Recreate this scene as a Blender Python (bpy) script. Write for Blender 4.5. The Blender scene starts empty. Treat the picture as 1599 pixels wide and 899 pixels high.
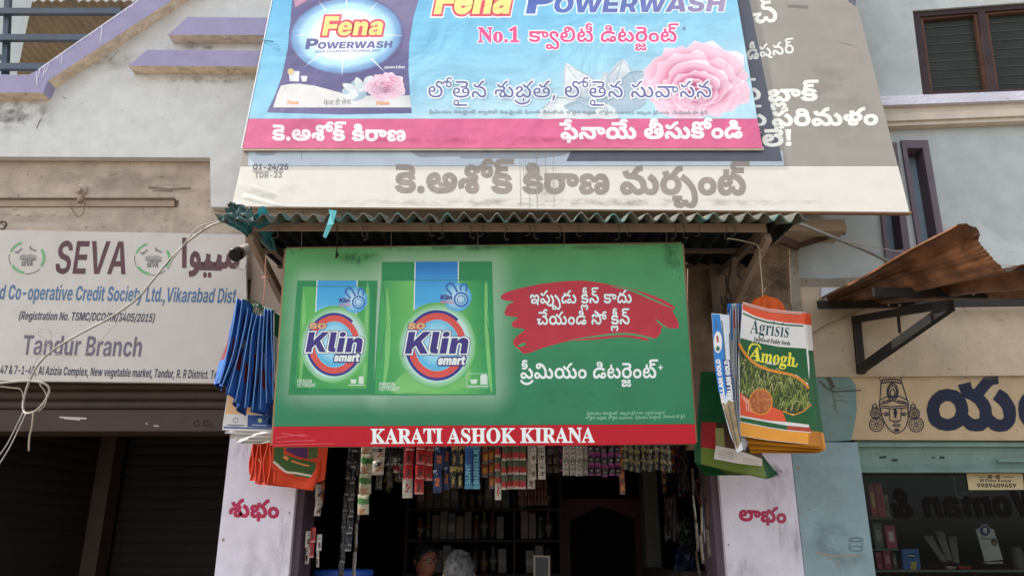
import bpy, bmesh, math, random
from mathutils import Vector, Matrix
from mathutils.geometry import delaunay_2d_cdt
import numpy as np

# ------------------------------------------------------------------ camera, sky, sun, exposure
SC = bpy.context.scene
COL = SC.collection
PITCH = math.radians(18.6); FPX = 1230.0; CX, CY = 799.5, 449.5
CAM = Vector((0, 0, 1.6))
cd = bpy.data.cameras.new('camera'); cam = bpy.data.objects.new('camera', cd); COL.objects.link(cam)
cam.location = CAM; cam.rotation_euler = (math.pi/2 + PITCH, 0, 0)
cd.sensor_width = 36; cd.lens = FPX/1599*36; cd.clip_start = 0.05; cd.clip_end = 2000
SC.camera = cam
SUN = Vector((-0.70, -0.012, 0.72)).normalized()          # direction towards the sun
w = bpy.data.worlds.new('World'); SC.world = w; w.use_nodes = True
nt = w.node_tree; bg = nt.nodes['Background']
sky = nt.nodes.new('ShaderNodeTexSky'); sky.sky_type = 'NISHITA'; sky.sun_disc = False
sky.sun_elevation = math.asin(SUN.z); sky.sun_rotation = math.atan2(SUN.x, SUN.y)
sky.dust_density = 2.0
hsv = nt.nodes.new('ShaderNodeHueSaturation'); hsv.inputs['Saturation'].default_value = 0.4
nt.links.new(sky.outputs[0], hsv.inputs['Color']); nt.links.new(hsv.outputs[0], bg.inputs[0]); bg.inputs[1].default_value = 0.13
sd = bpy.data.lights.new('sun', 'SUN'); sd.energy = 2.2; sd.angle = math.radians(0.5); sd.color = (1, 0.95, 0.87)
so = bpy.data.objects.new('sun', sd); COL.objects.link(so)
so.rotation_euler = SUN.to_track_quat('Z', 'Y').to_euler(); so.location = (-6, -2, 9)
vs = SC.view_settings; vs.view_transform = 'Standard'; vs.look = 'None'; vs.gamma = 1; vs.use_curve_mapping = False
vs.exposure = 1.5
SC.cycles.use_denoising = True
SC.cycles.max_bounces = 8

# ------------------------------------------------------------------ projection helpers
CT, ST = math.cos(PITCH), math.sin(PITCH)
def ray(px, py):
    x = (px-CX)/FPX; y = (CY-py)/FPX
    return Vector((x, CT - y*ST, ST + y*CT))
def P(px, py, Y):
    d = ray(px, py); return CAM + d*(Y/d.y)
def PZ(px, py, Z):
    d = ray(px, py); return CAM + d*((Z-CAM.z)/d.z)
class Frame:
    """a flat surface standing in the street: origin, right, up (leaning back by tilt), outward normal"""
    def __init__(s, o, yaw=0, tilt=0):
        s.o = Vector(o)
        s.u = Vector((math.cos(yaw), math.sin(yaw), 0))
        b = Vector((-math.sin(yaw), math.cos(yaw), 0))
        s.v = Vector((0, 0, 1))*math.cos(tilt) + b*math.sin(tilt)
        s.w = s.u.cross(s.v)
        s.M = Matrix((( s.u.x, s.v.x, s.w.x, s.o.x), (s.u.y, s.v.y, s.w.y, s.o.y), (s.u.z, s.v.z, s.w.z, s.o.z), (0, 0, 0, 1)))
    def uv(s, px, py, w=0):
        d = ray(px, py); t = (w - (CAM-s.o).dot(s.w))/d.dot(s.w)
        q = CAM + d*t - s.o
        return q.dot(s.u), q.dot(s.v)
    def at(s, px, py, w=0):
        u, v = s.uv(px, py, w); return Vector((u, v, w))
    def world(s, px, py, w=0): return s.M @ s.at(px, py, w)
ID = Matrix.Identity(4)
WM = {}
def link(o, M, parent):
    COL.objects.link(o)
    WM[o.name] = M
    if parent is None: o.matrix_world = M
    else:
        o.parent = parent; o.matrix_basis = WM[parent.name].inverted() @ M
    return o
def thing(name, label, cat, M=None, loc=None, group=None):
    o = bpy.data.objects.new(name, None); o.empty_display_size = .1
    link(o, M if M is not None else Matrix.Translation(loc or (0, 0, 0)), None)
    return tag(o, label, cat, group)
def tag(o, label=None, cat=None, group=None, kind=None):
    if label: o['label'] = label
    if cat: o['category'] = cat
    if group: o['group'] = group
    if kind: o['kind'] = kind
    return o
def emit(name, vs_, fs, mats, parent=None, M=None, midx=None, smooth=False, inworld=False):
    """one mesh object; vs_ are in frame M (or world coordinates when inworld)"""
    vs_ = [Vector(v) for v in vs_]
    if M is None:
        if parent is not None: M = WM[parent.name]
        else:
            lo = [min(v[k] for v in vs_) for k in range(3)]; hi = [max(v[k] for v in vs_) for k in range(3)]
            M = Matrix.Translation(((lo[0]+hi[0])/2, (lo[1]+hi[1])/2, lo[2]))
        inworld = True
    if inworld:
        I = M.inverted(); vs_ = [I @ v for v in vs_]
    me = bpy.data.meshes.new(name); me.from_pydata([tuple(v) for v in vs_], [], fs)
    if not isinstance(mats, (list, tuple)): mats = [mats]
    for m in mats: me.materials.append(m)
    if midx:
        for p, i in zip(me.polygons, midx): p.material_index = i
    if smooth:
        for p in me.polygons: p.use_smooth = True
    me.validate(); me.update()
    return link(bpy.data.objects.new(name, me), M, parent)
def norm_fix(o):
    bm = bmesh.new(); bm.from_mesh(o.data); bmesh.ops.recalc_face_normals(bm, faces=bm.faces); bm.to_mesh(o.data); bm.free(); return o
def bevel(o, r=.004, seg=2):
    bm = bmesh.new(); bm.from_mesh(o.data)
    es = [e for e in bm.edges if len(e.link_faces) == 2 and e.calc_face_angle(0) > .6]
    bmesh.ops.bevel(bm, geom=es, offset=r, segments=seg, affect='EDGES', profile=.5, clamp_overlap=True)
    bm.to_mesh(o.data); bm.free(); return o
class MB:
    def __init__(s): s.v = []; s.f = []; s.m = []
    def add(s, v, f, m=0):
        n = len(s.v); s.v += [Vector(q) for q in v]; s.f += [tuple(i+n for i in q) for q in f]; s.m += [m]*len(f); return s
    def box(s, a, b, m=0):
        x0, y0, z0 = a; x1, y1, z1 = b
        return s.add([(x0,y0,z0),(x1,y0,z0),(x1,y1,z0),(x0,y1,z0),(x0,y0,z1),(x1,y0,z1),(x1,y1,z1),(x0,y1,z1)],
                     [(3,2,1,0),(4,5,6,7),(0,1,5,4),(1,2,6,5),(2,3,7,6),(3,0,4,7)], m)
    def bar(s, a, b, t, h=None, m=0, up=(0, 0, 1)):
        """rectangular bar between two points"""
        a = Vector(a); b = Vector(b); h = h or t; d = (b-a).normalized(); up = Vector(up)
        if abs(d.dot(up)) > .95: up = Vector((0, 1, 0))
        x = d.cross(up).normalized(); y = x.cross(d).normalized()
        v = []
        for q in (a, b):
            for i, j in ((-1,-1),(1,-1),(1,1),(-1,1)): v.append(q + x*(i*t/2) + y*(j*h/2))
        return s.add(v, [(3,2,1,0),(4,5,6,7),(0,1,5,4),(1,2,6,5),(2,3,7,6),(3,0,4,7)], m)
    def tube(s, pts, r, n=8, m=0, cap=True):
        pts = [Vector(p) for p in pts]; rs = r if isinstance(r, (list, tuple)) else [r]*len(pts)
        ref = Vector((.31, .52, .79)); v = []; f = []
        for i, p in enumerate(pts):
            d = (pts[min(i+1, len(pts)-1)] - pts[max(i-1, 0)])
            d = d.normalized() if d.length > 1e-9 else Vector((0, 0, 1))
            if i == 0:
                x = d.cross(ref); x = x.normalized() if x.length > .05 else d.cross(Vector((1, 0, 0))).normalized()
            else:
                x = (x - d*x.dot(d)).normalized()
            y = d.cross(x)
            for k in range(n):
                t = 2*math.pi*k/n; v.append(p + (x*math.cos(t) + y*math.sin(t))*rs[i])
        for i in range(len(pts)-1):
            for k in range(n):
                a = i*n+k; b = i*n+(k+1) % n; f.append((a, b, b+n, a+n))
        if cap: f.append(tuple(range(n))[::-1]); f.append(tuple(range((len(pts)-1)*n, len(pts)*n)))
        return s.add(v, f, m)
    def lathe(s, c, prof, n=16, m=0, axis=None):
        """profile (r,h) turned about axis through c"""
        ax = Vector(axis or (0, 0, 1)).normalized(); x = ax.cross(Vector((0, 1, 0)) if abs(ax.y) < .9 else Vector((1, 0, 0))).normalized(); y = ax.cross(x)
        c = Vector(c); v = []; f = []
        for r, h in prof:
            for k in range(n):
                t = 2*math.pi*k/n; v.append(c + ax*h + (x*math.cos(t) + y*math.sin(t))*r)
        for i in range(len(prof)-1):
            for k in range(n):
                a = i*n+k; b = i*n+(k+1) % n; f.append((a, b, b+n, a+n))
        f.append(tuple(range(n))[::-1]); f.append(tuple(range((len(prof)-1)*n, len(prof)*n)))
        return s.add(v, f, m)
    def out(s, name, mats, parent=None, M=None, smooth=False, inworld=True):
        return emit(name, s.v, s.f, mats, parent, M, s.m, smooth, inworld)
def spline(pts, n=6):
    """Catmull-Rom through points"""
    pts = [Vector(p) for p in pts]; r = []
    for i in range(len(pts)-1):
        p0 = pts[max(i-1, 0)]; p1 = pts[i]; p2 = pts[i+1]; p3 = pts[min(i+2, len(pts)-1)]
        for k in range(n):
            t = k/n
            r.append(.5*((2*p1) + (p2-p0)*t + (2*p0-5*p1+4*p2-p3)*t*t + (3*p1-p0-3*p2+p3)*t**3))
    r.append(pts[-1]); return r
def closed_spline(pts, n=4):
    m = len(pts); r = []
    for i in range(m):
        p0, p1, p2, p3 = (Vector(pts[(i+k-1) % m]) for k in range(4))
        for k in range(n):
            t = k/n; q = .5*((2*p1) + (p2-p0)*t + (2*p0-5*p1+4*p2-p3)*t*t + (3*p1-p0-3*p2+p3)*t**3); r.append((q.x, q.y))
    return r

# ------------------------------------------------------------------ filling outlines
def area2(c): return sum(c[i][0]*c[(i+1) % len(c)][1] - c[(i+1) % len(c)][0]*c[i][1] for i in range(len(c)))
def fill(conts, nonzero=True):
    vs_ = []; es = []
    for c in conts:
        n = len(vs_); vs_ += [Vector((p[0], p[1])) for p in c]; es += [(n+i, n+(i+1) % len(c)) for i in range(len(c))]
    r = delaunay_2d_cdt(vs_, es, [], 0, 1e-7)
    V, T = r[0], [t for t in r[2]]
    if not T: return [], []
    A = np.array([p for c in conts for p in c], float)
    B = np.array([c[(i+1) % len(c)] for c in conts for i in range(len(c))], float)
    C = np.array([[sum(V[i][k] for i in t)/3 for k in (0, 1)] for t in T])
    x = C[:, 0][:, None]; y = C[:, 1][:, None]
    up = (A[:, 1] <= y) & (B[:, 1] > y); dn = (B[:, 1] <= y) & (A[:, 1] > y)
    cr = (B[:, 0]-A[:, 0])*(y-A[:, 1]) - (x-A[:, 0])*(B[:, 1]-A[:, 1])
    wn = (up & (cr > 0)).sum(1) - (dn & (cr < 0)).sum(1)
    ok = (wn != 0) if nonzero else (wn % 2 != 0)
    out = []
    for t, k in zip(T, ok):
        if not k: continue
        a, b, c = (V[i] for i in t)
        if (b.x-a.x)*(c.y-a.y) - (c.x-a.x)*(b.y-a.y) < 0: t = t[::-1]
        out.append(tuple(t))
    return V, out
def clean(c):
    r = []
    for p in c:
        if not r or (abs(p[0]-r[-1][0]) + abs(p[1]-r[-1][1])) > 1e-6: r.append((p[0], p[1]))
    if len(r) > 1 and abs(r[0][0]-r[-1][0]) + abs(r[0][1]-r[-1][1]) < 1e-6: r.pop()
    return r
def ply(w): return w*.16 if 0 < w < .0125 else w          # printed layers lie practically on their surface
def poly(F, pts, mat, w, name, parent, w0=None, holes=(), smooth=0, under=None):
    """a flat sheet at height w on frame F (pts in photo pixels), or a slab from w0 to w"""
    if w0 is None: w = ply(w)
    if smooth: pts = closed_spline([(p[0], p[1]) for p in pts], smooth)
    cs = [clean([F.uv(p[0], p[1], w) for p in pts])] + [clean([F.uv(p[0], p[1], w) for p in h]) for h in holes]
    return polyuv(F, cs, mat, w, name, parent, w0, under)
def polyuv(F, cs, mat, w, name, parent, w0=None, under=None):
    V, T = fill(cs, nonzero=False)
    v = [(p[0], p[1], w) for p in V]; f = list(T)
    if w0 is not None:
        n = len(v); v += [(p[0], p[1], w0) for p in V]; f += [tuple(i+n for i in t[::-1]) for t in T]
        cnt = {}
        for t in T:
            for i in range(3):
                a, b = t[i], t[(i+1) % 3]
                if (b, a) in cnt: del cnt[(b, a)]
                else: cnt[(a, b)] = 1
        for a, b in cnt: f.append((b, a, a+n, b+n))
    o = emit(name, v, f, [mat, under] if under else mat, parent, F.M)
    if under:
        norm_fix(o)
        for p in o.data.polygons:
            if p.normal.y < -.35: p.material_index = 1
    return o
def rect(F, x0, y0, x1, y1, mat, w, name, parent, w0=None):
    return poly(F, [(x0, y1), (x1, y1), (x1, y0), (x0, y0)], mat, w, name, parent, w0)
def ellipse(cx, cy, rx, ry, n=48, a0=0, a1=360):
    return [(cx + rx*math.cos(math.radians(a0+(a1-a0)*i/n)), cy + ry*math.sin(math.radians(a0+(a1-a0)*i/n))) for i in range(n if a1-a0 >= 360 else n+1)]
def ring(F, cx, cy, rx, ry, th, mat, w, name, parent, a0=0, a1=360, n=64):
    if a1-a0 >= 360:
        return poly(F, ellipse(cx, cy, rx, ry, n), mat, w, name, parent, holes=[ellipse(cx, cy, rx-th, ry-th, n)])
    return poly(F, ellipse(cx, cy, rx, ry, n, a0, a1) + ellipse(cx, cy, rx-th, ry-th, n, a0, a1)[::-1], mat, w, name, parent)
def ribs(F, lines, width, mat, w, name, parent):
    """painted strokes: every polyline a narrow strip, all on one sheet"""
    v = []; f = []; w = ply(w)
    for li, L in enumerate(lines):
        wd = width
        if isinstance(L, tuple) and isinstance(L[1], (int, float)) and not isinstance(L[0], (int, float)): L, wd = L
        L = [Vector((p[0], p[1])) for p in L]; n0 = len(v); n = len(L)
        ww = w + (li % 7)*.00003
        for i, p in enumerate(L):
            d1 = (L[min(i+1, n-1)] - L[max(i-1, 0)]); d1 = d1.normalized() if d1.length > 0 else Vector((1, 0))
            q = Vector((-d1.y, d1.x))*(wd/2)
            v.append(F.at(p.x+q.x, p.y+q.y, ww)); v.append(F.at(p.x-q.x, p.y-q.y, ww))
        for i in range(n-1): a = n0+2*i; f.append((a, a+1, a+3, a+2))
    return emit(name, v, f, mat, parent, F.M)

# ------------------------------------------------------------------ lettering: outlines of the written lines, em/100 units
GLYPHS = {
'T6': {
255:[[30,-1,-13,1,-7,3,-5,4,-4,7,13,3,5,-5,11,-2,7,0,5,3,-1,4,-2,2,-24,2,-4,2,-6,4,-2,5,1,7,4,6,6,3,14,2,14,-2,8,-5,4,-7,-12,-3,-3,4,-5,2,-11,0,-6,-2,0,-2,1,-3,27,-3,6,-3,4,-5,1,-6,-1,-4,-1,-3,-4,-4,-7,-4],[54,55,-1,-4,-2,-5,-5,-4,-7,-2,-12,0,0,10,12,1,2,3,0,3,-2,2,-3,0,-32,1,0,10,28,0,10,-1,4,-1,5,-4,2,-6]],626:[[6,7,1,4,1,2,6,2,6,-2,2,-2,0,-4,0,-4,-2,-2,-6,-2,-6,2,-1,2]],9:[[44,-1,-10,0,-9,2,-10,4,-5,5,-4,6,-3,11,1,9,4,7,5,4,8,3,8,0,7,-4,2,-3,2,-7,-2,-8,-2,-3,-8,-3,-5,-1,-5,1,-4,2,-6,4,2,9,5,-4,4,-2,6,0,2,1,1,1,1,3,-2,3,-1,1,-6,0,-2,-3,-2,-3,-1,-8,1,-4,2,-4,5,-4,7,-3,9,-1,11,0,9,2,7,2,5,6,2,9,-1,5,-3,4,-2,1,-5,0,-3,-3,0,-2,1,-5,6,-3,0,-9,-28,0,0,10,16,0,-2,0,-2,2,-2,5,0,6,1,3,6,5,9,2,8,-1,6,-4,5,-5,2,-4,1,-8,-2,-9,-3,-7,-6,-6,-10,-4,-8,-2]],430:[[41,-1,-8,1,-6,3,-2,3,-2,6,1,4,2,5,16,14,0,4,-1,1,-5,1,3,9,7,0,6,-4,3,-4,0,-3,0,-4,-2,-3,-3,-3,-12,-9,-2,-4,0,-4,2,-3,5,0,2,2,1,3,-1,4,-4,4,-5,3,-10,2,-5,-1,-3,-1,-2,-3,0,-4,1,-3,-11,-4,-2,5,-1,5,0,4,4,6,5,3,4,2,9,0,8,0,7,-2,7,-3,4,-2,5,-6,2,-7,0,-7,-2,-4,-6,-5],[82,40,-4,1,-6,2,-4,4,-1,7,1,6,2,5,11,0,-4,-5,-1,-5,2,-4,4,-2,4,2,2,4,-1,3,-2,1,-3,1,-19,0,-2,-1,-3,-6,-11,0,-3,6,-2,1,-4,1,-4,-2,-2,-4,1,-3,2,-1,6,-1,2,-10,-9,0,-5,2,-4,3,-4,6,0,9,4,7,8,4,5,0,7,-1,5,-3,3,-5,-1,0,2,3,4,4,6,2,15,0,9,-2,4,-2,4,-5,1,-7,0,-4,-4,-7,-3,-2],[85,86,7,-1,3,-1,4,-5,2,-3,-10,-2,-3,3,-5,0,-3,-2,-1,-2,1,-3,4,-3,-10,-4,-5,8,0,7,2,2,5,5]],103:[[30,-1,-13,1,-7,3,-5,4,-4,7,13,3,5,-5,11,-2,7,0,5,3,-1,4,-2,2,-24,2,-4,2,-6,4,-2,5,1,7,4,6,6,3,14,2,14,-2,8,-5,4,-7,-12,-3,-3,4,-5,2,-11,0,-6,-2,0,-2,1,-3,27,-3,6,-3,4,-5,1,-6,-1,-4,-1,-3,-4,-4,-7,-4],[10,53,2,6,4,5,0,-2,-5,5,-2,6,2,6,3,4,6,2,6,1,34,0,0,-10,-33,0,-3,0,-2,-2,-1,-4,3,-2,19,0,0,-10,-16,0,-3,-1,-2,-1,0,-3,1,-2,8,-1,0,-10,-9,0,-7,3,-3,2,-1,4]],175:[[30,-1,-13,1,-7,3,-5,4,-4,7,13,3,5,-5,11,-2,7,0,5,3,-1,4,-2,2,-24,2,-4,2,-6,4,-2,5,1,7,4,6,6,3,14,2,14,-2,8,-5,4,-7,-12,-3,-3,4,-5,2,-11,0,-6,-2,0,-2,1,-3,27,-3,6,-3,4,-5,1,-6,-1,-4,-1,-3,-4,-4,-7,-4],[26,42,-14,3,3,8,9,-2,8,2,3,3,0,3,0,5,-2,3,-3,2,-4,1,-4,-2,-1,-3,2,-2,7,0,2,2,5,5,4,-7,-6,-6,-6,-2,-8,0,-6,3,-3,4,-1,4,1,3,3,5,3,2,8,1,8,-1,5,-3,4,-4,2,-9,0,-6,-2,-4,-3,-3,-6,-3]],165:[[4,24,1,9,2,3,6,6,8,4,10,2,11,-2,5,-1,6,-5,5,-7,1,-9,-1,-9,-2,-4,-4,-5,-9,-5,-12,-2,-11,2,-9,5,-4,5,-2,4],[17,25,1,-8,2,-3,7,-3,4,-1,5,1,7,3,2,3,1,7,-1,8,-2,3,-7,4,-5,0,-4,0,-7,-4,-2,-3],[82,19,-4,0,-6,3,-4,4,-1,7,1,6,3,5,10,-1,-3,-4,-2,-5,2,-4,4,-2,4,2,2,4,-1,2,-2,2,-2,1,-78,0,0,11,71,0,11,-2,5,-2,4,-5,2,-7,-1,-4,-4,-7,-3,-2]],37:[[62,-1,-5,0,-5,2,-3,2,-3,7,0,8,1,3,6,5,8,2,8,-2,6,-4,4,-4,-5,-10,-4,7,-5,3,-2,1,-5,-2,-1,-1,0,-5,3,-3,5,1,3,1,3,5,0,13,-2,6,-2,3,-3,1,-6,0,-4,-2,-4,-5,-11,0,-2,4,-4,3,-7,2,-6,-2,-2,-1,0,-3,2,-3,4,-2,9,0,0,-10,-9,0,-5,-1,-2,-4,1,-3,2,-2,6,1,3,1,5,5,9,-8,-6,-5,-7,-3,-8,-1,-6,0,-5,2,-3,2,-4,6,-1,6,3,5,4,4,4,1,0,-1,-6,3,-3,5,0,8,1,3,7,5,10,2,5,0,8,-2,9,-8,-2,0,8,7,6,3,9,0,8,-3,5,-6,4,-8,1,-9,-1,-10,-3,-7,-6,-5,-3,-2]],47:[[27,40,-8,2,-3,2,-4,5,-3,7,13,3,3,-7,1,-1,4,-1,3,3,13,15,7,3,8,2,1,-11,-6,-1,-4,-3,-10,-11,-5,-4,-6,-3],[52,-1,-4,0,-6,2,-5,4,-13,14,-4,1,-4,-1,-1,-2,0,-5,1,-2,5,-1,2,0,5,4,1,4,8,-8,-4,-5,-6,-4,-8,-1,-5,0,-4,2,-3,3,-4,7,0,8,2,4,6,5,4,2,9,0,3,-1,6,-4,14,-13,3,-2,6,1,2,1,2,3,0,8,-4,8,-3,3,-5,3,-7,2,-14,1,16,10,13,-4,7,-4,7,-8,3,-9,0,-9,-2,-7,-5,-6,-6,-3],[87,-1,-9,1,-4,2,-9,9,7,8,4,-4,5,-4,6,-1,3,1,3,1,1,3,1,4,-2,9,-6,6,-7,6,7,10,8,-5,8,-9,4,-7,1,-9,-2,-9,-4,-6,-6,-5]],
49:[[3,24,2,9,2,4,4,5,8,6,12,2,12,-2,8,-5,4,-6,2,-4,2,-9,-2,-9,-2,-4,-3,-5,-9,-5,-12,-2,-12,2,-9,5,-4,5,-1,4],[16,25,2,-8,2,-3,6,-3,5,-1,5,1,6,3,2,3,2,7,-2,8,-2,3,-6,4,-5,0,-5,0,-6,-4,-2,-3],[27,40,-8,2,-3,2,-4,5,-3,7,13,3,3,-7,1,-1,4,-1,3,3,13,15,7,3,8,2,1,-11,-6,-1,-4,-3,-10,-11,-5,-4,-6,-3]],476:[[24,-34,-8,2,-6,6,2,0,-5,-5,-7,-3,-4,0,-8,1,-6,4,-1,7,1,5,5,5,0,-3,-10,0,0,9,23,0,0,-8,-4,-1,-3,-3,0,-4,2,-2,6,0,2,2,2,5,11,0,3,-6,4,-1,5,1,3,5,1,8,-1,8,-2,8,-3,7,-4,6,-8,9,-16,12,7,10,14,-10,10,-11,9,-13,4,-11,2,-15,0,-6,-3,-9,-5,-6,-3,-2]],6:[[3,21,1,8,2,3,5,6,7,4,9,1,9,-1,7,-4,5,-6,2,-3,1,-8,-1,-8,-4,-7,-3,-2,-7,-4,-9,-1,-9,1,-7,4,-5,6,-3,7],[15,21,1,-5,2,-3,4,-3,5,-1,4,1,5,3,1,2,2,6,-1,4,-2,4,-4,2,-5,1,-3,0,-6,-3,-1,-2]],113:[[58,-1,-9,2,-7,8,1,0,-5,-6,-6,-3,-8,-1,-5,0,-8,4,-5,7,-1,4,-1,9,1,12,5,8,8,5,9,2,5,0,7,-4,3,-6,0,-9,-1,-3,-3,-3,-3,-2,-4,-1,-6,-1,-6,1,-9,6,3,9,5,-4,6,-3,6,2,1,1,0,5,-2,2,-5,0,-5,-3,-2,-3,-1,-4,0,-11,2,-6,2,-1,3,-2,6,0,5,3,3,7,11,0,1,-4,3,-4,6,-2,4,1,2,2,2,6,0,5,-2,4,-4,6,-10,7,7,9,3,0,7,-5,5,-6,5,-7,2,-8,0,-8,-2,-7,-4,-6,-7,-3],[32,63,-1,-15,-11,0,0,15],[40,53,1,6,5,5,0,-2,-5,5,-2,6,1,6,3,4,6,2,7,1,33,0,0,-10,-32,0,-3,0,-3,-2,0,-4,2,-2,20,0,0,-10,-17,0,-2,-1,-2,-1,-1,-3,2,-2,5,-1,3,-10,-9,0,-8,3,-2,2,-2,4]],108:[[59,-1,-4,0,-6,2,-8,8,2,0,-5,-6,-6,-3,-7,-1,-5,0,-8,4,-4,6,-1,4,2,7,3,3,3,3,0,-2,-13,0,0,10,27,0,0,-9,-4,-2,-3,-2,-1,-2,0,-5,3,-3,7,0,3,2,2,3,0,4,12,0,1,-4,3,-4,4,-2,5,0,3,3,2,4,0,6,-1,3,-2,3,-5,5,-6,4,-7,3,9,9,10,-4,8,-7,4,-6,3,-8,0,-9,-2,-7,-5,-6,-6,-3],[30,53,1,6,5,5,0,-2,-5,5,-2,6,1,6,3,4,6,2,7,1,33,0,0,-10,-32,0,-3,0,-3,-2,0,-4,2,-2,20,0,0,-10,-17,0,-2,-1,-2,-1,0,-4,1,-2,11,0,-3,-10,-9,0,-8,3,-2,2,-2,4]],223:[[58,-1,-5,0,-8,2,-6,4,-2,3,1,0,-5,-6,-6,-3,-10,0,-6,3,-5,5,-2,8,0,14,4,7,6,6,3,3,8,3,10,2,17,-1,9,-2,10,-3,-6,-11,-9,4,-8,2,-13,0,-5,-1,-7,-3,-2,-2,-4,-5,-1,-7,1,-5,1,-3,2,-2,3,-1,4,1,2,2,3,7,11,0,2,-7,3,-2,8,-2,6,1,4,2,0,2,-1,3,-4,2,-3,-2,-1,-1,0,-4,3,-5,-9,-2,-3,5,-1,5,2,7,2,3,6,3,9,0,4,-1,3,-2,3,-7,1,-3,-1,-6,-3,-5,-3,-2,-7,-3],[39,42,-14,3,3,8,9,-2,8,2,2,2,1,4,-1,4,-2,3,-3,1,-3,1,-5,-2,0,-3,1,0,7,-1,3,2,4,5,3,-8,-5,-4,-6,-2,-8,0,-6,2,-2,3,-1,5,0,2,4,5,7,3,8,0,7,-3,6,-5,2,-8,-1,-5,-2,-4,-5,-5,-7,-2],[42,87,10,-2,2,-2,4,-5,-9,-2,-4,3,-5,0,-3,-2,0,-2,1,-2,2,-2,-9,-4,-4,6,0,6,1,3,6,4]],56:[[52,-1,-4,0,-6,2,-5,4,-13,14,-4,1,-4,-1,-1,-2,0,-5,1,-2,5,-1,2,0,5,4,1,4,8,-8,-4,-5,-6,-4,-8,-1,-5,0,-4,2,-3,3,-4,7,0,8,2,4,6,5,4,2,9,0,3,-1,6,-4,14,-13,4,-2,5,1,2,1,2,3,0,9,-2,4,-3,4,-10,8,7,10,8,-5,8,-9,4,-7,1,-9,-1,-8,-3,-6,-3,-3,-6,-3],[68,-14,-5,1,-7,3,-3,6,0,4,1,4,12,0,-1,-4,3,-3,4,0,3,2,6,-8,-6,-3],[22,40,-8,2,-3,2,-4,5,-2,7,12,3,3,-7,1,-1,4,-1,3,3,13,15,7,3,8,2,1,-11,-6,-1,-4,-3,-10,-11,-5,-4,-6,-3]],42:[[52,-1,-8,1,-4,2,-7,5,-10,11,-4,1,-2,-1,-2,-4,2,-5,3,-6,-13,-4,-4,11,0,9,2,4,6,5,4,2,8,0,4,-1,6,-4,13,-13,4,-2,5,1,3,1,1,3,1,4,-2,8,-2,4,-6,5,-6,2,-7,2,-11,0,18,10,12,-4,6,-4,7,-8,3,-9,0,-9,-2,-7,-4,-6,-6,-3],[27,40,-8,2,-3,2,-4,5,-3,7,13,3,2,-7,2,-1,4,-1,3,3,13,15,7,3,8,2,1,-11,-6,-1,-4,-3,-10,-11,-5,-4,-6,-3]],129:[[3,24,2,9,2,4,4,5,8,6,12,2,12,-2,8,-5,4,-6,2,-4,2,-9,-2,-9,-2,-4,-3,-5,-9,-5,-12,-2,-12,2,-9,5,-4,5,-1,4],[16,25,2,-8,2,-3,6,-3,5,-1,5,1,6,3,2,3,2,7,-2,8,-2,3,-6,4,-5,0,-5,0,-6,-4,-2,-3],[12,53,1,6,5,5,0,-2,-5,5,-2,6,1,6,4,4,6,2,6,1,34,0,0,-10,-33,0,-3,0,-3,-2,0,-4,3,-2,19,0,0,-10,-16,0,-3,-1,-2,-1,0,-3,1,-2,8,-1,0,-10,-9,0,-7,3,-3,2,-2,4]],
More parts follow.
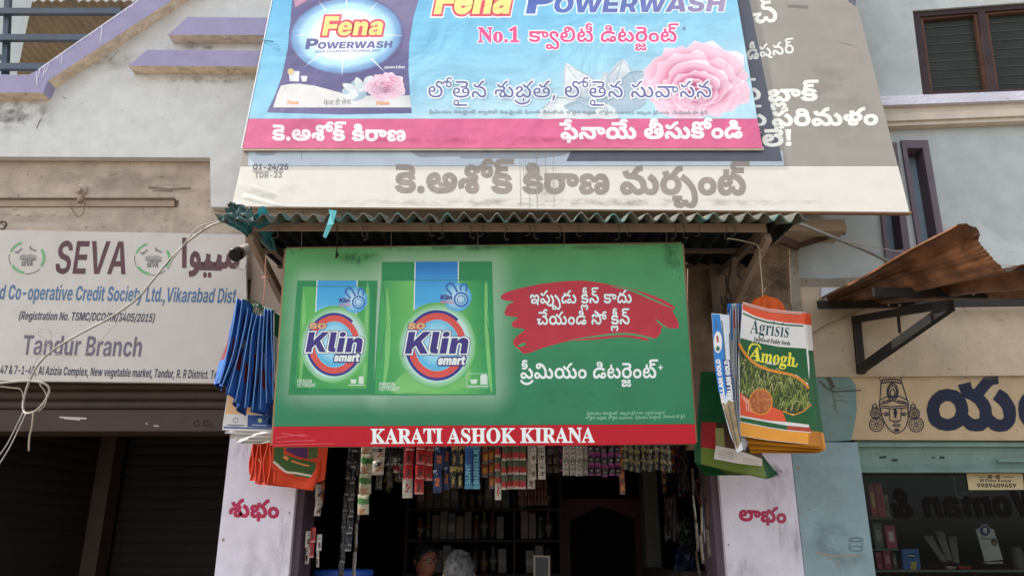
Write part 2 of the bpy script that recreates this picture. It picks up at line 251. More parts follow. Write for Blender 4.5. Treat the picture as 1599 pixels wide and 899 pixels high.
23:[[30,-1,-13,1,-7,3,-5,4,-4,7,13,3,5,-5,11,-2,7,0,5,3,-1,4,-2,2,-24,2,-4,2,-6,4,-2,5,1,7,4,6,6,3,14,2,14,-2,8,-5,4,-7,-12,-3,-3,4,-5,2,-11,0,-6,-2,0,-2,1,-3,27,-3,6,-3,4,-5,1,-6,-1,-4,-1,-3,-4,-4,-7,-4],[25,40,-8,2,-3,2,-4,5,-3,7,13,3,3,-7,1,-1,4,-1,3,3,13,15,7,3,8,2,1,-11,-6,-1,-4,-3,-10,-11,-5,-4,-6,-3]],123:[[52,-1,-4,0,-6,2,-5,4,-13,14,-4,1,-4,-1,-1,-2,0,-5,1,-2,5,-1,2,0,5,4,1,4,8,-8,-4,-5,-6,-4,-8,-1,-5,0,-4,2,-3,3,-4,7,0,8,2,4,6,5,4,2,9,0,3,-1,6,-4,14,-13,4,-2,5,1,2,1,2,3,0,9,-2,4,-3,4,-10,8,7,10,8,-5,8,-9,4,-7,1,-9,-1,-8,-3,-6,-3,-3,-6,-3],[10,53,2,6,4,5,0,-2,-5,5,-2,6,2,6,3,4,6,2,6,1,34,0,0,-10,-33,0,-3,0,-2,-2,0,-4,2,-2,19,0,0,-10,-16,0,-3,-1,-2,-1,0,-3,1,-2,9,-1,0,-10,-10,0,-7,3,-3,2,-1,4]],161:[[56,-1,-7,1,-3,1,-7,8,2,0,-5,-6,-7,-3,-8,-1,-5,0,-8,4,-4,6,0,4,1,7,5,5,15,7,2,4,0,2,-2,2,-6,0,-3,-2,1,-6,-12,-3,-2,9,2,6,7,4,10,2,11,-2,5,-5,2,-6,-1,-6,-2,-3,-6,-4,-10,-5,-4,-3,0,-2,1,-3,5,-1,4,0,4,3,3,7,12,0,1,-4,3,-4,4,-2,6,1,2,2,2,6,-2,9,-6,7,-8,6,7,8,11,-8,6,-6,3,-7,2,-8,-1,-8,-4,-6,-5,-5,-7,-2],[98,19,-4,0,-6,3,-4,4,-1,7,1,6,2,5,11,-1,-4,-4,-1,-5,2,-4,4,-2,3,1,2,2,0,5,-2,2,-6,1,-51,0,0,11,48,0,8,-1,6,-2,4,-3,2,-3,1,-7,0,-4,-4,-7,-3,-2]],499:[[-42,-6,4,0,4,-2,5,-6,-2,0,6,6,3,2,9,0,6,-4,2,-3,2,-7,-2,-7,-4,-6,-5,-5,-7,6,5,6,2,2,0,6,-2,3,-5,0,-2,-2,-2,-5,-10,0,-2,5,-4,2,-4,-1,-1,-4,2,-6,5,-5,-7,-7,-7,8,-3,6,0,4,1,7,2,3,7,4]],43:[[52,-1,-4,0,-6,2,-5,4,-13,14,-4,1,-4,-1,-1,-2,0,-5,1,-2,5,-1,2,0,5,4,1,4,8,-8,-4,-5,-6,-4,-8,-1,-5,0,-4,2,-3,3,-4,7,0,8,2,4,6,5,4,2,9,0,3,-1,6,-4,14,-13,4,-2,5,1,2,1,2,3,0,9,-2,4,-3,4,-10,8,7,10,8,-5,8,-9,4,-7,1,-9,-1,-8,-3,-6,-3,-3,-6,-3],[22,40,-8,2,-3,2,-4,5,-2,7,12,3,3,-7,1,-1,4,-1,3,3,13,15,7,3,8,2,1,-11,-6,-1,-4,-3,-10,-11,-5,-4,-6,-3]],201:[[29,70,9,-2,4,-2,6,-5,2,-3,3,-8,-1,-10,-11,5,0,4,-2,6,-6,4,-4,0,-3,0,-4,-3,0,-5,3,-4,-11,-3,-4,8,0,6,2,4,2,3,4,3],[3,24,2,9,2,4,4,5,8,6,12,2,12,-2,8,-5,4,-6,2,-4,2,-9,-2,-9,-2,-4,-3,-5,-9,-5,-12,-2,-12,2,-9,5,-4,5,-1,4],[16,25,2,-8,2,-3,6,-3,5,-1,5,1,6,3,2,3,2,7,-2,8,-2,3,-6,4,-5,0,-5,0,-6,-4,-2,-3]],52:[[35,-1,-9,1,-5,2,-2,4,0,6,4,5,6,2,3,4,13,2,4,1,5,4,0,4,-2,3,-6,3,-4,0,2,10,13,-3,5,-4,4,-6,1,-5,-1,-4,-1,-4,-5,-5,-7,-3,-10,-2,-3,2,-9,-2,-1,-2,0,-2,3,-2,5,0,3,2,0,1,-2,3,-4,1,-6,1,-2,-1,-9,1,-10,5,-5,6,0,4,1,7,6,5,10,1,10,-1,5,-5,2,-5,-1,-4,-4,-5,-13,-5,-7,4,10,3,3,3,0,2,-1,3,-4,1,-2,0,-3,-3,0,-3,2,-2,6,-2,21,-2,1,-5,6,-3,1,-3,0,-6,-2,-3,-3,-2,-3,-1],[41,40,-8,2,-3,2,-4,5,-2,7,12,3,3,-7,1,-1,4,-1,3,3,13,15,7,3,8,2,1,-11,-6,-1,-4,-3,-10,-11,-5,-4,-6,-3]],319:[[38,-1,-10,1,-9,3,-7,4,-7,9,-2,11,1,9,4,7,6,4,7,3,9,-1,4,-1,5,-5,2,-7,-2,-8,-6,-5,-4,-1,-5,-1,-7,1,-7,5,-2,1,2,9,7,-6,8,0,3,2,1,3,-2,3,-3,2,-4,-1,-2,-3,-2,-3,0,-10,2,-6,2,-3,3,-2,7,-2,8,-1,9,1,7,3,3,2,2,4,1,5,-2,6,-4,5,-7,4,4,6,5,1,3,-1,8,-7,4,-5,1,-4,0,-10,-1,-5,-4,-6,-6,-5,-7,-3],[73,55,-1,-4,-2,-5,-5,-4,-7,-2,-14,0,0,10,14,1,3,3,-2,4,-4,1,-43,1,0,10,39,0,11,-1,3,-1,5,-4,2,-6],[61,85,4,0,6,-2,2,-2,4,-6,-10,-2,-3,3,-5,0,-3,-2,0,-2,1,-3,3,-3,-10,-4,-3,5,-1,3,0,6,1,3,5,5]],615:[[21,22,-10,0,-3,44,16,0],[8,7,0,4,2,2,6,2,6,-2,1,-2,1,-4,-1,-4,-1,-2,-6,-2,-6,2,-2,2]],
139:[[30,-1,-13,1,-7,3,-5,4,-4,7,13,3,5,-5,11,-2,7,0,5,3,-1,4,-2,2,-21,2,-7,2,-4,2,-4,7,1,7,2,3,5,3,12,3,16,-1,9,-3,2,-2,4,-6,-12,-3,-3,4,-5,2,-11,0,-6,-2,0,-2,1,-3,27,-3,6,-3,4,-5,1,-6,-1,-4,-1,-3,-4,-4,-7,-4],[77,19,-4,0,-6,3,-3,4,-2,7,2,6,2,5,11,-1,-4,-4,-1,-5,1,-4,5,-2,4,2,1,4,0,2,-2,2,-3,1,-39,0,-12,3,-9,-3,-14,0,0,11,68,0,11,-2,5,-2,4,-5,1,-7,0,-4,-4,-7,-3,-2]],501:[[30,-34,-7,1,-3,1,-6,4,-11,11,-3,0,-3,-2,1,-4,1,-1,3,-1,3,0,3,3,2,4,7,-8,-6,-6,-6,-2,-9,0,-4,2,-3,2,-3,6,0,7,4,6,7,3,4,0,9,-2,12,-11,4,-3,6,0,4,4,1,4,0,4,-3,6,-6,7,-19,16,-3,4,-3,7,0,9,4,7,5,4,7,2,9,0,8,-3,6,-4,3,-6,0,-9,-5,-9,-10,6,2,3,1,4,0,2,-3,4,-4,1,-7,0,-2,-2,-2,-2,0,-5,3,-5,23,-19,4,-5,4,-8,0,-12,-2,-6,-2,-3,-5,-4]],203:[[37,-1,-15,2,-10,5,-5,6,-2,4,-2,9,2,8,1,4,5,5,3,2,7,3,9,-1,7,-4,3,-6,0,-8,-4,-6,-7,-3,-9,-1,-6,3,-6,4,2,9,5,-5,4,-1,6,0,2,1,1,1,0,4,-2,3,-2,0,-4,0,-2,-3,-2,-3,-1,-4,1,-7,1,-3,4,-3,7,-3,15,-1,8,2,6,5,3,7,1,12,-3,10,-3,6,-8,8,-7,1,-5,0,-2,-1,-1,-1,-1,-4,3,-2,5,1,2,3,-1,3,-4,5,10,2,4,-7,0,-7,-2,-3,-5,-5,-8,-1,-4,0,-6,4,-4,6,0,7,4,6,8,4,6,0,12,-2,7,-3,6,-5,4,-6,3,-7,2,-8,1,-8,-2,-15,-2,-3,-5,-7,-3,-2,-9,-4]],221:[[58,-1,-9,2,-7,8,1,0,-5,-6,-6,-3,-8,-1,-5,0,-8,4,-5,7,-1,4,-1,9,1,12,5,8,8,5,9,2,4,0,8,-4,3,-6,0,-9,-1,-3,-3,-3,-3,-2,-4,-1,-6,-1,-6,1,-9,6,3,9,5,-4,6,-3,6,2,1,1,0,5,-2,2,-5,0,-5,-3,-2,-3,-1,-4,0,-11,2,-6,2,-1,3,-2,6,0,5,3,3,7,11,0,1,-4,3,-4,6,-2,4,1,2,2,2,3,0,3,-1,7,-5,9,-10,8,11,7,7,-5,5,-6,4,-7,2,-8,0,-8,-2,-7,-4,-6,-7,-3],[32,63,-1,-15,-11,0,0,15],[57,42,-14,3,3,8,9,-2,8,2,2,2,1,4,-1,4,-2,3,-3,1,-3,1,-5,-2,0,-3,1,0,8,-1,2,2,4,5,3,-8,-5,-4,-6,-2,-7,0,-6,2,-3,3,-1,5,0,2,4,5,7,3,8,0,7,-3,6,-5,2,-8,-1,-5,-1,-4,-6,-5,-7,-2],[60,87,10,-2,3,-2,3,-5,-9,-2,-4,3,-5,0,-3,-2,0,-2,1,-2,2,-2,-8,-4,-5,6,0,6,1,3,6,4]],187:[[58,-1,-5,0,-8,2,-6,4,-2,3,1,0,-5,-6,-6,-3,-10,0,-6,3,-5,5,-2,8,0,14,4,7,6,6,3,3,8,3,10,2,17,-1,9,-2,10,-3,-6,-11,-9,4,-8,2,-13,0,-5,-1,-7,-3,-2,-2,-4,-5,-1,-7,1,-5,1,-3,2,-2,3,-1,4,1,2,2,3,7,11,0,2,-7,3,-2,8,-2,6,1,4,2,0,2,-1,3,-4,2,-3,-2,-1,-1,0,-4,3,-5,-9,-2,-3,5,-1,5,2,7,2,3,6,3,9,0,4,-1,3,-2,3,-7,1,-3,-1,-6,-3,-5,-3,-2,-7,-3],[39,42,-14,3,3,8,9,-2,8,2,2,3,1,3,-1,5,-2,3,-3,2,-3,1,-5,-2,0,-3,1,-2,7,0,3,2,5,5,3,-7,-6,-6,-6,-2,-7,0,-7,3,-3,4,0,4,0,3,4,5,3,2,8,1,7,-1,6,-3,4,-4,2,-9,-1,-6,-2,-4,-2,-3,-6,-3]],33:[[58,-1,-9,2,-7,8,1,0,-5,-6,-6,-3,-8,-1,-5,0,-8,4,-5,7,-1,4,-1,9,1,12,5,8,8,5,9,2,9,-2,5,-5,2,-7,-2,-8,-3,-3,-3,-2,-4,-1,-6,-1,-6,1,-9,6,3,9,5,-4,6,-3,6,2,1,1,0,5,-2,2,-2,1,-6,-2,-4,-5,-1,-4,0,-7,1,-7,3,-4,6,-2,3,0,5,3,3,7,11,0,1,-4,3,-4,4,-2,6,1,2,2,2,3,0,8,-2,4,-3,4,-10,8,7,10,11,-7,5,-7,4,-7,1,-9,-1,-8,-3,-6,-5,-5,-7,-2],[32,63,-1,-15,-11,0,0,15]],281:[[3,24,2,9,2,4,4,5,8,6,12,2,12,-2,8,-5,4,-6,2,-4,2,-9,-2,-9,-2,-4,-3,-5,-9,-5,-12,-2,-12,2,-9,5,-4,5,-1,4],[16,25,2,-8,2,-3,6,-3,5,-1,5,1,6,3,2,3,2,7,-2,8,-2,3,-6,4,-5,0,-5,0,-6,-4,-2,-3],[56,55,-1,-4,-2,-5,-5,-4,-7,-2,-12,0,0,10,12,1,2,3,0,3,-2,2,-3,0,-32,1,0,10,28,0,10,-1,4,-1,5,-4,2,-6]],478:[[-17,-40,-8,2,-5,5,1,0,-2,-3,-7,-4,-9,0,-6,3,-2,3,-1,4,0,3,5,5,11,5,1,2,-2,2,-3,0,-2,-1,0,-4,-9,-2,-2,4,1,5,6,4,7,1,8,-1,5,-3,1,-4,-1,-5,-3,-3,-12,-5,-1,-2,2,-2,6,0,2,1,2,4,9,0,2,-4,7,-1,2,2,-1,4,10,2,2,-7,-2,-5,-5,-4],[-6,-15,-1,-3,-2,-3,-3,-2,-7,-1,-4,0,-7,2,-6,6,2,6,6,-5,4,-1,7,0,1,1,-1,2,-6,0,-1,7,4,0,6,0,5,-2,3,-4]],
427:[[38,-1,-15,2,-8,4,-6,5,-4,6,-1,7,0,13,4,7,3,2,6,4,4,1,8,0,6,-3,4,-4,2,-7,-1,-4,-3,-7,-8,-3,-9,0,-6,2,-6,4,2,9,5,-4,4,-2,6,0,2,1,2,4,-2,3,-1,1,-6,0,-2,-3,-2,-3,0,-10,2,-6,5,-5,7,-2,8,-1,9,1,7,3,3,2,2,4,1,5,-2,7,-4,6,-6,4,8,8,3,0,7,-7,5,-8,2,-10,-2,-9,-4,-7,-9,-7,-9,-2],[99,40,-4,1,-6,2,-4,4,-2,7,2,6,2,5,11,0,-4,-5,-1,-5,1,-4,5,-2,4,2,2,4,-1,3,-2,1,-3,1,-19,0,-2,-1,-3,-6,-11,0,-3,6,-2,1,-4,1,-5,-2,-1,-2,0,-3,3,-3,6,-1,1,-10,-8,0,-5,2,-5,3,-3,6,0,9,4,7,7,4,6,0,7,-1,5,-3,3,-5,-1,0,2,3,4,4,6,2,15,0,9,-2,4,-2,4,-5,1,-7,0,-4,-4,-7,-3,-2],[102,86,7,-1,3,-1,4,-5,2,-3,-10,-2,-3,3,-5,0,-3,-2,-1,-2,1,-3,4,-3,-10,-4,-5,8,0,7,2,2,5,5]],342:[[76,55,0,-4,-3,-5,-5,-4,-8,-2,-20,0,0,10,20,0,4,3,-1,4,-1,2,-4,0,-41,1,0,10,37,0,11,-1,4,-1,4,-4,3,-6],[42,-1,-18,2,-8,3,-6,4,-5,7,-2,9,1,7,4,6,5,4,7,2,9,0,4,-1,3,-2,3,-7,0,-8,-1,-3,-3,-3,-7,-3,-8,0,-6,2,-6,4,3,8,7,-5,3,-1,6,2,1,4,-1,3,-2,1,-2,0,-4,-1,-3,-3,-2,-6,1,-4,3,-5,7,-3,5,-1,7,-1,14,0,14,3,3,2,3,6,1,4,-1,4,-2,3,-3,2,-3,0,-5,-1,-1,-4,1,-3,5,-2,4,1,3,3,2,5,4,-8,-6,-7,-6,-2,-8,0,-3,1,-6,4,-1,3,-1,4,2,7,3,3,6,3,13,-1,-10,0,-10,2,4,7,12,-2,10,-5,6,-8,2,-6,-1,-11,-3,-7,-6,-5,-7,-3,-9,-2],[21,-6,5,0,3,-2,3,-2,2,-3,1,-6,-1,-6,-3,-4,-10,0,4,4,1,5,-2,4,-4,2,-4,-2,-1,-3,0,-3,5,-2,53,-1,0,-10,-46,0,-8,0,-6,2,-4,4,-2,2,-2,7,1,4,4,6,3,3]],55:[[41,-1,-8,1,-6,3,-2,3,-2,6,1,4,2,5,16,14,0,4,-1,1,-5,1,4,9,5,-1,7,-3,2,-2,1,-5,0,-4,-2,-3,-3,-3,-12,-9,-2,-4,0,-4,2,-3,5,0,2,2,1,3,-1,4,-4,4,-6,3,-9,2,-5,-1,-3,-1,-2,-3,0,-4,1,-3,-11,-4,-2,5,-1,5,0,4,4,6,5,3,4,2,9,0,8,0,7,-2,7,-3,4,-2,5,-6,2,-7,0,-7,-2,-4,-6,-5],[31,40,-8,2,-3,2,-4,5,-3,7,13,3,2,-7,2,-1,4,-1,3,3,13,15,7,3,8,2,1,-11,-6,-1,-4,-3,-10,-11,-5,-4,-6,-3]],63:[[11,-1,-9,1,-4,2,-10,9,7,8,5,-4,5,-4,6,-1,3,1,3,1,1,3,1,4,-2,9,-6,6,-8,6,7,10,9,-5,8,-9,3,-7,2,-9,-2,-9,-4,-6,-6,-5]],46:[[56,-1,-7,1,-3,1,-7,8,2,0,-5,-6,-7,-3,-8,-1,-5,0,-8,4,-4,6,0,4,1,7,5,5,15,7,2,4,0,2,-2,2,-6,0,-3,-2,1,-6,-12,-3,-2,9,2,6,7,4,10,2,11,-2,5,-5,2,-6,-1,-6,-2,-3,-6,-4,-10,-5,-4,-3,0,-2,1,-3,5,-1,4,0,4,3,3,7,12,0,1,-4,3,-4,4,-2,6,1,2,2,2,6,-2,9,-6,7,-8,6,7,9,11,-8,6,-6,3,-7,2,-9,-1,-8,-4,-6,-5,-5,-7,-2],[34,-14,1,15,10,0,1,-15],[51,40,-8,2,-3,2,-4,5,-2,7,12,3,3,-7,1,-1,4,-1,3,3,13,15,7,3,8,2,1,-11,-6,-1,-4,-3,-10,-11,-5,-4,-6,-3]],575:[[-40,-30,-9,1,-7,2,-7,3,-9,6,-8,8,8,7,5,-6,9,-6,13,-4,10,0,9,2,10,6,8,8,8,-7,-8,-8,-9,-6,-10,-4]],38:[[42,-1,-18,2,-8,3,-6,4,-5,7,-2,9,1,7,4,6,5,4,7,2,9,0,4,-1,3,-2,3,-7,0,-8,-1,-3,-3,-3,-7,-3,-8,0,-6,2,-6,4,2,8,8,-5,3,-1,6,2,1,4,-1,3,-2,1,-2,0,-4,-1,-3,-3,-2,-6,1,-4,3,-5,7,-3,5,-1,7,-1,14,0,14,3,3,2,3,6,1,4,-1,4,-2,3,-3,2,-3,0,-5,-1,-1,-4,1,-3,5,-2,4,1,3,3,2,5,4,-8,-6,-7,-6,-2,-8,0,-3,1,-6,4,-1,3,0,8,4,6,7,3,6,0,6,-1,-10,0,-10,1,4,9,12,-2,9,-5,7,-8,2,-7,-1,-11,-3,-7,-6,-5,-7,-3,-9,-2],[46,40,-8,2,-3,2,-4,5,-3,7,13,3,2,-7,2,-1,4,-1,3,3,13,15,6,3,9,2,1,-11,-6,-1,-4,-3,-10,-11,-5,-4,-7,-3]],624:[[21,12,1,-1,-1,-4,-8,-20,-10,0,5,25]],57:[[52,-1,-8,1,-4,2,-7,5,-10,11,-4,1,-2,-1,-2,-4,2,-5,3,-6,-13,-4,-4,11,0,9,2,4,6,5,4,2,8,0,4,-1,6,-4,13,-13,4,-2,5,1,3,1,1,3,0,9,-1,4,-4,4,-10,8,7,10,9,-5,8,-9,3,-7,2,-9,-1,-4,-2,-7,-4,-6,-6,-3],[22,40,-8,2,-3,2,-4,5,-2,7,12,3,3,-7,1,-1,4,-1,3,3,13,15,7,3,8,2,1,-11,-6,-1,-4,-3,-10,-11,-5,-4,-6,-3]],
169:[[52,-1,-4,0,-6,2,-5,4,-13,14,-4,1,-4,-1,-1,-2,0,-5,1,-2,5,-1,2,0,5,4,1,4,8,-8,-4,-5,-6,-4,-8,-1,-5,0,-4,2,-3,3,-4,7,0,8,2,4,6,5,4,2,9,0,3,-1,6,-4,14,-13,3,-2,6,1,2,1,2,3,0,4,0,4,-3,6,-7,7,-11,5,22,0,7,-5,4,-7,1,-9,-1,-8,-3,-6,-5,-5,-4,-1],[95,19,-4,0,-6,3,-3,4,-2,7,1,6,3,5,10,-1,-3,-4,-1,-5,1,-4,4,-2,5,2,1,4,0,2,-2,2,-3,1,-83,0,0,11,77,0,10,-2,5,-2,4,-5,2,-7,-1,-4,-3,-7,-3,-2]],312:[[52,-1,-4,0,-6,2,-5,4,-13,14,-4,1,-4,-1,-1,-2,0,-5,1,-2,5,-1,2,0,5,4,1,4,8,-8,-4,-5,-6,-4,-8,-1,-5,0,-4,2,-3,3,-4,7,0,8,2,4,6,5,4,2,9,0,3,-1,6,-4,14,-13,4,-2,5,1,2,1,2,3,0,9,-2,4,-3,4,-10,8,7,10,8,-5,8,-9,4,-7,1,-9,-1,-8,-3,-6,-3,-3,-6,-3],[29,-14,1,15,11,0,1,-15],[45,55,0,-4,-3,-5,-5,-4,-7,-2,-12,0,0,10,13,1,2,3,-1,3,-1,2,-4,0,-29,1,0,10,25,0,11,-1,3,-1,5,-4,3,-6],[33,85,4,0,6,-2,3,-2,3,-6,-9,-2,-4,3,-5,0,-3,-2,0,-2,1,-3,3,-3,-9,-4,-4,5,-1,3,0,6,1,3,6,5]],158:[[52,-1,-8,1,-4,2,-7,5,-10,11,-4,1,-2,-1,-2,-4,2,-5,3,-6,-13,-4,-4,11,0,9,2,4,6,5,4,2,8,0,4,-1,6,-4,13,-13,4,-2,5,1,3,1,1,3,1,4,-1,4,-2,6,-8,7,-10,5,22,0,6,-5,4,-7,2,-9,-2,-8,-3,-6,-5,-5,-7,-2],[95,19,-4,0,-6,3,-3,4,-2,7,1,6,3,5,10,-1,-3,-4,-2,-5,2,-4,4,-2,5,2,1,4,-1,2,-1,2,-3,1,-83,0,0,11,76,0,11,-2,5,-2,4,-5,2,-7,-1,-4,-4,-7,-3,-2]],316:[[3,24,2,9,2,4,4,5,8,6,12,2,12,-2,8,-5,4,-6,2,-4,2,-9,-2,-9,-2,-4,-3,-5,-9,-5,-12,-2,-12,2,-9,5,-4,5,-1,4],[16,24,2,-7,2,-3,3,-2,8,-2,5,1,6,3,2,3,2,7,-2,7,-2,3,-6,4,-5,1,-5,-1,-6,-4,-2,-2],[73,-1,-9,1,-4,2,-10,9,7,8,5,-4,5,-4,6,-1,3,1,3,1,1,3,1,4,-3,9,-5,7,-8,6,6,8,12,-7,5,-6,4,-8,1,-8,-1,-9,-4,-6,-6,-5],[107,-1,-8,1,-4,2,-10,9,7,8,5,-4,5,-4,6,-1,3,1,2,1,2,3,0,4,-2,9,-5,6,-8,6,7,10,9,-5,7,-9,4,-7,1,-9,-1,-9,-4,-6,-7,-5],[89,55,0,-4,-3,-5,-4,-4,-8,-2,-14,0,0,10,15,1,2,3,-1,4,-4,1,-43,1,0,10,39,0,10,-1,4,-1,5,-4,2,-6],[78,85,7,-1,3,-1,2,-2,4,-6,-10,-2,-4,3,-4,0,-3,-2,-1,-2,1,-3,4,-3,-10,-4,-4,5,-1,3,0,6,2,3,5,5]],226:[[42,-1,-10,0,-8,2,-8,3,-6,5,-5,7,-2,9,1,7,4,6,5,4,7,2,9,0,7,-4,2,-3,2,-7,-2,-7,-3,-3,-7,-3,-8,-1,-6,2,-6,5,3,8,7,-6,3,0,6,1,1,4,-1,4,-2,1,-2,0,-4,-1,-3,-4,-2,-6,2,-6,5,-4,4,-2,8,-1,9,-1,10,1,9,1,4,2,5,4,2,7,-1,5,-2,2,-3,2,-6,1,-3,-3,0,-4,1,-2,5,-1,4,1,2,3,2,4,5,-7,-4,-5,-5,-4,-7,-1,-7,1,-6,5,-1,3,0,9,3,6,8,4,5,0,7,-1,9,-4,4,-6,1,-9,-1,-7,-3,-6,-6,-5,-7,-4,-9,-2],[44,71,10,-1,8,-2,6,-4,6,-5,4,-7,2,-4,1,-9,-1,-7,-11,5,0,7,-1,3,-5,7,-7,4,-9,3,-8,0,-4,-2,0,-2,1,-3,5,-1,3,2,0,4,-4,6,10,2,3,-5,1,-6,-1,-4,-3,-5,-3,-2,-8,-1,-4,0,-7,3,-3,6,-1,4,2,7,3,3,4,2],[44,86,4,0,6,-2,3,-2,3,-6,-10,-2,-3,3,-5,1,-3,-3,0,-2,1,-3,3,-3,-10,-3,-4,7,0,7,1,2,5,5]],399:[[30,-1,-13,1,-7,3,-5,4,-4,7,13,3,5,-5,11,-2,7,0,5,3,-1,4,-2,2,-24,2,-4,2,-6,4,-2,5,1,7,4,6,6,3,14,2,14,-2,8,-5,4,-7,-12,-3,-3,4,-5,2,-11,0,-6,-2,0,-2,1,-3,27,-3,6,-3,4,-5,1,-6,-1,-4,-1,-3,-4,-4,-7,-4],[71,40,-4,1,-6,2,-4,4,-2,7,2,6,2,5,11,0,-4,-5,-1,-5,2,-4,4,-2,4,2,2,4,-1,3,-2,1,-3,1,-21,0,-2,-1,-3,-6,-11,0,-3,6,-2,1,-5,1,-4,-2,-2,-4,1,-3,4,-2,5,0,0,-10,-8,0,-4,2,-5,3,-4,6,0,9,4,7,8,4,6,0,7,-1,5,-3,3,-5,-1,0,2,3,4,4,6,2,17,0,9,-2,4,-2,4,-5,1,-7,0,-4,-4,-7,-3,-2],[74,86,4,0,6,-2,2,-2,4,-6,-10,-2,-3,3,-5,0,-3,-2,-1,-2,1,-3,4,-3,-10,-4,-4,5,-1,3,0,7,2,2,5,5]],
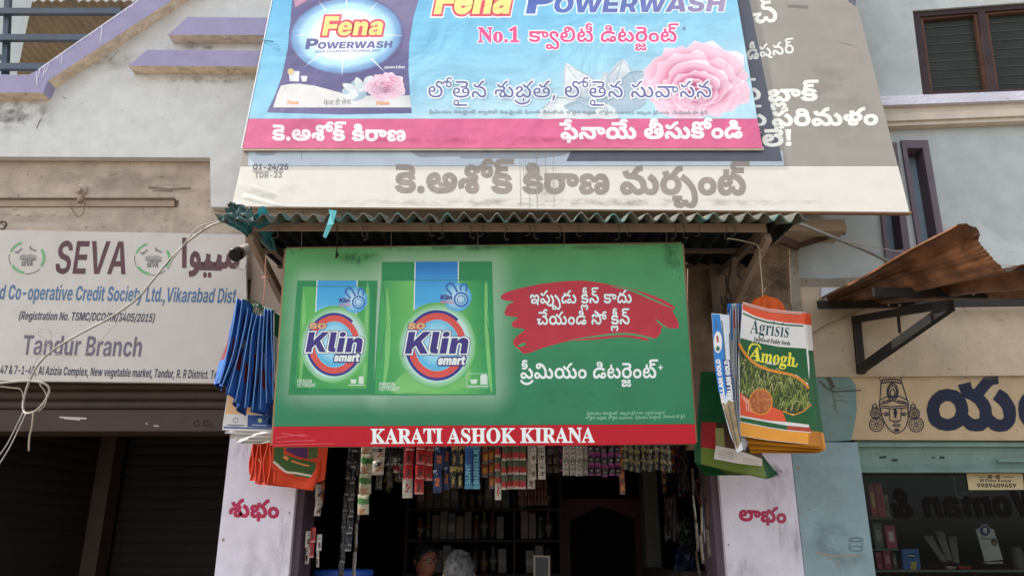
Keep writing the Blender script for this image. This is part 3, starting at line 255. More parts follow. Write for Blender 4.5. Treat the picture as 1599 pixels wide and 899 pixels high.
11:[[34,-1,-14,1,-6,3,-2,2,-2,4,-1,4,1,5,2,3,6,5,13,1,10,-1,12,-4,6,-5,5,-10,1,-7,-2,-10,-11,3,1,5,0,7,-4,7,-5,3,-8,2,-8,0,-5,-2,0,-3,2,-2,2,-1,11,0,7,2,6,3,4,5,2,6,0,6,-2,5,-3,2,-4,1,-5,-4,-1,-4,-12,0,-3,6,-3,2,-5,0,-3,-2,0,-3,1,-3,-12,-4,-2,10,2,7,5,4,4,2,9,0,6,-2,3,-2,5,-6,-2,0,2,3,2,3,5,3,7,1,5,-1,4,-1,6,-6,3,-7,1,-11,-3,-8,-4,-6,-9,-6,-8,-4]],248:[[53,-1,-6,0,-6,3,-5,4,-12,13,-4,1,-4,-1,-1,-2,0,-5,1,-2,5,-1,2,0,5,4,1,4,8,-8,-4,-5,-6,-4,-8,-1,-5,0,-4,2,-3,3,-4,7,0,8,2,4,6,5,4,2,9,0,3,-1,6,-4,14,-13,4,-2,5,1,2,1,2,3,0,9,-2,4,-3,4,-10,8,7,10,8,-5,8,-9,4,-8,1,-8,-1,-9,-4,-6,-7,-4],[75,-16,-8,1,-8,3,-11,7,-9,9,14,3,8,-8,8,-3,9,0,7,4,3,3,2,6,-1,12,-5,10,-11,9,7,10,12,-9,6,-8,4,-11,1,-13,-2,-8,-6,-9,-9,-6],[22,40,-8,2,-3,2,-4,5,-2,7,12,3,3,-7,1,-1,4,-1,3,3,13,15,7,3,8,2,1,-11,-6,-1,-4,-3,-10,-11,-5,-4,-6,-3]],491:[[24,-34,-10,2,-5,4,-11,11,-4,0,-2,-2,0,-4,1,-1,4,-1,2,0,4,3,1,4,7,-8,-6,-6,-6,-2,-9,0,-3,2,-3,2,-3,6,0,7,1,3,6,5,3,1,8,0,6,-2,12,-11,5,-3,4,0,2,1,3,5,1,8,-1,8,-2,8,-3,7,-4,6,-8,9,-16,12,7,10,14,-10,13,-14,7,-13,4,-13,1,-15,-2,-8,-2,-3,-5,-5,-3,-2]],35:[[58,-1,-5,0,-8,2,-6,4,-2,3,1,0,-5,-6,-6,-3,-10,0,-6,3,-5,5,-2,8,0,14,4,7,6,6,3,3,8,3,10,2,17,-1,9,-2,10,-3,-6,-11,-9,4,-8,2,-13,0,-5,-1,-7,-3,-2,-2,-4,-5,-1,-7,1,-5,1,-3,2,-2,3,-1,4,1,2,2,3,7,11,0,2,-7,3,-2,8,-2,6,1,4,2,0,2,-1,3,-4,2,-3,-2,-1,-1,0,-4,3,-5,-9,-2,-3,5,-1,5,2,7,2,3,6,3,9,0,4,-1,3,-2,3,-7,1,-3,-1,-6,-3,-5,-3,-2,-7,-3],[37,40,-8,2,-3,2,-4,5,-2,7,12,3,3,-7,1,-1,4,-1,3,3,13,15,7,3,8,2,1,-11,-6,-1,-4,-3,-10,-11,-5,-4,-6,-3]],211:[[30,-1,-13,1,-7,3,-5,4,-4,7,13,3,5,-5,11,-2,7,0,5,3,-1,4,-2,2,-24,2,-4,2,-6,4,-2,5,1,7,4,6,6,3,14,2,14,-2,8,-5,4,-7,-12,-3,-3,4,-5,2,-11,0,-6,-2,0,-2,1,-3,27,-3,6,-3,4,-5,1,-6,-1,-4,-1,-3,-4,-4,-7,-4],[26,42,-14,3,3,8,10,-2,8,2,2,2,1,4,-1,4,-2,3,-3,1,-4,1,-4,-2,0,-3,1,0,7,-1,3,2,4,5,3,-8,-5,-4,-6,-2,-8,0,-6,2,-3,3,-1,5,1,2,4,5,6,3,9,0,7,-3,5,-5,2,-8,0,-5,-2,-4,-5,-5,-7,-2],[30,87,10,-2,2,-2,4,-5,-10,-2,-4,3,-4,0,-3,-2,-1,-2,1,-2,3,-2,-9,-4,-4,6,0,6,1,3,6,4]],122:[[52,-1,-8,1,-4,2,-7,5,-9,10,-4,2,-3,-1,-2,-4,2,-5,3,-6,-13,-4,-3,7,-1,9,2,8,6,5,4,2,8,0,7,-3,14,-13,4,-3,4,-1,3,1,3,1,1,3,1,4,-1,4,-3,8,-8,6,-6,2,-8,1,5,10,7,0,8,-3,6,-3,7,-7,4,-7,1,-5,0,-9,-2,-7,-2,-3,-5,-5,-3,-1],[20,53,1,6,5,5,0,-2,-5,5,-2,6,1,6,3,4,6,2,7,1,33,0,0,-10,-32,0,-3,0,-3,-2,0,-4,2,-2,20,0,0,-10,-17,0,-2,-1,-2,-1,-1,-3,2,-2,8,-1,2,-10,-11,0,-8,3,-2,2,-2,4]],40:[[54,-1,-7,1,-3,1,-7,8,2,0,-6,-6,-3,-2,-6,-2,-7,0,-3,1,-6,4,-3,7,-1,4,0,9,2,8,7,10,10,6,15,2,14,-2,11,-7,5,-6,3,-7,1,-8,-1,-8,-1,-4,-4,-5,-7,-4],[52,10,3,1,2,2,2,3,0,5,0,5,-2,5,-2,2,-5,4,-7,2,-14,-1,-6,-3,-4,-4,-2,-5,-1,-5,1,-5,1,-3,2,-2,3,-1,4,1,2,2,2,3,1,4,12,0,1,-5,2,-3],[35,40,-8,2,-3,2,-5,5,-2,7,13,3,2,-7,2,-1,3,-1,4,3,13,15,6,3,9,2,1,-11,-6,-1,-5,-3,-9,-11,-5,-4,-7,-3]],296:[[59,-1,-4,0,-6,2,-8,8,2,0,-5,-6,-6,-3,-7,-1,-5,0,-8,4,-4,6,-1,4,2,7,3,3,3,3,0,-2,-13,0,0,10,27,0,0,-9,-4,-2,-3,-2,-1,-2,0,-5,3,-3,7,0,3,2,2,3,0,4,12,0,1,-4,3,-4,4,-2,5,0,3,3,2,4,-1,9,-7,9,-6,3,-7,3,8,7,7,-2,7,-4,5,-4,4,-5,3,-8,0,-9,-2,-7,-5,-6,-6,-3],[73,55,0,-4,-3,-5,-4,-4,-8,-2,-19,0,0,10,20,1,2,3,-1,3,-1,2,-3,0,-43,1,0,10,38,0,11,-1,4,-1,4,-4,3,-6],[62,85,3,0,7,-2,2,-2,3,-6,-9,-2,-4,3,-5,0,-2,-2,-1,-2,1,-3,3,-3,-9,-4,-4,5,-1,3,0,6,1,3,6,5]],
48:[[3,24,2,9,2,4,4,5,8,6,12,2,12,-2,8,-5,4,-6,2,-4,2,-9,-2,-9,-2,-4,-3,-5,-9,-5,-12,-2,-12,2,-9,5,-4,5,-1,4],[16,24,2,-7,2,-3,3,-2,8,-2,5,1,6,3,2,3,2,7,-2,7,-2,3,-6,4,-5,1,-5,-1,-6,-4,-2,-2],[73,-1,-9,1,-4,2,-10,9,7,8,7,-6,6,-3,6,1,3,1,1,3,0,9,-2,4,-5,7,-8,5,6,10,9,-6,8,-8,4,-7,1,-9,-1,-9,-4,-6,-6,-5],[107,-1,-8,1,-4,2,-10,9,7,8,5,-4,5,-4,6,-1,3,1,2,1,2,3,0,4,-2,9,-5,6,-8,6,7,10,9,-5,7,-9,4,-7,1,-9,-1,-9,-4,-6,-7,-5],[67,40,-8,2,-3,2,-4,5,-3,7,13,3,2,-7,2,-1,4,-1,3,3,13,15,7,3,8,2,1,-11,-6,-1,-4,-3,-10,-11,-5,-4,-6,-3]],432:[[92,25,-4,1,-6,2,-3,4,-2,7,1,6,3,5,10,0,-3,-5,-1,-5,1,-4,4,-2,5,2,1,4,0,2,-2,2,-3,1,-41,1,-6,-2,-3,-6,-11,0,-3,6,-2,1,-4,1,-4,-2,-2,-2,0,-3,1,-3,-10,-3,-2,7,0,6,4,6,7,4,6,0,7,-1,5,-3,3,-5,-1,0,1,2,4,4,7,3,35,0,11,-1,4,-1,6,-4,2,-6,1,-4,-2,-8,-2,-3,-3,-2],[95,71,4,0,6,-2,3,-2,3,-6,-9,-2,-4,3,-5,0,-3,-2,0,-2,1,-3,3,-3,-9,-4,-4,5,-1,3,0,6,1,3,6,5],[52,-1,-8,1,-4,2,-7,5,-9,10,-4,2,-3,-1,-2,-4,2,-5,3,-6,-13,-4,-3,7,-1,9,2,8,6,5,4,2,8,0,7,-3,14,-13,4,-3,4,-1,3,1,3,1,1,3,1,4,-1,8,-3,8,-3,7,-11,12,-8,6,-11,6,6,11,17,-10,12,-10,2,-3,2,-4,4,-6,5,-12,2,-12,-1,-4,-2,-7,-4,-6,-3,-2,-3,-1]],231:[[52,-1,-4,0,-6,2,-5,4,-13,14,-4,1,-4,-1,-1,-2,0,-5,1,-2,5,-1,2,0,5,4,1,4,8,-8,-4,-5,-6,-4,-8,-1,-5,0,-4,2,-3,3,-4,7,0,8,2,4,6,5,4,2,9,0,3,-1,6,-4,14,-13,4,-2,5,1,2,1,2,3,0,9,-2,4,-3,4,-10,8,7,10,8,-5,8,-9,4,-7,1,-9,-1,-8,-3,-6,-3,-3,-6,-3],[24,42,-14,3,3,8,10,-2,8,2,2,2,0,4,0,4,-2,3,-3,1,-4,1,-4,-2,0,-3,1,0,7,-1,3,2,4,5,3,-8,-5,-4,-6,-2,-8,0,-6,2,-3,3,-1,5,1,2,4,5,6,3,9,0,7,-3,5,-5,2,-8,0,-5,-2,-4,-5,-5,-7,-2],[28,87,10,-2,2,-2,4,-5,-10,-2,-4,3,-4,0,-3,-2,-1,-2,1,-2,3,-2,-9,-4,-4,6,0,6,1,3,5,4]],572:[[-38,-29,-8,0,-8,2,-6,3,-9,6,-7,8,8,7,7,-8,6,-4,12,-3,9,0,9,2,9,5,8,8,8,-7,-7,-8,-9,-6,-10,-4]],199:[[52,-1,-8,1,-5,3,-17,17,-2,0,-4,-1,-1,-2,0,-5,3,-3,5,0,5,4,1,4,8,-8,-7,-7,-6,-3,-10,0,-4,2,-6,6,-1,7,0,5,2,4,3,3,7,4,9,0,6,-3,15,-14,4,-2,7,-1,2,2,2,4,1,11,-2,9,-3,7,-5,7,-9,8,-9,3,-4,0,-5,-1,-1,-1,0,-4,2,-2,6,1,1,3,0,3,-4,5,11,1,2,-4,1,-5,-1,-4,-3,-6,-7,-3,-8,0,-7,3,-2,3,-2,7,1,4,4,6,4,2,6,2,9,0,13,-4,11,-8,5,-6,4,-8,3,-8,2,-9,0,-9,-2,-8,-2,-4,-5,-5,-4,-2],[88,-1,-9,1,-4,2,-9,9,7,8,4,-4,5,-4,6,-1,3,1,3,1,2,3,0,4,-2,9,-6,6,-7,6,7,10,8,-5,8,-9,4,-7,1,-9,-1,-9,-4,-6,-7,-5]],167:[[38,-1,-10,1,-9,3,-7,4,-7,9,-2,11,1,9,4,7,6,4,7,3,9,-1,4,-1,5,-5,2,-7,-2,-8,-6,-5,-4,-1,-5,-1,-7,1,-7,5,-2,1,2,9,7,-6,8,0,3,2,1,3,-2,3,-3,2,-4,-1,-2,-3,-2,-3,0,-10,2,-6,2,-3,3,-2,7,-2,8,-1,8,1,7,2,4,3,2,4,1,5,-2,6,-4,5,-6,4,17,2,6,-8,1,-6,0,-8,-1,-5,-4,-6,-6,-5,-7,-3],[95,19,-4,0,-6,3,-3,4,-2,7,1,6,3,5,10,-1,-3,-4,-1,-5,1,-4,5,-2,2,1,3,2,0,5,-2,2,-7,1,-48,0,0,11,46,0,8,-1,5,-2,5,-3,2,-3,1,-7,0,-4,-4,-7,-3,-2]],51:[[38,-1,-10,1,-9,3,-7,4,-7,9,-2,11,1,9,4,7,6,4,7,3,9,-1,4,-1,5,-5,2,-7,-2,-8,-6,-5,-4,-1,-5,-1,-7,1,-7,5,-2,1,2,9,7,-6,8,0,3,2,1,3,-2,3,-3,2,-4,-1,-2,-3,-2,-3,0,-10,2,-6,2,-3,3,-2,7,-2,8,-1,9,1,7,3,3,2,2,4,1,4,-1,5,-4,6,-7,4,7,11,10,-7,5,-7,2,-7,0,-9,-1,-5,-4,-6,-6,-5,-7,-3]],},
'I7': {
84:[[32,0,-19,0,0,13,24,0,6,2,4,3,4,5,1,5,1,8,-1,9,-4,9,-7,5,-7,1,-21,0,0,13,24,0,11,-3,6,-3,5,-5,4,-6,3,-7,1,-8,0,-13,-2,-8,-4,-6,-7,-8,-6,-3,-8,-2],[21,73,0,-73,-14,0,0,73]],95:[[7,0,0,73,48,0,0,-12,-34,0,0,-18,32,0,0,-12,-32,0,0,-19,34,0,0,-12]],375:[[7,0,0,73,31,0,6,-1,7,-4,5,-5,4,-9,0,-11,-4,-9,-5,-6,-7,-3,-6,-1,-22,0,0,12,16,0,6,1,6,3,2,6,0,5,-2,4,-4,4,-6,2,-13,0,0,-61]],73:[[38,-1,-7,1,-7,2,-6,3,-5,5,-4,6,-3,7,-1,13,1,13,3,8,4,6,5,4,6,4,7,2,7,1,12,-2,9,-5,7,-8,4,-11,-15,0,-1,4,-3,4,-3,2,-5,2,-9,0,-5,-2,-6,-6,-3,-10,0,-12,3,-9,2,-4,5,-3,4,-2,7,0,5,1,5,4,3,4,1,4,15,0,-2,-6,-2,-6,-8,-8,-10,-5]],281:[[7,0,0,73,14,0,0,-61,32,0,0,-12]],2:[[2,0,25,73,19,0,26,-73,-16,0,-13,38,-8,30,3,0,-2,-8,-6,-24,-12,-36],[18,17,0,12,38,0,0,-12]],300:[[7,0,0,73,16,0,26,-42,8,-18,-1,0,-1,15,0,45,14,0,0,-73,-16,0,-23,38,-12,21,2,0,1,-15,1,-44]],234:[[4,0,0,12,12,0,0,49,-12,0,0,12,40,0,0,-12,-13,0,0,-49,13,0,0,-12]],141:[[39,-1,-8,1,-7,2,-6,4,-5,4,-4,6,-3,8,-1,12,1,13,3,7,4,7,5,4,6,4,7,2,7,1,12,-2,9,-5,7,-8,3,-10,-14,0,-5,8,-7,3,-9,0,-5,-2,-4,-3,-3,-5,-3,-11,1,-11,2,-5,3,-5,5,-4,4,-2,7,0,7,2,3,2,3,3,2,9,3,0,-19,0,0,11,30,0,-1,-17,-1,-6,-4,-5,-4,-5,-8,-5,-6,-1]],411:[[4,61,0,12,59,0,0,-12,-22,0,0,-61,-15,0,0,61]],161:[[7,0,0,73,14,0,0,-30,32,0,0,30,15,0,0,-73,-15,0,0,31,-32,0,0,-31]],321:[[39,-1,-8,1,-7,2,-6,3,-5,5,-4,6,-3,7,-1,13,1,13,3,8,4,6,5,4,6,4,7,2,8,1,7,-1,7,-2,6,-4,5,-4,4,-6,3,-8,1,-13,-1,-13,-3,-7,-4,-6,-5,-5,-6,-3,-7,-2],[39,12,8,2,6,5,4,9,1,8,-1,9,-4,9,-6,5,-8,2,-9,-2,-6,-5,-4,-9,-1,-9,1,-8,4,-9,6,-5]],472:[[29,0,0,28,-27,45,17,0,15,-26,4,-12,-3,0,2,6,16,32,17,0,-26,-45,0,-28]],266:[[28,-1,-12,2,-6,4,-2,2,-4,7,-1,12,15,0,1,-9,2,-3,3,-3,6,0,5,3,2,3,0,5,0,51,15,0,0,-51,-1,-8,-3,-6,-6,-5,-6,-3]],507:[[22,-1,-10,2,-5,4,-2,3,-1,5,0,8,3,5,6,3,23,5,1,3,0,2,-1,2,-3,3,-4,1,-7,-2,-4,-5,-13,2,5,9,8,5,11,1,10,-1,8,-5,4,-8,1,-41,-14,0,0,8,-4,-5,-3,-2],[26,9,6,1,4,4,1,4,0,8,-14,-4,-5,-3,-1,-3,1,-4,3,-2]],871:[[28,-1,-10,1,-7,4,-5,5,-2,6,13,2,2,-3,2,-3,7,-2,5,1,4,4,0,3,-1,2,-23,7,-4,2,-3,6,0,8,3,7,5,3,4,2,10,1,7,0,8,-3,5,-5,3,-6,-13,-2,-2,3,-3,2,-7,1,-5,-3,-1,-3,0,-2,4,-3,15,-3,8,-3,4,-5,1,-6,-1,-6,-5,-7,-8,-4]],766:[[6,0,0,55,14,0,0,-14,-1,0,2,5,3,5,5,3,4,1,7,0,5,-3,5,-9,0,-3,-1,0,2,6,3,4,3,3,6,2,7,0,4,-1,4,-2,3,-3,3,-6,1,-4,0,-39,-15,0,0,36,-2,5,-6,2,-4,0,-3,-2,-2,-5,-1,-36,-13,0,-1,37,-2,4,-2,1,-4,1,-6,-2,-2,-2,-1,-4,0,-35]],689:[[6,0,0,55,15,0,0,-55],[13,62,-5,2,-2,5,2,5,5,3,6,-3,2,-5,-2,-5]],773:[[21,32,0,-32,-15,0,0,55,14,0,0,-14,-1,0,5,9,4,3,4,2,9,0,4,-1,5,-3,4,-7,2,-7,0,-37,-15,0,0,32,0,5,-2,3,-5,3,-5,0,-3,-1,-4,-4]],614:[[31,-1,-9,1,-5,2,-5,4,-3,4,-3,5,-2,12,2,12,3,5,3,4,4,4,5,2,9,1,5,0,7,-2,8,-6,4,-9,2,-10,0,-4,-46,0,0,9,39,0,-7,-3,-2,9,-3,4,-4,1,-7,0,-4,-2,-2,-4,-2,-5,0,-11,2,-6,3,-4,6,-2,5,0,4,2,4,4,13,-2,-4,-7,-5,-4,-8,-3]],1425:[[28,-1,-8,1,-9,4,-5,7,-2,8,1,6,4,7,7,6,17,11,3,4,1,3,-1,3,-2,2,-4,1,-4,-1,-3,-4,0,-3,2,-5,42,-49,-16,0,-31,35,-8,12,-2,8,1,6,2,4,3,4,4,2,5,2,5,1,8,-2,6,-4,4,-7,1,-7,-2,-5,-4,-6,-20,-15,-3,-3,-2,-5,1,-4,1,-2,5,-3,4,-1,4,1,5,2,5,4,4,5,2,7,1,6,12,0,0,-8,-2,-6,-2,-5,-5,-6,-13,-9]],
384:[[7,0,0,73,31,0,6,-1,7,-3,5,-5,4,-9,0,-11,-2,-7,-7,-7,-7,-3,-6,-1,-23,0,0,12,23,1,5,2,3,6,-1,7,-3,4,-8,3,-13,0,0,-61],[47,0,-17,33,15,0,18,-33]],790:[[31,-1,-9,1,-6,2,-4,4,-3,4,-3,5,-2,12,2,12,3,5,3,4,4,4,6,2,9,1,9,-1,5,-2,4,-4,4,-4,2,-5,2,-12,-2,-12,-2,-5,-4,-4,-4,-4,-5,-2],[31,10,5,1,4,4,2,5,1,7,-1,7,-2,5,-4,4,-5,1,-6,-1,-3,-4,-3,-5,0,-7,0,-7,3,-5,3,-4]],1546:[[23,65,3,0,0,-4,-3,0],[3,40,15,31,12,0,15,-31,-11,0,-10,23,1,0,-10,-23]],292:[[7,0,0,73,22,0,13,-36,6,-27,-3,0,5,23,14,40,22,0,0,-73,-14,0,0,64,1,0,-6,-24,-14,-40,-13,0,-13,36,-8,28,2,0,0,-64]],424:[[37,-1,-7,1,-9,2,-7,5,-5,7,-2,5,0,6,0,48,14,0,1,-50,1,-4,4,-4,5,-3,5,0,4,0,5,3,4,4,2,4,0,50,15,0,0,-48,-1,-6,-2,-5,-5,-7,-7,-5,-5,-2]],1400:[[26,4,0,50,12,0,0,-50],[7,23,0,12,50,0,0,-12]],397:[[33,-1,-12,2,-10,5,-3,3,-2,5,-2,8,14,0,2,-4,2,-3,4,-3,4,-1,10,1,4,2,2,3,0,6,-2,3,-5,3,-17,4,-6,3,-6,5,-4,8,0,5,1,5,6,8,9,5,11,2,9,-1,10,-5,6,-7,2,-9,-14,0,-1,4,-3,3,-4,2,-7,0,-4,-1,-5,-3,-1,-4,1,-3,5,-5,19,-5,7,-4,6,-7,2,-8,-2,-10,-6,-7,-10,-4]],456:[[28,0,-26,73,17,0,12,-39,8,-28,-3,0,1,3,7,28,12,36,16,0,-25,-73]],597:[[26,-1,-7,1,-4,2,-5,5,-3,5,-3,12,1,10,1,6,2,5,5,6,4,2,7,2,4,0,6,-1,4,-3,4,-6,0,28,15,0,0,-73,-14,0,0,9,-1,0,-3,-5,-3,-2,-4,-2],[31,11,4,0,4,4,3,5,1,7,-1,7,-2,5,-5,4,-4,1,-5,-1,-4,-4,-3,-5,0,-7,0,-6,3,-6,4,-3]],1392:[[49,36,0,-12,-33,0,0,12]],843:[[6,-20,0,75,14,0,0,-10,6,7,6,3,9,0,7,-3,7,-7,3,-11,0,-14,-3,-11,-7,-7,-7,-2,-4,-1,-6,1,-4,2,-6,7,0,-29],[32,11,5,1,4,3,2,6,1,6,-1,7,-2,5,-4,4,-5,1,-4,-1,-5,-4,-2,-5,-1,-7,1,-7,2,-5,5,-4]],852:[[6,0,0,55,14,0,1,-10,2,5,5,4,4,1,7,0,0,-13,-7,1,-4,-1,-5,-3,-2,-4,0,-35]],889:[[33,55,0,-11,-32,0,0,11],[9,68,14,0,0,-54,3,-3,6,0,3,-10,-7,-2,-9,1,-4,2,-5,5,-1,8]],980:[[22,0,-20,55,15,0,10,-33,5,-18,-4,0,2,9,13,42,15,0,-20,-55]],586:[[31,-1,-9,1,-6,2,-4,4,-3,4,-3,5,-2,12,2,12,3,5,3,4,4,4,6,2,9,1,8,-1,8,-4,5,-5,3,-8,-14,-2,-2,5,-4,3,-6,1,-5,-2,-3,-4,-2,-8,0,-10,3,-5,3,-4,6,-1,4,1,3,2,2,3,2,4,13,-3,-3,-7,-5,-6,-7,-4]],998:[[6,-19,3,10,6,-1,3,1,3,3,1,6,-20,55,15,0,10,-31,4,-20,-3,0,1,7,4,13,10,31,15,0,-23,-62,-3,-6,-4,-4,-6,-3,-7,-1]],1376:[[14,-1,-6,2,-3,6,3,6,6,3,5,-3,3,-6,-3,-6]],1375:[[3,-19,4,30,15,0,-9,-30]],727:[[19,16,0,17,2,0,19,22,16,0,-23,-28,-4,0],[6,0,0,73,15,0,0,-73],[40,0,-16,24,9,10,24,-34]],578:[[37,-1,-6,1,-4,2,-3,2,-3,5,-1,0,0,-9,-14,0,0,73,15,0,0,-28,4,6,4,3,5,1,5,0,7,-2,4,-2,5,-6,2,-5,1,-6,1,-10,-3,-12,-4,-7,-4,-3,-7,-2],[32,11,5,1,4,3,2,6,1,6,-1,7,-2,5,-4,4,-5,1,-4,-1,-5,-4,-2,-5,-1,-7,1,-7,2,-5,5,-4]],1380:[[8,30,1,10,3,13,4,13,4,9,1,2,13,0,-5,-12,-3,-13,-3,-22,2,-19,9,-25,-13,0,-6,13,-3,9,-2,8]],658:[[30,-22,-7,1,-8,3,-6,4,-3,6,12,3,4,-4,4,-2,7,0,5,1,3,3,1,4,1,13,-2,0,-4,-6,-7,-3,-8,0,-9,4,-5,5,-3,8,-1,13,2,9,5,9,8,5,7,1,6,-1,6,-3,5,-6,0,10,14,0,0,-55,-2,-8,-3,-6,-6,-4,-7,-3],[31,12,4,1,5,3,2,5,1,6,-1,7,-2,5,-5,4,-4,1,-5,-1,-4,-4,-3,-5,0,-7,0,-6,3,-5,4,-3]],1455:[[37,76,-23,-87,-13,0,24,87]],1371:[[31,-1,-11,2,-9,5,-5,7,-2,7,15,0,1,-3,2,-3,7,-3,7,1,5,3,2,3,1,4,-1,4,-3,4,-6,3,-12,1,0,10,17,17,-31,0,0,12,48,0,0,-11,-24,-23,0,3,9,0,5,-2,7,-4,4,-5,2,-5,0,-7,-1,-5,-4,-6,-6,-5,-8,-3]],
1372:[[3,13,0,12,28,48,14,0,-27,-48,43,0,0,-12],[38,0,0,16,1,6,0,23,13,0,0,-45]],1359:[[32,-1,-10,2,-5,2,-4,5,-4,5,-2,7,-2,16,2,17,2,7,4,5,4,4,5,3,10,2,10,-2,6,-3,4,-4,3,-5,3,-7,2,-17,-2,-16,-2,-7,-4,-5,-4,-5,-6,-2],[32,11,6,2,4,4,3,8,1,11,-1,12,-3,8,-4,4,-6,2,-6,-2,-4,-5,-2,-7,-1,-12,1,-11,3,-8,3,-4]],1364:[[32,-1,-9,1,-7,3,-7,6,-3,7,0,4,14,0,1,-3,3,-4,6,-2,4,0,4,1,3,2,3,7,0,5,-1,5,-4,4,-3,1,-5,1,-4,0,-4,-2,-3,-3,-13,3,4,38,43,0,0,-12,-31,0,-2,-19,4,4,6,2,7,0,5,-1,5,-2,5,-5,3,-5,2,-6,0,-8,-1,-5,-5,-9,-9,-6]],1361:[[7,0,0,10,31,31,4,5,1,5,0,4,-2,4,-5,2,-4,1,-4,-1,-5,-3,-2,-3,-1,-4,-14,0,2,7,2,5,6,7,10,3,12,0,9,-3,6,-5,3,-6,1,-7,-1,-6,-2,-5,-4,-5,-23,-24,31,0,0,-12]],1360:[[9,0,0,12,49,0,0,-12],[42,73,0,-73,-14,0,0,60,-17,-12,0,13,16,12]],1381:[[5,-14,8,23,2,10,1,11,-1,12,-2,13,-8,22,13,0,5,-11,5,-16,2,-14,0,-15,-4,-18,-8,-17]],915:[[25,-1,-6,1,-5,3,-4,4,-2,4,-2,9,0,35,15,0,0,-37,4,-5,6,-2,4,1,3,2,3,4,0,37,15,0,0,-55,-14,0,0,14,1,0,-2,-5,-5,-6,-6,-3]],65:[[7,0,0,73,31,0,6,-1,7,-3,3,-2,4,-5,1,-4,0,-6,-1,-4,-2,-4,-5,-4,-5,-2,4,-1,5,-3,6,-7,1,-9,-3,-8,-6,-6,-10,-4],[21,12,16,0,6,2,2,2,2,3,0,4,-1,4,-3,3,-4,1,-18,1],[21,42,14,0,6,2,2,3,1,3,0,4,-1,3,-3,2,-4,2,-15,0]],670:[[21,32,0,-32,-15,0,0,73,14,0,0,-32,-1,0,5,9,4,3,4,2,9,0,4,-1,5,-3,4,-7,2,-7,0,-37,-15,0,0,32,0,5,-2,3,-5,3,-5,0,-3,-1,-4,-4]],1366:[[12,0,30,61,-35,0,0,12,51,0,0,-13,-31,-60]],1367:[[32,-1,-9,1,-10,4,-6,7,-2,4,0,5,1,6,2,5,6,4,6,3,-8,4,-4,6,-1,6,2,8,4,5,6,4,5,2,8,1,6,-1,7,-2,6,-4,4,-5,2,-8,-1,-6,-4,-6,-7,-4,6,-3,5,-4,3,-5,1,-6,0,-5,-2,-4,-7,-7,-10,-4],[32,10,5,0,4,2,3,5,1,4,-1,4,-2,3,-5,3,-5,1,-4,-1,-6,-3,-2,-3,0,-4,0,-4,4,-5,4,-2],[32,43,4,0,5,3,2,3,0,4,0,3,-2,3,-5,3,-4,1,-4,-1,-4,-3,-2,-3,-1,-3,1,-4,2,-3,4,-3]],751:[[22,0,-6,0,-4,2,-3,3,-2,4,-1,64,15,0,0,-59,2,-3,5,0,2,-10]],1022:[[6,0,0,9,27,34,-26,0,0,12,43,0,0,-10,-25,-33,26,0,0,-12]],993:[[2,0,21,34,0,-12,-20,33,16,0,13,-25,-6,0,14,25,15,0,-21,-33,0,11,22,-33,-16,0,-14,27,5,0,-6,-13,-8,-14]],984:[[18,0,-16,55,15,0,10,-47,-2,0,1,6,10,41,13,0,11,-47,-2,0,1,6,9,41,15,0,-16,-55,-15,0,-11,44,3,0,-5,-19,-7,-25]],},
'I9': {
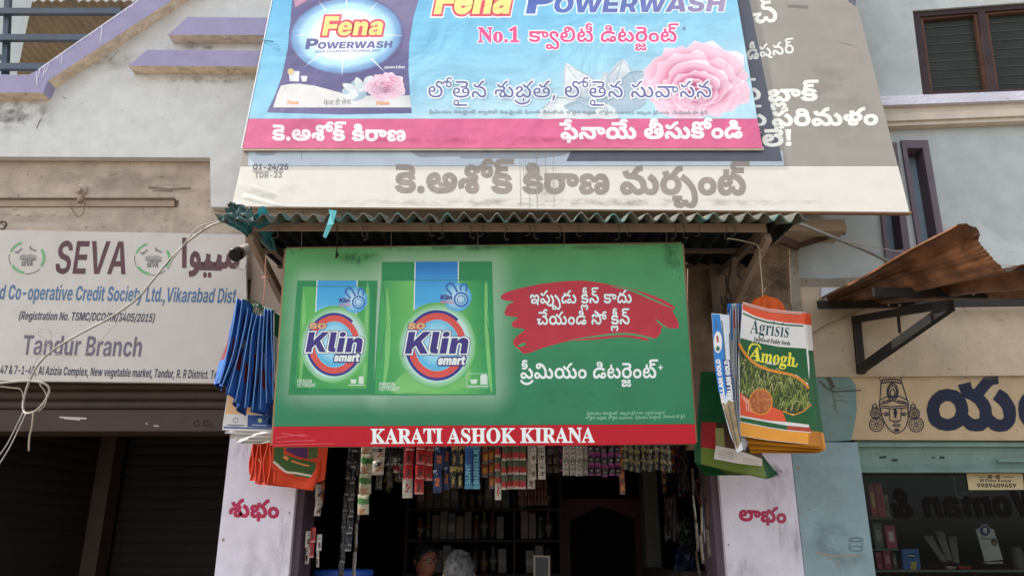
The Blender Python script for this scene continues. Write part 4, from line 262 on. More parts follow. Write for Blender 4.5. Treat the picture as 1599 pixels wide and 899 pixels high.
382:[[30,27,15,0,28,-32,-18,0],[37,-1,-7,1,-7,2,-7,3,-5,5,-4,6,-3,7,-2,13,2,14,3,7,4,6,5,5,7,3,7,2,7,1,8,-1,7,-2,6,-3,6,-5,4,-6,3,-7,2,-14,-2,-13,-3,-7,-4,-6,-6,-5,-6,-3,-7,-2],[37,16,7,2,4,3,3,6,1,9,-1,9,-3,7,-4,3,-7,1,-6,-1,-4,-3,-3,-7,-2,-9,2,-9,3,-6,4,-3]],1360:[[8,0,0,16,51,0,0,-16],[45,73,0,-73,-20,0,0,55,-16,-10,0,17,18,11]],1392:[[49,35,0,-15,-34,0,0,15]],1361:[[5,0,0,14,33,27,3,5,0,4,-1,4,-2,2,-4,2,-3,0,-4,-1,-2,-2,-2,-4,0,-5,-19,0,1,10,4,7,4,4,4,4,6,2,6,1,13,-1,9,-4,6,-6,2,-4,1,-8,-1,-8,-7,-10,-20,-17,28,0,0,-16]],1372:[[1,14,0,15,30,44,19,0,-29,-44,43,0,0,-15],[36,0,0,19,0,6,0,20,19,0,0,-45]],1455:[[40,76,-24,-87,-16,0,23,87]],1364:[[32,-1,-9,1,-8,3,-6,5,-4,7,-2,8,19,0,0,-3,2,-3,4,-3,4,0,4,0,4,3,2,4,0,3,0,4,-2,4,-3,2,-3,1,-4,0,-4,-1,-4,-5,-18,0,2,44,51,0,0,-16,-33,0,-1,-12,4,3,6,2,5,0,7,-2,7,-4,4,-4,3,-5,2,-6,0,-7,-1,-6,-2,-5,-4,-4,-4,-3,-5,-3]],411:[[2,56,0,17,62,0,0,-17,-21,0,0,-56,-20,0,0,56]],84:[[32,0,-20,0,0,17,22,0,5,1,4,2,3,4,2,5,1,10,-2,7,-3,6,-7,3,-25,1,0,17,24,0,12,-3,7,-4,5,-4,5,-6,2,-7,2,-8,-1,-13,-2,-7,-3,-7,-8,-8,-7,-3,-7,-2],[24,73,0,-73,-20,0,0,73]],384:[[4,0,0,73,37,-1,6,-1,7,-4,4,-4,3,-4,2,-9,-1,-11,-4,-7,-6,-5,-8,-3,-7,-1,-21,0,0,15,21,1,4,2,2,5,0,5,-4,4,-4,1,-11,0,0,-56],[44,0,-16,33,21,0,16,-33]],1371:[[32,-1,-11,1,-6,3,-5,3,-3,4,-3,5,-2,10,19,0,1,-6,4,-4,5,-1,4,1,3,1,3,6,0,5,-2,3,-6,3,-13,0,0,10,14,14,-28,0,0,16,51,0,0,-15,-22,-20,0,4,7,0,8,-1,5,-4,3,-3,2,-6,1,-8,-1,-5,-4,-7,-6,-5,-8,-3]],137:[[4,0,0,73,55,0,0,-17,-35,0,0,-13,33,0,0,-17,-33,0,0,-26]],614:[[30,-1,-9,1,-6,2,-4,3,-4,4,-3,5,-1,6,-1,6,1,9,6,9,9,7,11,2,11,-2,9,-6,5,-8,2,-11,0,-5,-48,0,0,11,39,0,-9,-2,-1,6,-5,3,-7,-1,-3,-3,-1,-5,0,-10,2,-5,2,-2,5,-1,4,1,3,1,2,3,17,0,-2,-6,-6,-6,-8,-5]],773:[[24,27,0,-27,-20,0,0,52,19,0,0,-15,-2,0,5,10,6,4,5,2,5,0,4,-1,5,-3,4,-4,2,-8,1,-37,-20,0,0,31,-3,4,-4,1,-4,-1,-2,-3]],507:[[20,-1,-9,2,-5,3,-2,4,-1,4,0,8,3,4,4,3,6,3,16,2,2,2,1,2,-3,3,-3,0,-5,-1,-2,-4,-17,0,2,9,5,6,9,3,13,1,10,-3,7,-5,3,-6,0,-39,-19,0,0,7,-6,-6,-3,-1],[26,11,4,1,4,2,1,2,0,6,-10,-2,-4,-2,0,-3,0,-2,2,-1]],375:[[4,0,0,73,37,-1,6,-1,7,-4,4,-4,3,-4,2,-9,-1,-11,-4,-7,-6,-6,-8,-3,-6,-1,-22,0,0,17,21,0,4,3,2,3,0,5,-3,4,-5,2,-11,0,0,-56]],321:[[37,-1,-7,1,-7,2,-7,3,-5,5,-4,6,-3,7,-2,13,2,14,3,7,4,6,5,5,7,3,7,2,7,1,8,-1,7,-2,6,-3,6,-5,4,-6,3,-7,2,-14,-2,-13,-3,-7,-4,-6,-6,-5,-6,-3,-7,-2],[37,16,7,2,4,3,3,6,1,9,-1,9,-3,7,-4,3,-7,1,-6,-1,-4,-3,-3,-7,-2,-9,2,-9,3,-6,4,-3]],459:[[19,0,-19,73,22,0,12,-61,-5,0,13,61,20,0,13,-61,-5,0,12,61,22,0,-20,-73,-22,0,-13,57,6,0,-13,-57]],95:[[4,0,0,73,56,0,0,-17,-36,0,0,-11,33,0,0,-17,-33,0,0,-11,36,0,0,-17]],2:[[0,0,24,73,28,0,24,-73,-22,0,-19,65,6,0,-19,-65],[18,12,0,16,40,0,0,-16]],397:[[34,-1,-11,1,-6,2,-5,3,-4,3,-3,5,-1,5,-1,6,19,0,1,-3,2,-3,3,-2,4,-1,8,1,3,1,2,2,0,4,-3,3,-20,5,-10,4,-6,7,-1,6,0,5,1,5,2,5,4,4,9,5,13,2,10,-1,11,-5,3,-3,3,-5,2,-5,1,-5,-19,0,-1,3,-2,3,-3,1,-4,1,-7,-2,-3,-3,0,-3,5,-3,18,-5,9,-4,6,-6,2,-9,-1,-9,-2,-4,-4,-4,-4,-3,-6,-2]],161:[[4,0,0,73,20,0,0,-27,24,0,0,27,21,0,0,-73,-21,0,0,28,-24,0,0,-28]],271:[[19,10,0,25,29,38,24,0,-31,-38,-2,0],[4,0,0,73,20,0,0,-16,0,-21,0,-9,0,-27],[50,0,-18,29,12,15,29,-44]],
751:[[24,0,-7,1,-6,1,-4,3,-2,5,-1,6,0,57,20,0,0,-55,1,-3,4,-1,0,-14]],689:[[4,0,0,52,20,0,0,-52],[14,55,-4,1,-4,2,-2,3,0,3,0,4,2,3,4,2,4,1,4,-1,3,-2,3,-3,0,-4,0,-3,-3,-3,-3,-2]],871:[[29,-1,-9,0,-9,4,-7,6,-2,8,19,0,2,-4,3,-1,5,0,3,2,0,2,-3,2,-15,3,-5,1,-5,5,-2,4,-1,6,3,8,6,5,10,2,11,0,10,-3,7,-5,3,-7,0,-3,-18,0,-2,4,-3,2,-4,-1,-3,-1,0,-3,2,-1,16,-3,7,-3,4,-3,2,-6,-1,-8,-5,-6,-8,-5]],766:[[4,0,0,52,19,0,0,-13,-1,0,2,4,3,5,5,3,4,2,7,-1,6,-3,4,-5,1,-5,-1,0,1,4,4,5,3,2,6,2,6,1,5,-2,4,-3,4,-4,2,-7,0,-37,-20,0,0,32,-3,4,-3,1,-4,-1,-2,-4,-1,-32,-18,0,0,32,-3,4,-4,1,-3,-1,-3,-4,0,-32]],852:[[4,0,0,52,19,0,0,-10,3,6,3,2,4,1,8,1,0,-16,-11,-1,-4,-3,-2,-3,0,-29]],889:[[40,52,0,-15,-39,0,0,15],[10,66,19,0,0,-49,2,-2,9,0,0,-15,-15,0,-6,1,-5,3,-3,3,-1,8]],281:[[4,0,0,73,20,0,0,-56,32,0,0,-17]],292:[[4,0,0,73,30,0,15,-55,-5,0,14,55,31,0,0,-73,-20,0,0,62,3,0,-18,-62,-16,0,-18,62,3,0,1,-62]],141:[[38,-1,-9,1,-7,2,-6,3,-6,5,-4,6,-2,8,-2,12,2,14,3,7,4,6,5,5,7,3,7,2,7,1,13,-2,10,-5,7,-9,3,-6,1,-4,-21,0,-1,3,-3,3,-5,2,-8,0,-3,-2,-4,-4,-2,-3,-1,-8,1,-12,3,-6,7,-4,9,0,6,3,2,3,0,4,5,-1,-18,0,0,15,33,0,0,-18,-2,-6,-4,-6,-7,-7,-6,-3,-7,-2]],915:[[22,-1,-5,0,-5,2,-4,4,-3,5,-1,9,0,33,20,0,0,-31,3,-5,4,-1,5,3,2,3,0,31,20,0,0,-52,-20,0,0,14,3,0,-4,-7,-3,-4,-4,-3]],1374:[[32,74,12,-2,5,-3,7,-5,3,-5,2,-5,0,-6,-1,-7,-6,-13,-19,-28,-21,0,21,32,5,0,-5,-5,-5,-2,-11,1,-6,3,-5,5,-4,7,-1,7,1,6,3,8,7,7,8,4],[32,59,-3,-1,-5,-3,-1,-3,-1,-4,1,-3,1,-3,5,-3,3,-1,4,1,3,1,3,5,0,3,0,4,-3,4,-3,2]],1367:[[32,-1,-10,1,-11,4,-7,7,-1,4,-1,5,1,7,4,4,6,4,8,3,-5,1,-5,2,-5,6,-2,7,3,9,4,5,7,3,8,3,6,0,7,0,8,-3,6,-3,5,-5,2,-9,-2,-7,-4,-6,-5,-2,-6,-1,9,-3,6,-4,3,-4,1,-7,0,-5,-2,-4,-7,-7,-11,-4],[32,12,7,2,2,3,1,4,-2,6,-4,3,-4,0,-3,0,-4,-3,-2,-6,2,-6,4,-2],[32,44,6,2,3,6,0,2,-3,4,-6,2,-6,-2,-2,-6,2,-6]],1359:[[32,-1,-11,1,-6,3,-5,5,-3,5,-3,7,-2,8,0,8,0,9,2,8,3,7,3,5,5,4,6,3,11,2,11,-2,6,-3,5,-4,4,-5,3,-7,1,-8,1,-9,-1,-8,-1,-8,-3,-7,-4,-5,-5,-5,-6,-3],[32,14,5,2,4,4,2,7,1,9,-1,10,-2,6,-4,5,-5,1,-5,-1,-4,-5,-1,-6,-1,-10,1,-9,1,-7,4,-4]],790:[[30,-1,-12,2,-5,3,-4,3,-3,4,-2,6,-2,9,2,9,2,5,3,4,4,4,5,3,12,2,12,-2,6,-3,4,-4,3,-4,2,-5,1,-9,-1,-9,-2,-6,-3,-4,-4,-3,-6,-3],[30,14,5,1,2,3,2,8,-1,4,-1,4,-2,2,-5,2,-4,-2,-2,-2,-2,-4,0,-4,2,-8,2,-3]],1425:[[27,-1,-11,2,-8,5,-5,7,-1,8,2,6,4,5,26,18,1,3,0,3,-2,2,-3,0,-3,0,-2,-3,0,-4,2,-3,42,-48,-19,0,-31,32,-7,11,-3,6,0,7,1,4,3,6,4,4,4,2,4,1,8,1,8,-3,6,-5,2,-6,1,-9,-3,-5,-4,-5,-21,-16,-1,-4,1,-4,3,-2,4,-1,5,1,6,3,4,4,3,5,2,6,0,5,16,0,0,-5,-4,-14,-6,-9,-3,-3,-11,-6,-6,-1]],849:[[58,-20,-19,0,0,28,-4,-5,-3,-2,-7,-2,-10,2,-4,3,-5,5,-3,11,0,12,3,10,7,7,6,3,10,0,5,-2,5,-5,0,7,19,0],[30,14,4,1,3,3,2,8,0,4,-2,4,-3,3,-4,1,-3,-1,-2,-2,-3,-5,0,-4,1,-6,2,-3,2,-2]],424:[[35,-1,-10,1,-6,2,-8,5,-5,7,-1,6,-1,6,0,47,20,0,0,-48,1,-3,3,-3,3,-2,4,-1,4,1,4,2,2,3,2,3,0,48,20,0,0,-47,-1,-6,-2,-6,-5,-7,-7,-5,-10,-3]],300:[[4,0,0,73,21,0,18,-30,10,-18,-3,-5,0,53,20,0,0,-73,-21,0,-18,29,-12,21,4,2,1,-52]],234:[[2,0,0,16,10,0,0,41,-10,0,0,16,39,0,0,-16,-9,0,0,-41,9,0,0,-16]],},
'S': {
196:[[60,-2,-44,54,0,-45,2,-2,2,-2,5,0,0,-3,-22,0,0,3,7,1,1,8,0,46,-6,6,-2,1,0,3,20,0,35,-43,0,34,-2,4,-7,2,0,3,22,0,0,-3,-4,0,-3,-2,-1,-2,0,-63]],1280:[[25,-2,-8,2,-7,4,-2,3,-4,7,-1,9,1,9,2,4,4,6,7,4,8,1,8,-1,3,-2,6,-5,4,-7,1,-9,-1,-9,-4,-7,-5,-5,-4,-2],[25,2,4,1,2,3,1,6,1,11,-1,11,-1,6,-2,3,-4,1,-4,-1,-2,-3,-1,-6,-1,-11,1,-11,1,-6,3,-3]],1322:[[13,-1,-4,1,-2,5,1,4,1,2,4,1,5,-1,1,-2,1,-4,-1,-3,-1,-2]],2452:[[10,0,0,5,10,1,3,3,0,53,-7,-8,-3,-2,-3,0,-4,2,-2,5,10,4,13,9,11,0,0,-63,2,-3,11,-1,0,-5]],168:[[2,0,0,3,5,0,2,2,2,2,0,5,0,48,-2,3,-2,2,-5,0,0,3,34,0,0,-3,-6,-1,-2,-2,-1,-27,24,24,1,3,-2,3,-7,0,0,3,29,0,0,-3,-8,-2,-8,-5,-16,-16,29,-35,3,-3,5,-1,0,-3,-35,0,0,3,5,0,2,1,0,3,-19,25,-3,-2,1,-23,1,-2,3,-2,4,0,0,-3]],73:[[-1,0,0,3,5,1,1,3,26,62,2,0,26,-61,4,-5,3,0,0,-3,-32,0,0,3,5,0,2,2,1,2,-4,13,-23,0,-4,-13,2,-3,6,-1,0,-3],[17,24,19,0,-10,24]],238:[[2,0,0,3,5,0,2,2,2,2,0,5,0,48,-2,3,-2,2,-5,0,0,3,41,-1,8,-2,7,-4,4,-7,-1,-9,-1,-4,-3,-3,-10,-5,19,-28,3,-2,3,0,0,-3,-22,0,-20,32,-3,0,1,-25,1,-2,3,-2,4,0,0,-3],[27,35,8,0,4,1,3,2,2,3,1,9,0,5,-2,4,-2,3,-3,2,-8,0,-2,-1,-1,-2]],257:[[14,0,0,3,4,0,3,2,2,2,0,57,-6,0,-4,-1,-3,-3,-4,-5,-2,-8,-2,0,0,21,59,0,0,-21,-2,0,-2,6,-2,5,-4,4,-5,2,-7,0,1,-57,1,-3,3,-1,5,0,0,-3]],150:[[2,0,0,3,7,2,2,2,0,4,0,50,-2,3,-7,1,0,3,34,0,0,-3,-7,-1,-1,-3,-1,-49,2,-7,8,-2,0,-3]],247:[[6,-2,0,26,3,0,3,-10,5,-7,3,-2,4,-2,5,-1,7,2,2,1,3,4,1,4,-1,3,-4,6,-17,9,-9,7,-3,7,-1,4,2,8,1,3,2,3,5,4,7,2,7,0,14,-3,2,1,1,2,2,0,0,-21,-2,0,-3,6,-3,6,-5,4,-4,2,-4,0,-5,0,-3,-2,-2,-4,-1,-3,0,-4,4,-5,19,-9,6,-4,3,-4,2,-3,2,-8,-1,-4,-3,-7,-5,-6,-7,-3,-12,-1,-13,3,-3,-1,-1,-3]],142:[[2,0,0,3,5,0,2,2,2,2,0,5,0,48,-2,3,-2,2,-5,0,0,3,34,0,0,-3,-6,-1,-2,-2,-1,-25,24,0,-1,25,-2,2,-6,1,0,3,34,0,0,-3,-7,-2,-2,-2,0,-5,0,-48,2,-3,2,-2,5,0,0,-3,-34,0,0,3,7,2,1,2,1,26,-24,0,1,-26,1,-2,3,-2,4,0,0,-3]],205:[[39,-2,-10,2,-4,1,-6,3,-5,5,-4,5,-3,6,-3,9,0,5,0,5,3,9,3,6,4,5,5,4,6,4,10,2,5,0,4,0,9,-2,6,-3,5,-5,4,-5,4,-6,2,-9,0,-5,0,-5,-2,-9,-4,-6,-4,-5,-5,-5,-6,-3,-5,-1],[39,2,7,1,4,4,4,6,2,9,0,12,0,11,-4,13,-6,6,-7,2,-6,-1,-5,-4,-4,-7,-2,-9,0,-11,0,-11,4,-13,6,-6]],715:[[22,-21,-11,1,-4,2,-4,4,-1,3,1,3,3,2,4,2,-4,3,-2,2,0,3,0,4,5,5,6,3,-7,5,-3,3,-2,8,1,4,4,6,8,5,7,0,12,-2,12,0,0,-5,-7,0,2,-3,1,-7,0,-4,-5,-7,-8,-3,-11,-1,-4,-3,0,-1,1,-3,19,-1,7,-3,3,-2,2,-3,-1,-9,-2,-4,-7,-5,-4,-1],[23,18,3,1,2,3,2,9,-2,10,-2,2,-3,1,-3,-1,-2,-2,-1,-10,1,-9,2,-3],[24,-17,7,0,4,2,3,2,1,3,0,2,-5,3,-20,0,-2,-3,-1,-3,1,-2,2,-2,4,-2]],1398:[[3,0,0,2,4,2,1,4,0,33,-1,1,-4,2,0,2,19,0,0,-8,4,5,5,4,7,0,3,-2,2,-2,0,-3,0,-3,-4,-3,-4,-1,-5,5,-2,1,-4,-3,-1,-3,0,-28,1,-1,5,-2,0,-2]],779:[[15,54,-5,2,-2,5,2,6,2,1,3,1,3,-1,2,-1,2,-6,0,-3,-2,-2],[3,0,0,2,4,2,1,4,0,33,-1,1,-4,2,0,2,19,0,0,-40,2,-3,3,-1,0,-2]],1557:[[22,-2,-11,3,-2,0,-1,-2,-3,0,0,17,3,0,3,-8,6,-5,4,-1,3,1,3,1,2,5,-1,2,-2,3,-13,7,-5,4,-2,4,0,8,4,6,7,4,6,0,9,-2,2,3,2,0,0,-15,-2,0,-3,6,-5,4,-7,1,-3,-3,0,-5,1,-1,17,-10,4,-6,0,-5,-2,-8,-5,-6]],1120:[[3,0,0,2,4,2,1,4,0,32,-3,3,-2,1,0,2,19,0,0,-7,6,6,7,2,5,0,4,-2,2,-2,2,-4,6,6,8,2,5,0,3,-2,3,-3,1,-5,1,-5,0,-26,2,-3,3,-1,0,-2,-24,0,0,2,4,2,1,4,0,28,-2,4,-3,0,-3,0,-5,-5,1,-29,2,-3,2,-1,0,-2,-23,0,0,2,4,2,0,4,0,28,-2,4,-2,0,-3,0,-5,-5,0,-29,2,-3,2,-1,0,-2]],
1317:[[3,-21,0,3,4,2,1,6,0,50,-1,2,-4,2,0,2,18,0,0,-7,3,4,6,4,4,1,7,-2,5,-4,5,-10,1,-13,-4,-12,-5,-5,-3,-2,-6,-2,-7,2,-5,5,1,-20,2,-3,4,0,0,-3],[29,4,4,1,3,4,2,14,-2,14,-2,3,-4,1,-3,0,-5,-6,0,-25,2,-3,2,-2]],2558:[[21,-2,-17,42,-2,3,-2,1,0,2,24,0,0,-2,-4,-1,-1,-3,9,-22,8,22,-2,3,-4,1,0,2,15,0,0,-2,-2,-1,-3,-4,-16,-41]],613:[[23,-2,-7,2,-3,2,-6,5,-3,7,-1,9,1,9,4,7,5,5,3,2,7,1,8,-1,6,-4,4,-7,1,-10,-25,0,2,-12,3,-4,3,-2,5,-1,3,1,4,2,3,4,2,-2,-6,-8,-8,-4],[17,29,13,0,0,8,-1,4,-2,2,-3,1,-3,-1,-2,-2,-1,-5]],484:[[21,-2,-7,2,-2,2,-5,5,-2,3,-2,12,0,5,2,8,4,7,6,4,3,1,8,0,4,-2,3,-3,0,20,-1,2,-6,1,0,3,22,0,0,-60,2,-3,3,-1,0,-2,-9,-1,-11,-3,0,8,-5,-6],[26,4,4,2,3,5,0,25,-2,4,-5,2,-4,-1,-3,-4,-1,-14,1,-14,3,-4]],217:[[2,0,0,3,5,0,2,2,2,2,0,5,0,48,-2,3,-2,2,-5,0,0,3,41,-1,7,-1,6,-4,4,-6,1,-7,-2,-7,-2,-3,-6,-6,-4,-1,-5,-1,-15,0,1,-24,1,-2,3,-2,4,0,0,-3],[27,34,7,1,4,1,2,2,2,2,2,9,-2,9,-3,5,-3,1,-6,0,-3,-2]],319:[[38,-2,-4,1,-3,2,-1,4,-8,-5,-8,-1,-4,0,-4,3,-2,3,-1,4,1,5,2,3,3,3,7,4,14,4,-1,12,-1,2,-3,2,-3,0,-5,-1,-1,-2,2,-7,-2,-4,-4,-2,-5,2,-2,5,1,4,4,5,9,3,10,0,8,-2,5,-5,2,-9,0,-25,1,-1,3,1,1,-2,-3,-3,-4,-2],[22,5,4,1,4,3,0,16,-8,-3,-4,-6,0,-8,2,-2]],2618:[[8,-21,-4,1,-2,1,-2,3,-1,4,2,4,2,2,5,0,3,-3,0,-5,2,-1,2,1,3,5,3,8,-16,40,-3,4,-3,1,0,2,25,0,0,-2,-4,-1,-1,-3,9,-22,7,22,-1,3,-4,1,0,2,15,0,0,-2,-2,-1,-3,-4,-19,-50,-4,-6,-3,-2]],767:[[3,0,0,2,4,2,1,4,0,51,-1,5,-4,2,0,2,19,0,0,-28,6,5,8,2,5,0,4,-2,2,-3,2,-5,0,-5,0,-26,3,-3,2,-1,0,-2,-24,0,0,2,4,2,1,4,0,28,-2,4,-3,0,-3,0,-5,-5,0,-29,2,-3,3,-1,0,-2]],},
'A': {
45:[[8,0,-2,76,17,0,2,-76]],1457:[[5,-23,-3,15,14,2,6,3,7,4,2,3,2,8,-1,9,-3,6,-4,1,-2,-2,-1,-4,0,-3,1,-2,8,-2,12,1,15,0,3,-2,1,-3,0,-6,-2,-3,-3,-2,-4,0,-27,0,-9,2,-6,3,-3,3,-2,6,0,8,2,7,3,6,5,4,6,4,5,0,8,-2,4,-2,4,-5,5,-10,1,-15,-3,-10,-7,-9,-9,-7,-9,-4]],1481:[[0,0,1,16,7,1,4,3,3,6,1,12,17,-3,-1,-11,1,-5,6,-2,11,-1,2,-2,2,-3,0,-6,-2,-3,-3,-2,-10,0,-9,2,-3,1,-4,5,-2,8,6,0,-3,-7,-5,-5,-7,-3],[30,-24,-5,2,-2,6,2,5,5,2,5,-2,2,-3,1,-2,-1,-3,-2,-3],[12,-24,-5,2,-2,6,2,5,5,2,6,-2,1,-3,1,-2,-1,-3,-1,-3]],1070:[[0,0,1,16,6,1,3,3,2,6,2,11,17,-3,-1,-10,0,-4,1,-2,3,-1,3,-1,6,1,3,3,2,6,2,12,17,-3,-2,-12,1,-4,4,-3,6,0,5,2,1,5,-1,10,-4,14,17,5,5,-21,0,-14,-1,-4,-3,-5,-8,-6,-7,-2,-6,0,-9,1,-3,2,-3,2,-3,9,4,0,-2,-4,-4,-6,-3,-2,-8,-2,-9,0,-7,2,-3,2,-5,10,7,0,-2,-4,-5,-5,-8,-4]],},
'D': {
47:[[46,55,0,-20,5,4,3,1,8,-1,3,-1,6,-5,1,-4,0,-10,-2,-8,-4,-7,-7,4,4,7,1,5,0,8,-2,3,-2,1,-3,1,-5,-2,-6,-5,0,-26,-8,0,0,19,-9,-4,-8,0,-6,3,-5,5,-2,7,0,25,-8,0,0,7,79,0,0,-7],[16,55,0,-24,1,-5,4,-4,4,0,7,1,6,5,0,27]],75:[[-17,62,-3,9,-3,7,-5,4,-6,0,-4,-1,-3,7,9,2,5,-1,7,-4,6,-10,5,-13]],44:[[0,62,57,0,0,-7,-10,0,0,-55,-9,0,0,30,-18,0,0,-8,-1,-2,-4,-1,-2,0,-5,4,-4,6,0,3,1,4,2,1,31,0,0,18,-38,0]],66:[[17,55,0,-55,-8,0,0,55,-9,0,0,7,27,0,0,-7]],61:[[32,7,6,3,2,2,0,3,0,3,-3,3,-3,1,-6,1,-8,-1,-3,-2,-2,-3,-1,-5,1,-6,5,-6,10,-9,-5,-5,-12,11,-4,5,-3,7,0,8,1,3,5,5,-4,4,-1,6,2,7,4,3,6,1,17,0,0,9,-36,0,0,7,55,0,0,-7,-11,0,0,-16,-24,0,-3,0,-2,-2,0,-4,3,-5,10,2,8,-1,7,-4,3,-3,2,-7,0,-3,-3,-6,-3,-3,-7,-3]],68:[[-18,62,-4,9,0,8,2,3,5,6,9,2,7,-2,5,-4,5,-6,5,-16,11,0,0,-7,-10,0,0,-55,-8,0,0,55,-9,0,0,7,9,0,-6,16,-5,4,-7,0,-3,-2,-1,-3,-1,-4,1,-6,3,-5]],54:[[0,55,0,7,69,0,0,-7,-10,0,0,-55,-8,0,0,36,-4,-1,-5,-2,-4,-5,-2,-7,-8,2,3,8,-2,2,-8,2,-4,0,-2,-2,-2,-3,0,-3,2,-7,3,-5,13,-11,-5,-5,-17,15,-4,10,0,8,2,4,6,5,7,2,5,-1,3,-1,7,-4,7,4,9,2,0,12]],},
}
